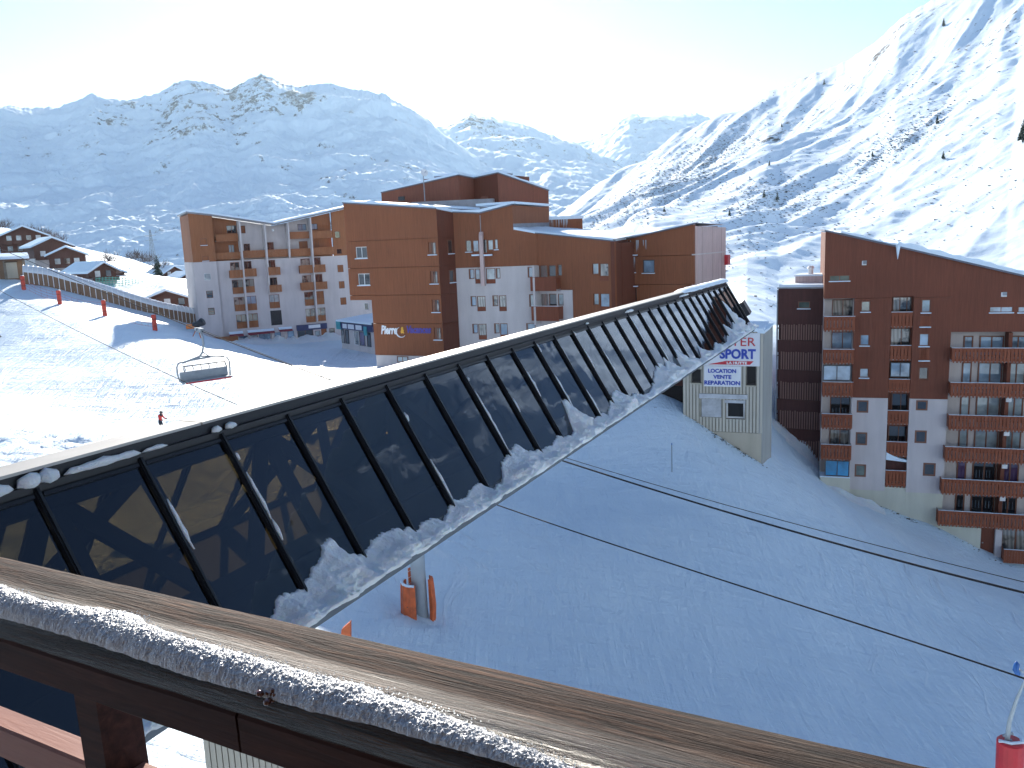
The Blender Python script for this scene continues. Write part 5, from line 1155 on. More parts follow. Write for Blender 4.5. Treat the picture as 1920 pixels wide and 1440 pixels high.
# snow banked on the panes: outline traced in the plane of the glass
def r1(x, y): return 500 + x / 2.4, 560 + y / 2.4
def r2(x, y): return 1000 + x / 3.6, 500 + y / 3.6
OUT = [r1(-260, 1640), r1(-100, 1560), r1(20, 1440), r1(60, 1330), r1(140, 1320), r1(200, 1225), r1(242, 1165), r1(255, 1085), r1(290, 1070), r1(325, 1120), r1(350, 1155), r1(400, 1150), r1(435, 1150), r1(465, 1095), r1(520, 1050), r1(560, 1040), r1(620, 1035), r1(670, 1045), r1(690, 1015), r1(745, 985), r1(800, 1005), r1(830, 905), r1(880, 905), r1(925, 850), r1(955, 825), r1(1010, 875), r1(1060, 820), r1(1060, 745), r1(1090, 690), r1(1120, 655), r1(1180, 690), r1(1240, 680), r1(1290, 650), r1(1310, 620), r1(1350, 625), r1(1385, 600), r1(1330, 455), r1(1350, 450), r1(1425, 590),
       r2(380, 1045), r2(430, 1020), r2(460, 985), r2(500, 1010), r2(530, 860), r2(555, 835), r2(620, 870), r2(650, 880), r2(690, 855), r2(740, 870), r2(790, 850), r2(810, 770), r2(830, 655), r2(855, 650), r2(890, 720), r2(900, 690), r2(880, 610), r2(955, 700), r2(990, 690), r2(1005, 680), r2(930, 545), r2(980, 565), r2(1035, 640), r2(1080, 650), r2(1090, 618), r2(1140, 620), r2(1110, 530), r2(1150, 570), r2(1220, 570), r2(1225, 510), r2(1280, 535), r2(1310, 505), r2(1310, 440), r2(1260, 400), r2(1350, 430), r2(1345, 360), r2(1270, 225), r2(1300, 250), r2(1380, 370), r2(1430, 400), r2(1455, 375), r2(1480, 395), (1416, 604)]
ow = [to_kw(*p, .03) for p in OUT]; kk = []; ww_ = []
for k, w_ in ow:
    if kk and k <= kk[-1] + .02: k = kk[-1] + .02
    kk.append(k); ww_.append(w_)
kk = [K0] + kk; ww_ = [.93] + ww_
kf = np.arange(K0 + .02, K1 + .3, .02); wf = np.interp(kf, kk, ww_); rngk = np.random.RandomState(3)
wf = wf + .020 * fbm(kf * 3.0, kf * 0 + 3, 5, .6) + .030 * fbm(kf * 9.0, kf * 0 + 7, 4, .65) + .012 * fbm(kf * 30, kf * 0 + 2, 2, .6); wf = np.minimum(wf, wG - .08)
nr = 34; V = np.zeros((nr, len(kf), 3)); wg2 = wG - .012 + .022 * fbm(kf * 2.6, kf * 0, 6, .7)
T_, A_, P_, N_ = [np.array(v) for v in (T0, dB * SB, pv, nP)]
for i in range(nr):
    t = i / (nr - 1)
    wv = wf + (wg2 - wf) * t
    span = (wg2 - wf) * pv.length
    th = (.05 + .42 * smooth01(t * 1.05) * np.minimum(1, span / .7)) * np.minimum(1, t * 22) * (1 - smooth01((t - .93) / .07) * .55)
    th = th * (1 + .6 * fbm(kf * 2.4, wv * 6.0, 6, .62)) + .012
    th = th + .015 * fbm(kf * 8, wv * 20, 3) * min(1, t * 12)
    if i == 0: th = th * 0 - .01
    V[i] = T_ + A_ * kf[:, None] + P_ * wv[:, None] + N_ * th[:, None]
V2 = np.concatenate([V, (V[-1] - N_ * .22)[None]], 0)
o = grid_mesh('snow_bank', V2, 'snow_bank'); tag(o, 'ragged bank of snow heaped along the foot of the bridge panes', 'snow', kind='stuff')
# slivers of snow on the upper side of mullions and lumps on the ledge
slv = []
for (p, q) in [((300 + 0, 940), (352, 1035)), ((437, 850), (440, 865)), ((452, 888), (505, 975)), ((505, 975), (525, 1015)), ((752, 775), (760, 792)), ((797, 866), (845, 952)), ((885, 735), (940, 850)), ((940, 850), (950, 860)), ((983, 697), (1010, 745)), ((1040, 700), (1062, 775)), ((958, 749), (970, 775)), ((869, 709), (873, 716)), ((1130, 660), (1158, 712)), ((1087, 618), (1090, 626)), ((1172, 595), (1200, 650)), ((1200, 650), (1215, 690)), ((1080, 740), (1120, 790)), ((1020, 640), (1028, 655)), ((1095, 655), (1112, 690)), ((1232, 640), (1262, 690)), ((1262, 600), (1295, 660))]:
    k0, w0 = to_kw(*p, .1); k1, w1_ = to_kw(*q, .1); kc = round((k0 + k1) / 2); slv.append((kc, w0, w1_))
mb = MB()
for kc, w0, w1_ in slv:
    n = max(4, int((w1_ - w0) * 22)); pts_ = []; rs = []
    for i in range(n + 1):
        t = i / n; pts_.append(BP(kc + .038 + random.uniform(-.006, .006), w0 + (w1_ - w0) * t, .085)); rs.append(.008 + .034 * math.sin(math.pi * min(.96, t + .02)) * random.uniform(.5, 1.25))
    mb.tube(pts_, rs, 7)
o = mb.build('mullion_snow', 'snow_bank', smooth=True); tag(o, 'thin slivers of snow lying along the sloping bars of the bridge', 'snow', kind='stuff')
mb = MB()
def ledge_blob(x0, x1, hgt=.06, yy=None):
    k0 = to_kw(x0, 936.9 - .2959 * x0 - 16)[0]; k1 = to_kw(x1, 936.9 - .2959 * x1 - 16)[0]; n = max(5, int((k1 - k0) * 14)); pts_ = []; rs = []
    for i in range(n + 1):
        t = i / n; rs.append((.012 + hgt * math.sin(math.pi * t) ** .4) * random.uniform(.75, 1.15) if 0 < i < n else .006); pts_.append(FT(k0 + (k1 - k0) * t, .09, .095 + rs[-1] * .5))
    mb.tube(pts_, rs, 8)
for a in ((-40, 12, .07), (18, 62, .10), (58, 98, .11), (105, 250, .055), (252, 300, .03), (383, 402, .045), (408, 430, .05), (1160, 1176, .05), (1086, 1092, .03), (1262, 1280, .05)): ledge_blob(*a)
o = mb.build('ledge_snow', 'snow_bank', smooth=True); tag(o, 'small lumps of snow left on the ledge under the bridge roof', 'snow', kind='stuff')
k0 = 22.0; kf2 = np.linspace(k0, K1 + .1, 120); V = []
for i, (a, hh_) in enumerate(((.12, .20), (.13, .26), (.05, .36), (-.15, .40), (-.42, .38), (-.48, .25))):
    e = np.minimum(1, (kf2 - k0) / 1.0) ** .5; z = .26 + (hh_ - .26) * e + .05 * fbm(kf2 * 1.2, kf2 * 0 + i * .3, 4) * e; V.append(np.array(T0)[None] + np.array(dB * SB)[None] * kf2[:, None] + np.array(hB)[None] * a + np.array(nv)[None] * z[:, None])
o = grid_mesh('roof_snow', np.stack(V), 'snow'); tag(o, 'thick sunlit snow cap on the far end of the bridge roof', 'snow', kind='stuff')

# ------------------------------------------------------------------ balcony handrail in front
dR = cray(-1700, 660); dR = -dR.normalized()          # from far left towards near right
acr = Vector((dR.y, -dR.x, 0)).normalized()
if acr.y > 0: acr = -acr                                # towards the viewer
HR = .36
rf = cray(500, 1038 + .2217 * 500); PF = rf * (-HR / rf.z)
upR = acr.cross(dR).normalized(); upR = upR if upR.z > 0 else -upR
def sec(px, py):
    r = cray(px, py); return r
def section_hit(px, py, mode, val):
    """point of the rail-parallel line seen at this pixel with given (mode a or z) offset from PF, returns (a,z)"""
    n = cray(px, py).cross(cray(-1700, 660)).normalized()      # viewer's plane holding the line
    A0 = PF.dot(n); ca = acr.dot(n); cz = upR.dot(n)
    if mode == 'z': z = val; a = -(A0 + cz * z) / ca
    else: a = val; z = -(A0 + ca * a) / cz
    return a, z
aN, zN_ = section_hit(500, 1195 + .305 * 500, 'z', -.034)
_, zBt = section_hit(300, 1259 + .353 * 300, 'a', aN - .006)
print('rail width', aN, 'fascia', zBt, 'near', PF)
rail = thing('balcony_railing', 'weathered brown wooden balcony railing running diagonally across the foreground', 'railing', tuple(PF + Vector((0, 0, -1))))
frame = Matrix((tuple(dR), tuple(acr), tuple(upR))).transposed().to_4x4(); frame.translation = PF
def rail_part(name, verts, faces, m, smooth=True, loc=frame, parent=rail):
    me = bpy.data.meshes.new(name); me.from_pydata(verts, [], faces); me.update(); me.materials.append(MATS[m])
    import bmesh
    b = bmesh.new(); b.from_mesh(me); bmesh.ops.recalc_face_normals(b, faces=b.faces[:]); b.to_mesh(me); b.free()
    if smooth: me.polygons.foreach_set('use_smooth', [True] * len(me.polygons))
    o = bpy.data.objects.new(name, me); link(o); o.parent = parent
    o.matrix_local = Matrix.Translation(-ORG[parent.name]) @ loc if parent is rail else Matrix.Identity(4); return o
def extrude_profile(prof, s0, s1, ns, jitter=0.0, seed=0):
    ss = np.linspace(s0, s1, ns); n = len(prof); vs = []; fs = []
    PA = np.array(prof); cen = PA.mean(0); dirn = PA - cen; dirn /= np.maximum(np.linalg.norm(dirn, axis=1)[:, None], 1e-6)
    for i, s in enumerate(ss):
        j = jitter * (fbm(np.full(n, s * 4.0), np.arange(n) * .9 + seed, 4, .6)) + jitter * .5 * fbm(np.full(n, s * 22.0), np.arange(n) * 2.3 + seed, 2, .6) if jitter else 0
        Q = PA + dirn * (np.asarray(j)[..., None] if jitter else 0); vs += [(s, q[0], q[1]) for q in Q]
    for i in range(ns - 1):
        for j in range(n): a = i * n + j; b = i * n + (j + 1) % n; fs.append((a, b, b + n, a + n))
    fs.append(tuple(range(n))); fs.append(tuple((ns - 1) * n + j for j in reversed(range(n)))); return vs, fs
prof = []
TH = .040
for t in np.linspace(90, 180, 6): prof.append((.012 + .012 * math.cos(R(t)) , -.012 + .012 * math.sin(R(t))))
prof = prof[::-1]
topn = 26
for i in range(topn): f = (i + 1) / topn; prof.append((.012 + (aN - .034) * f, .0 - .004 * f + .0012 * math.sin(f * 9)))
for t in np.linspace(85, 0, 9): prof.append((aN - .022 + .022 * math.cos(R(t)), -.026 + .022 * math.sin(R(t))))
prof += [(aN, -.036), (aN - .004, -.0405), (aN * .5, -.041), (0, -.041)]
vs, fs = extrude_profile(prof, -2.6, 1.6, 700, .0011, 2); rail_part('handrail', vs, fs, 'rail_wood')
zf1 = zBt
for s0, s1 in ((-2.6, .055), (.058, 1.6)):
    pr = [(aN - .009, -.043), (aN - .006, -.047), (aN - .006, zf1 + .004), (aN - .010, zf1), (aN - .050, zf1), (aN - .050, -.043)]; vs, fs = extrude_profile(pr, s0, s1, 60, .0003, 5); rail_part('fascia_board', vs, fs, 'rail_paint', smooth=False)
# lower rail(s) and post
a_r = aN - .028
def lower(px0, py0, px1, py1, z, name):
    a0, _ = section_hit(px0, py0, 'z', z); a1, _ = section_hit(px1, py1, 'z', z); return a0, a1
zl1 = zf1 - .115
a0, a1 = lower(0, 1320, 0, 1365, zl1, 'x'); print('lower', a0, a1)
def bar(a0, a1, z0, z1, s0, s1, name, m):
    pr = [(a0, z1), (a1, z1), (a1, z0), (a0, z0)]; 
    pr = [(a0 + .003, z1), (a1 - .003, z1), (a1, z1 - .003), (a1, z0), (a0, z0), (a0, z1 - .003)]
    vs, fs = extrude_profile(pr, s0, s1, 40, .0003, 8); return rail_part(name, vs, fs, m, smooth=False)
def s_at(px, py, a, z):
    r = cray(px, py); # solve for s: point PF + s dR + a acr + z upR along ray (least squares)
    M = np.array([[dR.x, -r.x], [dR.y, -r.y], [dR.z, -r.z]]); q = PF + acr * a + upR * z; s, t = np.linalg.lstsq(M, -np.array(q), rcond=None)[0]; return s
sp0 = s_at(196, 1390, a1 + .012, zl1); sp1 = s_at(280, 1410, a0, zl1)
print('post', sp0, sp1)
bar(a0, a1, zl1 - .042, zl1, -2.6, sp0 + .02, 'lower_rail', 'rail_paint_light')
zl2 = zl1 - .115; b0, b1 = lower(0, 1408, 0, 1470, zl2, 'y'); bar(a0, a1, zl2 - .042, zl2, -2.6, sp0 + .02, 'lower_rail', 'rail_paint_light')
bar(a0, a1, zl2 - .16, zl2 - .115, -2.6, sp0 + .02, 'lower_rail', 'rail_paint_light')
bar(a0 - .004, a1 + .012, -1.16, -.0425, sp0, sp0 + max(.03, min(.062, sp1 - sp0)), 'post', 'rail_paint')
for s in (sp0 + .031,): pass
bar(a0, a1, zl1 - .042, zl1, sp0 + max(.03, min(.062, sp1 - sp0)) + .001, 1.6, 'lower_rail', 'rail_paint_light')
# cracks with filler and knots in the top
def on_top(px, py, z=0.0):
    r = cray(px, py); q = PF + upR * z; t = q.dot(upR) / r.dot(upR); v = r * t - q; return v.dot(dR), v.dot(acr)
for (px, py, ra, rb, ang, m) in []:
    s, a = on_top(px, py); n = 14; vs = []
    for i in range(n):
        t = 2 * math.pi * i / n; k = 1 + .15 * math.sin(3 * t + px); x = ra * k * math.cos(t); y = rb * k * math.sin(t); c_, s_ = math.cos(R(ang)), math.sin(R(ang)); vs.append((s + x * c_ - y * s_, a + x * s_ + y * c_, .0012))
    vs += [(x, y, -.006) for x, y, z in vs]; fs = [tuple(range(n))] + [(i, (i + 1) % n, n + (i + 1) % n, n + i) for i in range(n)]
    rail_part('knot', vs, fs, m, smooth=False)
# snow lying on the handrail
up_ = [(-60, 1080), (0, 1098), (36, 1111), (98, 1137), (157, 1144), (255, 1153), (270, 1160), (281, 1173), (365, 1206), (456, 1228), (583, 1264), (691, 1287), (819, 1330), (928, 1373), (1037, 1417), (1074, 1434), (1110, 1452)]
lo_ = [(-60, 1135), (0, 1155), (146, 1195), (255, 1231), (365, 1268), (474, 1297), (583, 1330), (693, 1354), (819, 1391), (928, 1421), (1001, 1441), (1090, 1470)]
U_ = [on_top(*p) for p in up_]; L_ = [on_top(*p) for p in lo_]
s_a = max(U_[0][0], L_[0][0]); s_b = min(U_[-1][0], L_[-1][0])
ss = np.linspace(s_a, s_b, 1500); ua_ = np.interp(ss, [p[0] for p in U_], [p[1] for p in U_]); la_ = np.interp(ss, [p[0] for p in L_], [p[1] for p in L_])
ua_ = ua_ + .0012 * fbm(ss * 60, ss * 0, 4, .6); la_ = la_ + .002 * fbm(ss * 40, ss * 0 + 5, 4, .6)
nr = 60; V = np.zeros((nr, len(ss), 3)); hmax = .018 * np.interp(ss, [s_a, s_a + (s_b - s_a) * .45, s_b - .08, s_b], [1.0, .95, .42, .12])
for i in range(nr):
    t = i / (nr - 1); a = ua_ + (la_ - ua_) * t; hh_ = hmax * (np.sin(math.pi * t ** 1.25) ** .55 if 0 < t < 1 else 0)
    g = fbm(ss * 130, a * 130, 3, .7) * .0016 + fbm(ss * 420, a * 420, 2, .7) * .0013 + fbm(ss * 18, a * 18, 3) * .002
    z = -.002 + hh_ + g * (1 if 0 < i < nr - 1 else 0)
    V[i, :, 0] = ss; V[i, :, 1] = a; V[i, :, 2] = z
o = grid_mesh('rail_snow', V, 'snow_crisp'); o.matrix_world = frame; tag(o, 'grainy strip of melting snow along the foreground handrail', 'snow', kind='stuff')
# loose ice grains around it
mb = MB()
for i in range(1500):
    s = random.uniform(s_a, s_b + .15); k = random.random(); a = float(np.interp(s, ss, ua_)) - abs(random.gauss(0, .004)) if k < .45 else float(np.interp(s, ss, la_)) + abs(random.gauss(0, .010))
    if a > aN - .006 or a < 0: continue
    e = random.uniform(.0003, .0009); z = -.0005 if a < aN - .024 else -.003
    p = Vector((s, a, z + e * .5)); mb.add([p + Vector((e, 0, 0)), p + Vector((0, e, 0)), p - Vector((e, 0, 0)), p - Vector((0, e, 0)), p + Vector((0, 0, e)), p - Vector((0, 0, e))], [(0, 1, 4), (1, 2, 4), (2, 3, 4), (3, 0, 4), (1, 0, 5), (2, 1, 5), (3, 2, 5), (0, 3, 5)])
o = mb.build('ice_grains', 'ice', local=True); o.matrix_world = frame; tag(o, 'glinting ice grains scattered on the wet handrail', 'ice', kind='stuff')
# small wet brown clump
s, a = on_top(509, 1313, -.006); cl = thing('seed_clump', 'small wet reddish brown clump stuck on the handrail edge beside the snow', 'seed clump', tuple(PF + dR * s + acr * a))
import bmesh
for i in range(16):
    c = PF + dR * (s + random.gauss(0, .0032)) + acr * (a + random.gauss(0, .0055)) + upR * (-.006 + random.uniform(0, .011)); b = bmesh.new(); bmesh.ops.create_icosphere(b, subdivisions=2, radius=random.uniform(.002, .0036)); me = bpy.data.meshes.new('scale')
    for v in b.verts: v.co = Vector((v.co.x, v.co.y * 1.3, v.co.z * .8)) + (c - ORG[cl.name])
    b.to_mesh(me); b.free(); me.materials.append(MATS['seed']) if 'seed' in MATS else None; me.polygons.foreach_set('use_smooth', [True] * len(me.polygons)); o = bpy.data.objects.new('scale', me); link(o); o.parent = cl

# ------------------------------------------------------------------ chairlift
PYL = at(790, 1168, 36); RD = Vector((-14.7, 16, 0)).normalized(); RN = Vector((RD.y, -RD.x, 0))
def rope_fn(pts, origin):
    xs = [p[0] for p in pts]; ys = [p[1] for p in pts]; c = np.polyfit(xs, ys, 3)
    def f(px):
        r = ray(px, float(np.polyval(c, px))); t = origin.dot(RN) / r.dot(RN); return r * t
    return f
oA = Vector((PYL.x, PYL.y, 0)) - RN * .0; oB = Vector((PYL.x - 3.7, PYL.y - 3.4, 0))
rA = rope_fn([(-200, 385), (0, 460), (210, 548), (375, 616.5), (460, 658), (622, 720), (1057, 867), (1300, 940), (1520, 1000), (1797, 1080), (1920, 1114)], oA)
rA2 = rope_fn([(0, 458), (210, 546), (375, 612), (460, 652), (622, 714), (1060, 863), (1300, 928), (1520, 986), (1870, 1080), (1920, 1092)], oA)
rB = rope_fn([(0, 546), (230, 660), (460, 766), (935, 949.6), (1100, 1004), (1300, 1068), (1513, 1140), (1920, 1272)], oB)
def rope(f, x0, x1, rad, label):
    xs = np.linspace(x0, x1, 90); mb = MB(); mb.tube([f(float(x)) for x in xs], rad, 6); o = mb.build('haul_rope' if rad > .015 else 'signal_cable', 'rope', smooth=True); tag(o, label, 'cable'); return o
rope(rA, -150, 2300, .028, 'far haul rope of the chairlift, the one carrying the hanging chair'); rope(rA2, -150, 2300, .011, 'thin signal cable strung just above the far chairlift rope'); rope(rB, -150, 2300, .017, 'near haul rope of the chairlift, lower and without a chair')
# chair
g0 = rA(375); X = RN * (1 if RN.x > 0 else -1); Yd = RD; Zv = Vector((0, 0, 1))
ch = thing('lift_chair', 'empty six-seat lift chair with red-edged seat hanging from the far rope above the piste', 'chairlift chair', tuple(g0 - Vector((0, 0, 3))))
def L(x, z, y=0.0): return g0 + X * x * .96 + Zv * z * .78 + Yd * y
mb = MB(); mb.obox(L(0, .02), RD, X, Zv, .32, .14, .12); mb.obox(L(0, .1, .25), RD, X, Zv, .12, .22, .10); mb.build('grip', 'metal_grey', ch)
mb = MB(); mb.tube([L(0, -.05), L(.12, -.5), L(.14, -1.1), L(.02, -1.75), L(-.25, -2.15), L(-.6, -2.3)], .07, 8); mb.tube([L(.0, -1.7), L(.3, -2.05), L(.5, -2.18)], .04, 6); mb.build('hanger_arm', 'metal_grey', ch, smooth=True)
W2 = 1.72; mb = MB()
mb.tube([L(-W2 + .35, -2.42), L(-.8, -2.30), L(.6, -2.22), L(W2 - .35, -2.32)], .055, 8); mb.tube([L(-.9, -2.28), L(-.2, -2.05), L(.5, -2.2)], .045, 6)
mb.build('cross_beam', 'metal_grey', ch, smooth=True)
for s in (-1, 1):
    mb = MB(); mb.tube([L(s * (W2 - .4), -2.34), L(s * (W2 - .08), -2.42), L(s * (W2 + .05), -2.75), L(s * (W2 + .05), -3.3), L(s * (W2 - .02), -3.85, -.1), L(s * (W2 - .15), -4.05, -.45)], .05, 8); mb.build('side_frame', 'metal_grey', ch, smooth=True)
mb = MB(); mb.obox(L(0, -3.55, .05), X, Yd, Zv, W2 - .18, .05, .30); bk = mb.build('backrest', 'metal_grey', ch, bevel=.02)
mb = MB(); mb.tube([L(-W2 + .2, -3.23, .05), L(W2 - .2, -3.23, .05)], .05, 6); mb.build('red_edge', 'red_pad', bk)
mb = MB(); mb.obox(L(0, -3.95, -.32), X, Yd, Zv, W2 - .18, .30, .05); st = mb.build('seat', 'metal_grey', ch, bevel=.02)
mb = MB(); mb.tube([L(-W2 + .2, -4.0, -.62), L(W2 - .2, -4.0, -.62)], .05, 6); mb.build('red_edge', 'red_pad', st)
for i in range(6):
    mb = MB(); x = (i - 2.5) * .54; mb.tube([L(x, -2.72, -.1), L(x, -3.0, -.35), L(x - .12, -3.05, -.4)], .022, 5); mb.build('bar_hook', 'metal_dark', ch)
mb = MB(); mb.tube([L(-W2 + .3, -3.1, -.3), L(-W2 + .3, -2.72, -.1), L(W2 - .3, -2.72, -.1), L(W2 - .3, -3.1, -.3)], .035, 6); mb.build('safety_bar', 'metal_dark', ch)
# pylon with padding
py_ = thing('lift_pylon', 'round grey chairlift pylon with orange crash pads round its foot, behind the footbridge', 'lift pylon', tuple(PYL))
zr = rA(790).z; mb = MB(); zg = gz(PYL.x, PYL.y); mb.tube([Vector((PYL.x, PYL.y, zg - .6)), Vector((PYL.x, PYL.y, zr - .2))], [.35, .31], 24); mb.build('column', 'steel_paint', py_, smooth=True)
mb = MB(); a = Vector((PYL.x, PYL.y, zr - .3)); mb.beam(a + RN * -.6, a + RN * -.3 + (oB - oA) * 1.05, .28, .3); mb.build('cross_arm', 'steel_paint', py_)
for o_, f, xx in ((oA, rA, 790), (oB, rB, 566)):
    p = f(xx)
    for i in range(4):
        mb = MB(); c = p + RD * (i - 1.5) * .5 - Zv * .24; mb.tube([c - RN * .05, c + RN * .05], .2, 14); mb.build('sheave', 'rubber', py_)
def pad(c, a0, a1, r, h, th, m, parent, zg, name='crash_pad'):
    mb = MB(); n = 14
    for (ri, ro, z0, z1) in ((r, r + th, zg, zg + h),):
        vs = []; fs = []
        ps = []
        for i in range(n + 1):
            a = R(a0 + (a1 - a0) * i / n); u = Vector((math.cos(a), math.sin(a), 0)); wob = .03 * math.sin(i * 1.7)
            for (rr_, z) in ((ri, z0), (ro + wob, z0), (ro + .05 + wob, z0 + h * .35), (ro + .02 + wob, z0 + h * .7), (ro - .02 + wob, z1 - .06), (ri + .03, z1), (ri, z1 - .03)): vs.append(c + u * rr_ + Vector((0, 0, z - c.z)))
        k = 7
        for i in range(n):
            for j in range(k): a = i * k + j; b = i * k + (j + 1) % k; fs.append((a, b, b + k, a + k))
        fs.append(tuple(range(k))); fs.append(tuple(n * k + j for j in reversed(range(k)))); mb.add(vs, fs)
    o = mb.build(name, m, parent, smooth=False); return o
c = Vector((PYL.x, PYL.y, zg))
p1 = pad(c + Vector((-.12, -.12, 0)), 150, 272, .54, 2.35, .16, 'orange_pad', py_, zg - .35); p2 = pad(c + Vector((.1, .05, 0)), -35, 35, .42, 2.1, .14, 'orange_pad', py_, zg - .02); p3 = pad(c + Vector((-.05, .3, 0)), 80, 160, .42, 2.3, .14, 'orange_pad', py_, zg + .1)
def arc_snow(c, a0, a1, r, z, parent):
    mb = MB(); pts_ = [c + Vector((math.cos(R(a)) * r, math.sin(R(a)) * r, z)) for a in np.linspace(a0, a1, 14)]; mb.tube(pts_, [.05 + .025 * random.random() for _ in pts_], 6); mb.build('pad_snow', 'snow', parent, smooth=True)
arc_snow(c + Vector((-.12, -.12, 0)), 155, 268, .63, 2.0, p1)
for z in (.35, 1.0):
    mb = MB(); mb.tube([c + Vector((-.12, -.12, 0)) + Vector((math.cos(R(a)) * .70, math.sin(R(a)) * .70, z)) for a in np.linspace(150, 272, 12)], .018, 5); mb.build('strap', 'rubber', p1)
mb = MB(); lx = Vector((-.40, .12, 0))
for s in (-.14, .14): mb.tube([c + lx + Vector((s * .6, s, .4)), c + lx * .95 + Vector((s * .6, s, zr - zg - .5))], .018, 5)
for i in range(26): z = .6 + i * .3; mb.tube([c + lx + Vector((-.084, -.14, z)), c + lx + Vector((.084, .14, z))], .012, 4)
mb.build('ladder', 'white_paint', py_)
p = at(655, 1188, 30); o_ = thing('crash_mat', 'small orange crash mat corner showing just above the wooden handrail', 'crash mat', tuple(p)); mb = MB(); zt = 0
mb.prism([at(656, 1167, 30), at(656.5, 1240, 30), at(634, 1240, 30), at(640, 1181, 30)], Vector((.02, .25, 0))); mb.build('mat', 'orange_pad', o_, bevel=.02)
# thin stake
p = on_ground(1260, 886, 40, 75); sk = thing('piste_stake', 'thin bare stake standing alone in the shaded snow below the ski hire shop', 'stake', tuple(p)); mb = MB(); mb.tube([p - Zv * .3, p + Zv * 1.95], .022, 6); mb.build('pole', 'metal_dark', sk); mb = MB(); mb.tube([p + Zv * 1.9, p + Zv * 2.02], .035, 6); mb.build('cap', 'lance_blue', sk)
# snow lance, lower right corner
YL = 22
sn = thing('snow_lance', 'snow-making lance with red padded foot and blue head in the lower right corner', 'snow lance', tuple(at(1900, 1560, YL)))
a = at(1887, 1592, YL); b = at(1895, 1388, YL); mb = MB(); mb.tube([a, a.lerp(b, .5), b - Zv * .05, b], [.37, .37, .36, .31], 18); mb.build('padding', 'red_pad', sn, smooth=False)
mb = MB(); mb.tube([b + Vector((-.35, 0, 0)), b + Vector((-.1, -.2, .03)), b + Vector((.25, -.15, .01)), b + Vector((.34, .05, 0))], .05, 6); mb.build('pad_snow', 'snow', sn, smooth=True)
pl = [at(1888, 1392, YL), at(1893, 1352, YL), at(1906, 1312, YL), at(1921, 1278, YL - .3), at(1922, 1262, YL - .5), at(1912, 1256, YL - .6)]
mb = MB(); mb.tube(pl, [.07, .06, .045, .035, .03, .03], 8); mb.build('lance_tube', 'steel_paint', sn, smooth=True)
for t in (.02, .35): mb = MB(); q = pl[0].lerp(pl[1], t); mb.tube([q - Zv * .02 + Vector((-.14, 0, 0)), q + Vector((.14, 0, .05))], .045, 6); mb.build('clamp', 'metal_grey', sn)
mb = MB(); h0 = at(1906, 1240, YL - .6); h1 = at(1909, 1268, YL - .6); mb.tube([h0, h0.lerp(h1, .2), h0.lerp(h1, .55) + Vector((-.05, 0, 0)), h0.lerp(h1, .85), h1], [.02, .075, .085, .07, .03], 10); mb.build('lance_head', 'lance_blue', sn, smooth=True)

# ------------------------------------------------------------------ padded posts and net along the piste
bases = [((45, 544), 'nearest the timber hut', 27), ((112.5, 571), 'second from the timber hut', 27), ((197, 592), 'third from the timber hut', 30), ((291, 620), 'farthest right, by the snow bank', 31)]
tops = []
first = None
def red_post(loc, h, label):
    t = thing('padded_post', label, 'padded post', tuple(loc), 'red padded posts along the piste edge')
    p = MB(); p.tube([loc - Zv * .3, loc + Zv * (h + .25)], .06, 8); p.build('post', 'metal_dark', t)
    p = MB(); p.tube([loc - Zv * .1, loc + Zv * .05, loc + Zv * h * .5, loc + Zv * (h - .08), loc + Zv * h], [.24, .27, .26, .27, .2], 12); p.build('padding', 'orange_pad_red', t)
    for z in (.3, .7): p = MB(); p.tube([loc + Zv * (h * z - .02), loc + Zv * (h * z + .02)], .285, 12); p.build('strap', 'rubber', t)
    p = MB(); p.tube([loc + Zv * (h - .01), loc + Zv * (h + .07)], [.2, .1], 10); p.build('snow_cap', 'snow', t)
    return t
simple('orange_pad_red', (.62, .07, .04), .55, var=.25, scale=3)
for (b_, lab, hp) in bases:
    p = on_ground(b_[0], b_[1], 60, 140); h = hp * p.y / FPX * .98; red_post(p, h, 'red padded post on the piste edge, ' + lab); tops.append((p, h))
for i in range(3):
    (a, ha), (b, hb_) = tops[i], tops[i + 1]; mb = MB()
    for z in (.25, .45, .65, .85):
        mb.tube([(a + Zv * ha * z).lerp(b + Zv * hb_ * z, t) - Zv * .35 * 4 * t * (1 - t) for t in np.linspace(0, 1, 12)], .014, 4)
    n = int((b - a).length / 1.2)
    for k in range(1, n): t = k / n; q = (a).lerp(b, t); mb.tube([q + Zv * (ha * .2 - 1.4 * t * (1 - t) * .9), q + Zv * (ha * .85 - 1.4 * t * (1 - t))], .008, 4)
    o = mb.build('safety_net', 'net_red'); tag(o, 'sagging red net line between ' + ['the first and second padded posts', 'the second and third padded posts', 'the third and fourth padded posts'][i], 'safety net', 'net lines between the padded posts')
# green netting on the slope behind
mb = MB()
for j in range(5):
    mb.tube([at(180 + 105 * t, 522 + 12 * t + j * 3.4 - 6 * math.sin(t * 3), 150 + 12 * t) for t in np.linspace(0, 1, 14)], .05, 4)
for i in range(18):
    t = i / 17; x = 180 + 105 * t; y = 522 + 12 * t - 6 * math.sin(t * 3); mb.tube([at(x, y - 2, 150 + 12 * t), at(x, y + 17, 150 + 12 * t)], .05, 4)
o = mb.build('green_net', 'net_green'); tag(o, 'green safety netting on the sunny slope behind the covered conveyor', 'safety net')

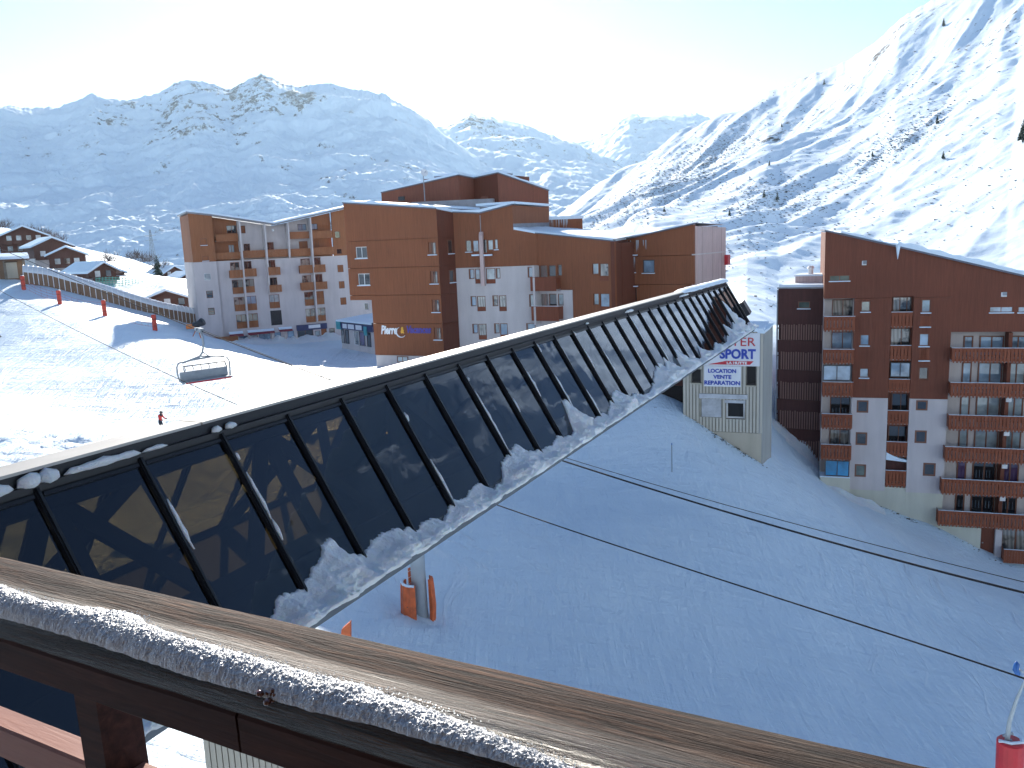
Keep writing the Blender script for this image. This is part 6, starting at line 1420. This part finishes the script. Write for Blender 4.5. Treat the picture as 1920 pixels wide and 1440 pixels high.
# ------------------------------------------------------------------ hut and covered conveyor
def shelf(px, py, Y): p = at(px, py, Y); return p
hu = thing('timber_hut', 'timber and stone hut with a snowy roof at the left end of the covered conveyor', 'hut', tuple(at(20, 520, 118)))
a = at(-25, 500, 117); b = at(48, 500, 119.5); FH = Fac(a.xy, b.xy); zt = FH.uz((25, 488))[1]; z0 = -6
r = FH.rect((12, 492, 33, 522)); wall(FH, [(0, z0), (FH.L, z0), (FH.L, zt), (0, zt)], [], 'wall', 'hut_wood', hu)
mb = MB(); FH.box(mb, .02, FH.L - .02, z0, zt, -5, -.36); mb.build('side_walls', 'hut_wood', hu); mb = MB(); FH.box(mb, *r, .01, .08); dd = mb.build('door', 'concrete', hu); mb = MB(); FH.box(mb, r[0] - .12, r[1] + .12, r[3], r[3] + .15, .01, .12); mb.build('lintel', 'bark', dd)
for u in (.0, FH.L * .42, FH.L - .35): mb = MB(); FH.box(mb, u, u + .35, z0, zt, .01, .1); mb.build('stone_pier', 'stone', hu)
mb = MB(); mb.prism([FH.w(-.5, zt, .8), FH.w(FH.L + .6, zt, .8), FH.w(FH.L + .6, zt + .5, -2.5), FH.w(-.5, zt + .5, -2.5)], Vector((0, 0, .15))); mb.prism([FH.w(-.5, zt + .5, -2.51), FH.w(FH.L + .6, zt + .5, -2.51), FH.w(FH.L + .6, zt, -6), FH.w(-.5, zt, -6)], Vector((0, 0, .15))); mb.build('roof', 'chalet_wood', hu)
mb = MB(); mb.prism([FH.w(-.5, zt + .155, .75), FH.w(FH.L + .55, zt + .155, .75), FH.w(FH.L + .55, zt + .655, -2.5), FH.w(-.5, zt + .655, -2.5)], Vector((0, 0, .4))); mb.build('roof_snow', 'snow', hu)
tp = [(44, 497, 117), (90, 502, 118), (144, 518, 119), (199, 534, 121), (253, 552, 123), (307, 567, 125), (345, 574, 127), (380, 581, 129)]
tx = np.array([tuple(at(*p)) for p in tp]); tt = np.linspace(0, 1, len(tp)); ts = np.linspace(0, 1, 72); path = np.stack([np.interp(ts, tt, tx[:, i]) for i in range(3)], 1)
for _ in range(6): path[1:-1] = (path[:-2] + 2 * path[1:-1] + path[2:]) / 4
cv = thing('covered_conveyor', 'long clear-roofed ski conveyor tunnel on a brown ribbed base, leading down from the timber hut', 'conveyor tunnel', tuple(path[0]))
Pp = [Vector(p) for p in path]; rad = .95
V = np.zeros((13, 72, 3))
for i in range(72):
    d = (Pp[min(i + 1, 71)] - Pp[max(i - 1, 0)]).normalized(); sx = d.cross(Zv).normalized()
    for j in range(13): a = math.pi * j / 12; q = Pp[i] + sx * math.cos(a) * rad + Zv * (math.sin(a) * rad - rad); V[j, i] = tuple(q - ORG[cv.name])
grid_mesh('cover', V, 'clear_cover', cv)
for s in (-1, 1):
    mb = MB(); 
    for i in range(71):
        d = (Pp[i + 1] - Pp[i]).normalized(); sx = d.cross(Zv).normalized() * s * (rad - .02); mb.prism([Pp[i] + sx - Zv * .95, Pp[i + 1] + sx - Zv * .95, Pp[i + 1] + sx - Zv * 2.6, Pp[i] + sx - Zv * 2.6], sx.normalized() * -.05)
    mb.build('side_skirt', 'hut_wood', cv)
for i in range(0, 72, 2):
    d = (Pp[min(i + 1, 71)] - Pp[max(i - 1, 0)]).normalized(); sx = d.cross(Zv).normalized(); 
    mb = MB(); mb.tube([Pp[i] - sx * (rad + .02) - Zv * 2.5, Pp[i] - sx * (rad + .02) - Zv * .95] + [Pp[i] + sx * math.cos(a) * (rad + .02) + Zv * (math.sin(a) * (rad + .02) - rad) for a in [math.pi - math.pi * j / 8 for j in range(9)]] + [Pp[i] + sx * (rad + .02) - Zv * .95, Pp[i] + sx * (rad + .02) - Zv * 2.5], .05, 5); mb.build('rib', 'white_paint', cv)

# ------------------------------------------------------------------ chalets
def chalet(px, py, Y, w_, d_, h_, rot, label, pitch=24, cols=3, rows=2, stone=False, name='chalet'):
    w_ *= .82; d_ *= .85; h_ *= .8
    base = at(px, py, Y); t = thing(name, label, 'chalet', tuple(base)); ca, sa = math.cos(rot), math.sin(rot)
    ux = Vector((ca, sa, 0)); uy = Vector((-sa, ca, 0)); P = lambda x, y, z: base + ux * x + uy * y + Zv * z
    rz = math.tan(R(pitch)) * w_ / 2
    # gable faces the viewer (-uy)
    mb = MB(); mb.prism([P(-w_ / 2, -d_ / 2, -3), P(w_ / 2, -d_ / 2, -3), P(w_ / 2, -d_ / 2, h_), P(0, -d_ / 2, h_ + rz), P(-w_ / 2, -d_ / 2, h_)], uy * d_); mb.build('walls', 'chalet_wood', t)
    mb = MB(); mb.box8([P(-w_ / 2 - .03, -d_ / 2 - .03, -3), P(w_ / 2 + .03, -d_ / 2 - .03, -3), P(w_ / 2 + .03, d_ / 2 + .03, -3), P(-w_ / 2 - .03, d_ / 2 + .03, -3), P(-w_ / 2 - .03, -d_ / 2 - .03, h_ * .28), P(w_ / 2 + .03, -d_ / 2 - .03, h_ * .28), P(w_ / 2 + .03, d_ / 2 + .03, h_ * .28), P(-w_ / 2 - .03, d_ / 2 + .03, h_ * .28)]); mb.build('stone_base', 'stone' if stone else 'stucco_white', t)
    ov = .8; sl_ = math.tan(R(pitch))
    for s in (-1, 1):
        e = s * (w_ / 2 + ov); ze = h_ - sl_ * ov
        mb = MB(); mb.prism([P(0, -d_ / 2 - ov, h_ + rz + .02), P(e, -d_ / 2 - ov, ze + .02), P(e, d_ / 2 + ov, ze + .02), P(0, d_ / 2 + ov, h_ + rz + .02)], Zv * .15); rf = mb.build('roof', 'chalet_wood', t)
        mb = MB(); mb.prism([P(0, -d_ / 2 - ov + .1, h_ + rz + .18), P(e * .98, -d_ / 2 - ov + .1, ze + .20), P(e * .98, d_ / 2 + ov - .1, ze + .20), P(0, d_ / 2 + ov - .1, h_ + rz + .18)], Zv * .42); mb.build('roof_snow', 'snow', rf)
    for j in range(rows):
        z = h_ * .38 + j * 2.4
        if z + 1.2 > h_ + rz * .4: break
        for i in range(cols):
            x = (i - (cols - 1) / 2) * (w_ * .8 / cols); mb = MB(); mb.box8([P(x - .5, -d_ / 2 - .07, z), P(x + .5, -d_ / 2 - .07, z), P(x + .5, -d_ / 2 - .005, z), P(x - .5, -d_ / 2 - .005, z), P(x - .5, -d_ / 2 - .07, z + 1.2), P(x + .5, -d_ / 2 - .07, z + 1.2), P(x + .5, -d_ / 2 - .005, z + 1.2), P(x - .5, -d_ / 2 - .005, z + 1.2)]); mb.build('window', rp(['glass_pale', 'glass_dark', 'frame_white']), t)
        mb = MB(); mb.beam(P(-w_ / 2, -d_ / 2 - .9, z - .3), P(w_ / 2, -d_ / 2 - .9, z - .3), .1, .8); mb.beam(P(-w_ / 2, -d_ / 2 - .45, z - .6), P(w_ / 2, -d_ / 2 - .45, z - .6), .9, .12); mb.build('balcony', 'chalet_wood', t)
    return t
chalet(15, 492, 205, 9, 10, 5.5, R(38), 'dark timber chalet at the left edge, behind the hut', cols=2)
chalet(50, 487, 200, 12, 12, 6.5, R(30), 'largest dark timber chalet with stacked balconies, uphill behind the timber hut', cols=4)
chalet(92, 492, 186, 9, 10, 4.2, R(42), 'dark chalet below and right of the largest one', cols=3)
chalet(130, 505, 176, 8, 9, 3.6, R(25), 'brown chalet right above the start of the covered conveyor', cols=3)
chalet(172, 526, 158, 6.5, 9, 2.0, R(58), 'low chalet with a big snowy roof slope beside the covered conveyor', pitch=28, cols=2, rows=1)
chalet(221, 520, 180, 3.2, 3.5, 1.3, R(20), 'tiny dark cabin on the sunny slope above the green netting', cols=1, rows=1, name='cabin')
chalet(312, 522, 215, 8, 6, 1.6, R(65), 'small snow-roofed house far beyond the green netting', cols=2, rows=1)
chalet(345, 528, 205, 5, 6, 1.4, R(50), 'small snow-roofed house half hidden by the pink apartment block', cols=1, rows=1)
chalet(322, 576, 146, 10.5, 8, 1.6, R(12), 'long low brown gabled chalet beside the foot of the pink apartment block', pitch=20, cols=3, rows=1)
# ------------------------------------------------------------------ snow cannon
p = on_ground(372, 634, 60, 130); sc_ = thing('snow_cannon', 'orange snow cannon on legs at the foot of the pink apartment block', 'snow cannon', tuple(p)); k = 1.15
for a in (90, 210, 330):
    mb = MB(); mb.tube([p + Zv * 1.2 * k, p + Vector((math.cos(R(a)), math.sin(R(a)), 0)) * .8 - Zv * .1], .05, 6); mb.build('leg', 'orange_paint', sc_)
mb = MB(); mb.tube([p + Zv * 1.75 + Vector((.75, -.1, .22)), p + Zv * 1.7 + Vector((.45, 0, .12)), p + Zv * 1.65, p + Zv * 1.6 - Vector((.45, 0, 0))], [.48, .42, .38, .34], 16, cap=True); mb.build('drum', 'metal_dark', sc_, smooth=True)
mb = MB(); mb.obox(p + Zv * 1.45 - Vector((.75, 0, 0)), Vector((1, 0, 0)), Vector((0, 1, 0)), Zv, .5, .3, .28); mb.build('housing', 'orange_paint', sc_, bevel=.04)
mb = MB(); mb.tube([p + Zv * 1.2, p + Zv * 1.5], .12, 8); mb.build('swivel', 'metal_grey', sc_)

# ------------------------------------------------------------------ skiers
def person(foot, H, face, jm, tm, label, lean=.12, arm='pole', crouch=.10, hood=False):
    """one skinned body mesh; jacket, helmet, skis and poles as children"""
    t = thing('person', label, 'person', tuple(foot)); s = H / 1.75
    fx = Vector((math.cos(face), math.sin(face), 0)); sy = Vector((-fx.y, fx.x, 0))
    def P(f, l, z): return foot + (fx * f + sy * l + Zv * z) * s
    J = dict(pel=(0, 0, .90 - crouch), spi=(.06, 0, 1.14 - crouch), che=(lean, 0, 1.34 - crouch), nec=(lean + .05, 0, 1.49 - crouch), hed=(lean + .08, 0, 1.60 - crouch), top=(lean + .09, 0, 1.70 - crouch),
             hl=(0, .10, .86 - crouch), hr=(0, -.10, .86 - crouch), kl=(.14, .12, .48 - crouch * .4), kr=(.10, -.12, .48 - crouch * .4), al=(-.02, .12, .10), ar=(-.10, -.12, .10), tl=(.16, .12, .05), tr=(.08, -.12, .05),
             sl=(lean, .19, 1.40 - crouch), sr=(lean, -.19, 1.40 - crouch), el=(lean + .08, .27, 1.14 - crouch), er=(lean + .06, -.27, 1.14 - crouch), wl=(lean + .33, .25, 1.08 - crouch), wr=(lean + .30, -.25, 1.06 - crouch), ml=(lean + .40, .24, 1.08 - crouch), mr=(lean + .37, -.24, 1.06 - crouch))
    rad = dict(pel=.145, spi=.135, che=.155, nec=.055, hed=.095, top=.07, hl=.10, hr=.10, kl=.068, kr=.068, al=.055, ar=.055, tl=.05, tr=.05, sl=.075, sr=.075, el=.052, er=.052, wl=.042, wr=.042, ml=.045, mr=.045)
    def skin(name, keys, edges, m, k=1.0, parent=t, root='pel'):
        me = bpy.data.meshes.new(name); me.from_pydata([tuple(P(*J[q]) - foot) for q in keys], [(keys.index(a), keys.index(b)) for a, b in edges], []); me.materials.append(MATS[m])
        o = bpy.data.objects.new(name, me); link(o); o.parent = parent; md = o.modifiers.new('skin', 'SKIN')
        for i, q in enumerate(keys): r_ = rad[q] * s * k; me.skin_vertices[0].data[i].radius = (r_, r_ * (.82 if q in ('pel', 'spi', 'che') else 1)); me.skin_vertices[0].data[i].use_root = (q == root)
        ss_ = o.modifiers.new('sub', 'SUBSURF'); ss_.levels = 2; ss_.render_levels = 2; md.use_smooth_shade = True; return o
    keys = list(J); E = [('pel', 'spi'), ('spi', 'che'), ('che', 'nec'), ('nec', 'hed'), ('hed', 'top'), ('pel', 'hl'), ('pel', 'hr'), ('hl', 'kl'), ('hr', 'kr'), ('kl', 'al'), ('kr', 'ar'), ('al', 'tl'), ('ar', 'tr'), ('che', 'sl'), ('che', 'sr'), ('sl', 'el'), ('sr', 'er'), ('el', 'wl'), ('er', 'wr'), ('wl', 'ml'), ('wr', 'mr')]
    skin('body', keys, E, tm)
    ck = ['pel', 'spi', 'che', 'nec', 'sl', 'sr', 'el', 'er', 'wl', 'wr']; skin('jacket', ck, [e for e in E if e[0] in ck and e[1] in ck], jm, 1.13)
    import bmesh
    def ball(name, c, r, m, sc=(1, 1, 1)):
        b = bmesh.new(); bmesh.ops.create_uvsphere(b, u_segments=14, v_segments=10, radius=r * s)
        for v in b.verts: v.co = Vector((v.co.x * sc[0], v.co.y * sc[1], v.co.z * sc[2])) + P(*c) - foot
        me = bpy.data.meshes.new(name); b.to_mesh(me); b.free(); me.materials.append(MATS[m]); me.polygons.foreach_set('use_smooth', [True] * len(me.polygons)); o = bpy.data.objects.new(name, me); link(o); o.parent = t; return o
    ball('helmet', (lean + .08, 0, 1.655 - crouch), .135, 'helmet', (1, 1, .95)); ball('face', (lean + .125, 0, 1.60 - crouch), .085, 'skin'); ball('goggles', (lean + .175, 0, 1.63 - crouch), .062, 'glass_dark', (.8, 1.2, .6))
    if hood: ball('shoulder_yoke', (lean + .0, 0, 1.42 - crouch), .185, 'trousers', (.8, 1.05, .6))
    for l, f, z in ((.12, .03, 0), (-.12, -.05, 0)):
        mb = MB(); a = P(f - .65, l, .012); b = P(f + .75, l, .012); mb.beam(a, b, .085 * s, .022 * s); mb.beam(b, b + (fx * .14 + Zv * .09) * s, .07 * s, .018 * s); mb.build('ski', 'red_pad', t)
        mb = MB(); mb.beam(P(f - .15, l, .08), P(f + .17, l, .07), .1 * s, .13 * s); mb.build('boot', 'rubber', t)
    for l in (1, -1):
        hnd = P(*J['ml' if l > 0 else 'mr']); mb = MB(); mb.tube([hnd + Zv * .08 * s, hnd - (fx * .35 + sy * -l * .12) * s - Zv * (.95) * s], .011 * s, 6); mb.build('pole', 'metal_grey', t)
    return t
p = on_ground(302, 808, 40, 90); person(p, 1.0 * 41 * p.y / FPX, R(-12), 'jacket_red', 'trousers', 'skier in a red jacket with black shoulders, just above the near bridge roof', hood=True)
p = on_ground(-1, 634, 60, 130); person(p, 33 * p.y / FPX, R(200), 'jacket_blue', 'trousers', 'dark-clothed skier cut off by the left edge of the picture')
p = on_ground(370, 634, 60, 130)

# ------------------------------------------------------------------ vegetation
def shrub(p, r, n, name, label, group=None, m='twig', grp=None):
    t = MB()
    for i in range(n):
        a = random.uniform(0, 2 * math.pi); e = random.uniform(.4, 1.35); l = r * random.uniform(.5, 1.1); d = Vector((math.cos(a) * math.cos(e), math.sin(a) * math.cos(e), math.sin(e)))
        b0 = p + Vector((random.gauss(0, r * .35), random.gauss(0, r * .35), -.1)); k = b0 + d * l * .5; t.tube([b0, k, b0 + d * l + Vector((0, 0, .1 * l))], [.05, .035, .01], 4, cap=False)
        for _ in range(3): d2 = (d + Vector((random.gauss(0, .6), random.gauss(0, .6), random.gauss(.2, .4)))).normalized(); t.tube([k, k + d2 * l * .4], [.025, .008], 3, cap=False)
    o = t.build(name, m); tag(o, label, 'shrub', group); return o
shr = [(52, 432, 240, 'leftmost bare thicket on the hill crest above the chalets'), (75, 436, 236, 'broad bare brown thicket behind the largest chalet roof'), (92, 441, 230, 'bare thicket sloping right from the largest chalet'), (108, 449, 222, 'low bare bush right of the thicket above the chalets'), (256, 478, 225, 'bare tree clump left of the lattice mast'), (274, 484, 222, 'bare bush at the foot of the lattice mast'), (203, 484, 215, 'low brown bush on the sunny slope above the cabin'), (300, 500, 215, 'scrub on the rocky knoll beside the conifer'), (5, 420, 250, 'dark scrub on the rock at the left edge')]
for px, py_2, Y, lab in shr: shrub(at(px, py_2 + 6, Y), 3.0, 60, 'bare_shrub', lab, 'bare shrubs on the hill above the chalets')
def conifer(base, h, label, group, name='conifer'):
    t = thing(name, label, 'conifer', tuple(base), group); mb = MB(); mb.tube([base - Zv * .5, base + Zv * h * .9], [h * .03, h * .006], 6); mb.build('trunk', 'bark', t)
    mb = MB(); n = int(9 + h)
    for i in range(n):
        z = h * (.12 + .86 * i / n); r = h * .26 * (1 - i / n) ** .8 + .1
        for j in range(9):
            a = random.uniform(0, 6.28); rr_ = r * random.uniform(.6, 1.15); d = Vector((math.cos(a), math.sin(a), 0)); s_ = Vector((-d.y, d.x, 0)) * rr_ * .28; c = base + Zv * z
            mb.add([c + Zv * .12 * h / n * 2, c + d * rr_ - Zv * rr_ * .35 + s_ * .4, c + d * rr_ * .55 - Zv * rr_ * .1 + s_ * 1.2, c + d * rr_ * .55 - Zv * rr_ * .1 - s_ * 1.2, c + d * rr_ * .6 + Zv * .12], [(0, 2, 4), (0, 4, 3), (4, 2, 1), (4, 1, 3), (0, 3, 2), (1, 2, 3)])
    mb.build('crown', 'needles', t); return t
cf = [((1432, 372), 6.5, 'left one of the two conifers standing in the shrubby hollow'), ((1456, 378), 6.8, 'right one of the two conifers standing in the shrubby hollow'), ((1369, 406), 5, 'small dark conifer below and left of the conifer pair'), ((1467, 240), 7, 'lone conifer high up near the ridge line'), ((1544, 160), 9, 'dark tree close under the skyline ridge'), ((1769, 51), 10, 'dark tree highest on the right-hand slope'), ((1757, 233), 7, 'lone conifer in the middle of the bright right slope'), ((1770, 300), 6, 'small conifer on the bright slope above the balcony block'), ((1246, 398), 5, 'small conifer near the left foot of the right-hand slope'), ((1918, 268), 15, 'tall dark conifer cut off by the right edge'), ((1443, 312), 5, 'small tree on the bulge above the shrubby hollow'), ((1636, 296), 5, 'small bush-like tree left of the rocky gully')]
for (q, h, lab) in cf: conifer(on_mountain(mt_right, *q), h * .72, lab, 'conifers scattered on the right-hand slope')
conifer(at(297, 519, 205), 5.5, 'dark conifer beside the small houses near the pink apartment block', None)
# dark shrubs sprinkled over the slope: nobody could count them
rg = random.Random(5); mb = MB()
patches = [(1300, 315, 55, 26, -0.55, 990), (1345, 292, 40, 18, -0.5, 405), (1400, 375, 60, 32, 0, 585), (1480, 380, 60, 26, 0, 342), (1240, 335, 60, 30, -0.6, 540), (1175, 380, 70, 25, -0.5, 540), (1660, 285, 50, 15, -0.55, 378), (1710, 250, 55, 16, -0.6, 270), (1620, 320, 40, 15, -0.5, 91), (1590, 400, 90, 30, -0.3, 84), (1380, 470, 40, 18, -0.3, 77), (1820, 330, 80, 50, -0.5, 91), (1650, 215, 110, 40, -0.5, 297), (1480, 225, 80, 35, -0.3, 84), (1420, 205, 35, 14, -0.6, 49), (1770, 110, 90, 40, -0.4, 56), (1450, 540, 70, 40, 0, 45), (1530, 480, 120, 50, 0, 70), (1850, 170, 80, 60, -0.5, 56), (1740, 420, 100, 40, -0.4, 56)]
for (cx, cy, sx_, sy_, sh_, n) in patches:
    for i in range(n):
        gx_ = rg.gauss(0, 1); px = cx + gx_ * sx_; py = cy + rg.gauss(0, 1) * sy_ + gx_ * sx_ * sh_
        if px < 1085 or px > 1990: continue
        try: p = on_mountain(mt_right, px, py)
        except Exception: continue
        if p.y < 100: continue
        r = rg.uniform(.3, .85) * (.6 + p.length / 700) * .85
        c = [p + Vector((rg.uniform(-1, 1) * r * 1.3, rg.uniform(-1, 1) * r * 1.3, rg.uniform(-.1, .6) * r)) for _ in range(6)]
        mb.add(c, [(0, 1, 2), (0, 3, 4), (1, 4, 5), (2, 3, 5)])
o = mb.build('hillside_shrubs', 'twig_dark'); tag(o, 'dark low scrub and rocks scattered over the right-hand slope', 'scrub', kind='stuff')

# dead grass, stones and dirt along the thawed edge of walls
rg = random.Random(9); mb = MB()
def fringe(F, x0, x1, n, d=.15, spread=.5):
    for i in range(n):
        u = rg.uniform(x0, x1); p = F.w(u, 0, d + abs(rg.gauss(0, spread))); p.z = gz(p.x, p.y) + .02; r = rg.uniform(.04, .15) * rg.uniform(.5, 1.2)
        mb.add([p + Vector((rg.uniform(-1, 1) * r * 1.4, rg.uniform(-1, 1) * r, rg.uniform(-.3, .8) * r)) for _ in range(6)], [(0, 1, 2), (0, 3, 4), (1, 4, 5), (2, 3, 5)])
fringe(FC, ul - 2.5, ur + .3, 200, .1, .3); fringe(FD, uA1, uA3 + 1, 70, .2, .3); fringe(FD, uA4 - 1, uA4 + 6, 50, .3, .4)
o = mb.build('wall_edge_debris', 'twig_dark'); tag(o, 'dead grass and stones showing along the thawed foot of the walls', 'debris', kind='stuff')
# snow banked against the buildings
def bank(F, u0, u1, d0, wd, hg, label, seed):
    n = max(12, int((u1 - u0) / .25)); us_ = np.linspace(u0, u1, n); V = np.zeros((9, n, 3))
    for i, u in enumerate(us_):
        for j in range(9):
            t = j / 8; d = d0 + wd * t * (1 + .4 * float(fbm(np.array([u * .4 + seed]), np.array([.3]), 3)[0])); p = F.w(u, 0, d); k = (1 - t) ** 1.6 * hg * (.75 + .9 * float(fbm(np.array([u * .5 + seed]), np.array([t * 2.]), 4)[0])) * min(1, (u - u0) / 1.5, (u1 - u) / 1.5); V[j, i] = (p.x, p.y, gz(p.x, p.y) - .12 * (t > .95) + max(0, k) + (.03 if t < .95 else 0))
    o = grid_mesh('snow_bank', V, 'snow_bank'); tag(o, label, 'snow', kind='stuff')
bank(FA, 3, FA.L, -.2, 4.5, .9, 'snow banked against the shopfronts of the pink block', 1); bank(FE, ue0 - .5, ue1, -.1, 2.0, .7, 'snow banked against the foot of the stair block', 5)
bank(FD, u0D, uA2, .6, 2.2, .6, 'snow banked under the lowest balconies of the balcony block', 8)

# lattice mast
p = at(288, 494, 235); lm_ = thing('lattice_mast', 'slender steel lattice mast standing on the knoll before the left mountain', 'mast', tuple(p)); H = 9.2; mb = MB()
for sx_, sy_ in ((-1, -1), (1, -1), (1, 1), (-1, 1)): mb.tube([p + Vector((sx_ * .7, sy_ * .7, 0)), p + Vector((sx_ * .15, sy_ * .15, H))], .06, 4)
for i in range(9):
    z = H * i / 9; z2 = H * (i + 1) / 9; w1_ = .7 - .55 * i / 9; w2_ = .7 - .55 * (i + 1) / 9
    for s in (-1, 1): mb.tube([p + Vector((-w1_ * s, -w1_, z)), p + Vector((w2_ * s, -w2_, z2))], .04, 4); mb.tube([p + Vector((-w1_ * s, w1_, z)), p + Vector((w2_ * s, w2_, z2))], .04, 4)
mb.build('lattice', 'metal_grey', lm_)
for z in (.70, .84): mb = MB(); mb.beam(p + Vector((-1.5, 0, H * z)), p + Vector((1.5, 0, H * z)), .12, .12); mb.build('cross_arm', 'metal_grey', lm_)

# ------------------------------------------------------------------ slatted shed wall right under the railing
FS_ = pxfac(384, 14.0, 800, 13.4, 1400); ztp = at(384, 1384, 14).z
sh = thing('slatted_shed', 'cream wall of upright slats seen under the handrail, beside the sunlit snow', 'shed', tuple(FS_.w(.5, ztp - 3)))
n = int(FS_.L / .118); me0 = None
for i in range(n):
    if me0 is None:
        mb = MB(); FS_.box(mb, .0, .098, ztp - 3.5, ztp, 0, .03); o = mb.build('slat', 'corrugated_cream', sh); me0 = o
    else: o = me0.copy(); link(o); o.parent = sh; o.location = FS_.U * (.118 * i)
mb = MB(); FS_.box(mb, 0, FS_.L, ztp - 3.5, ztp - .02, -2.0, -.03); mb.build('backing', 'dark_void', sh)
# ------------------------------------------------------------------ the viewer's own building behind the balcony
ob = thing('own_building', 'brown facade and balcony slab of the building the picture is taken from', 'building', (0, -2.5, -14))
mb = MB(); mb.box(-9, 9, -8, -2.4, -17, 7); mb.build('facade', 'own_wall', ob); mb = MB(); mb.box(-3.2, 3.2, -2.39, .2, 1.15, 1.35); mb.build('balcony_above', 'own_wall', ob)
qa = PF + acr * .1; 
mb = MB(); mb.box(-3.2, 2.0, -2.39, .35, -1.65, -1.5); mb.build('balcony_floor', 'own_wall', ob)

# ------------------------------------------------------------------ air
m = bpy.data.materials.new('haze'); m.use_nodes = True; t = m.node_tree; t.nodes.clear(); pvn = t.nodes.new('ShaderNodeVolumePrincipled'); ou = t.nodes.new('ShaderNodeOutputMaterial')
pvn.inputs['Color'].default_value = (.62, .83, 1.0, 1); pvn.inputs['Density'].default_value = .000042; pvn.inputs['Anisotropy'].default_value = .5; t.links.new(pvn.outputs[0], ou.inputs['Volume']); MATS['haze'] = m
mb = MB(); mb.box(-9100, 9100, -2100, 9100, -82, 900); o = mb.build('haze', 'haze'); o['kind'] = 'stuff'; o['label'] = 'thin bright winter haze filling the valley'; o['category'] = 'haze'
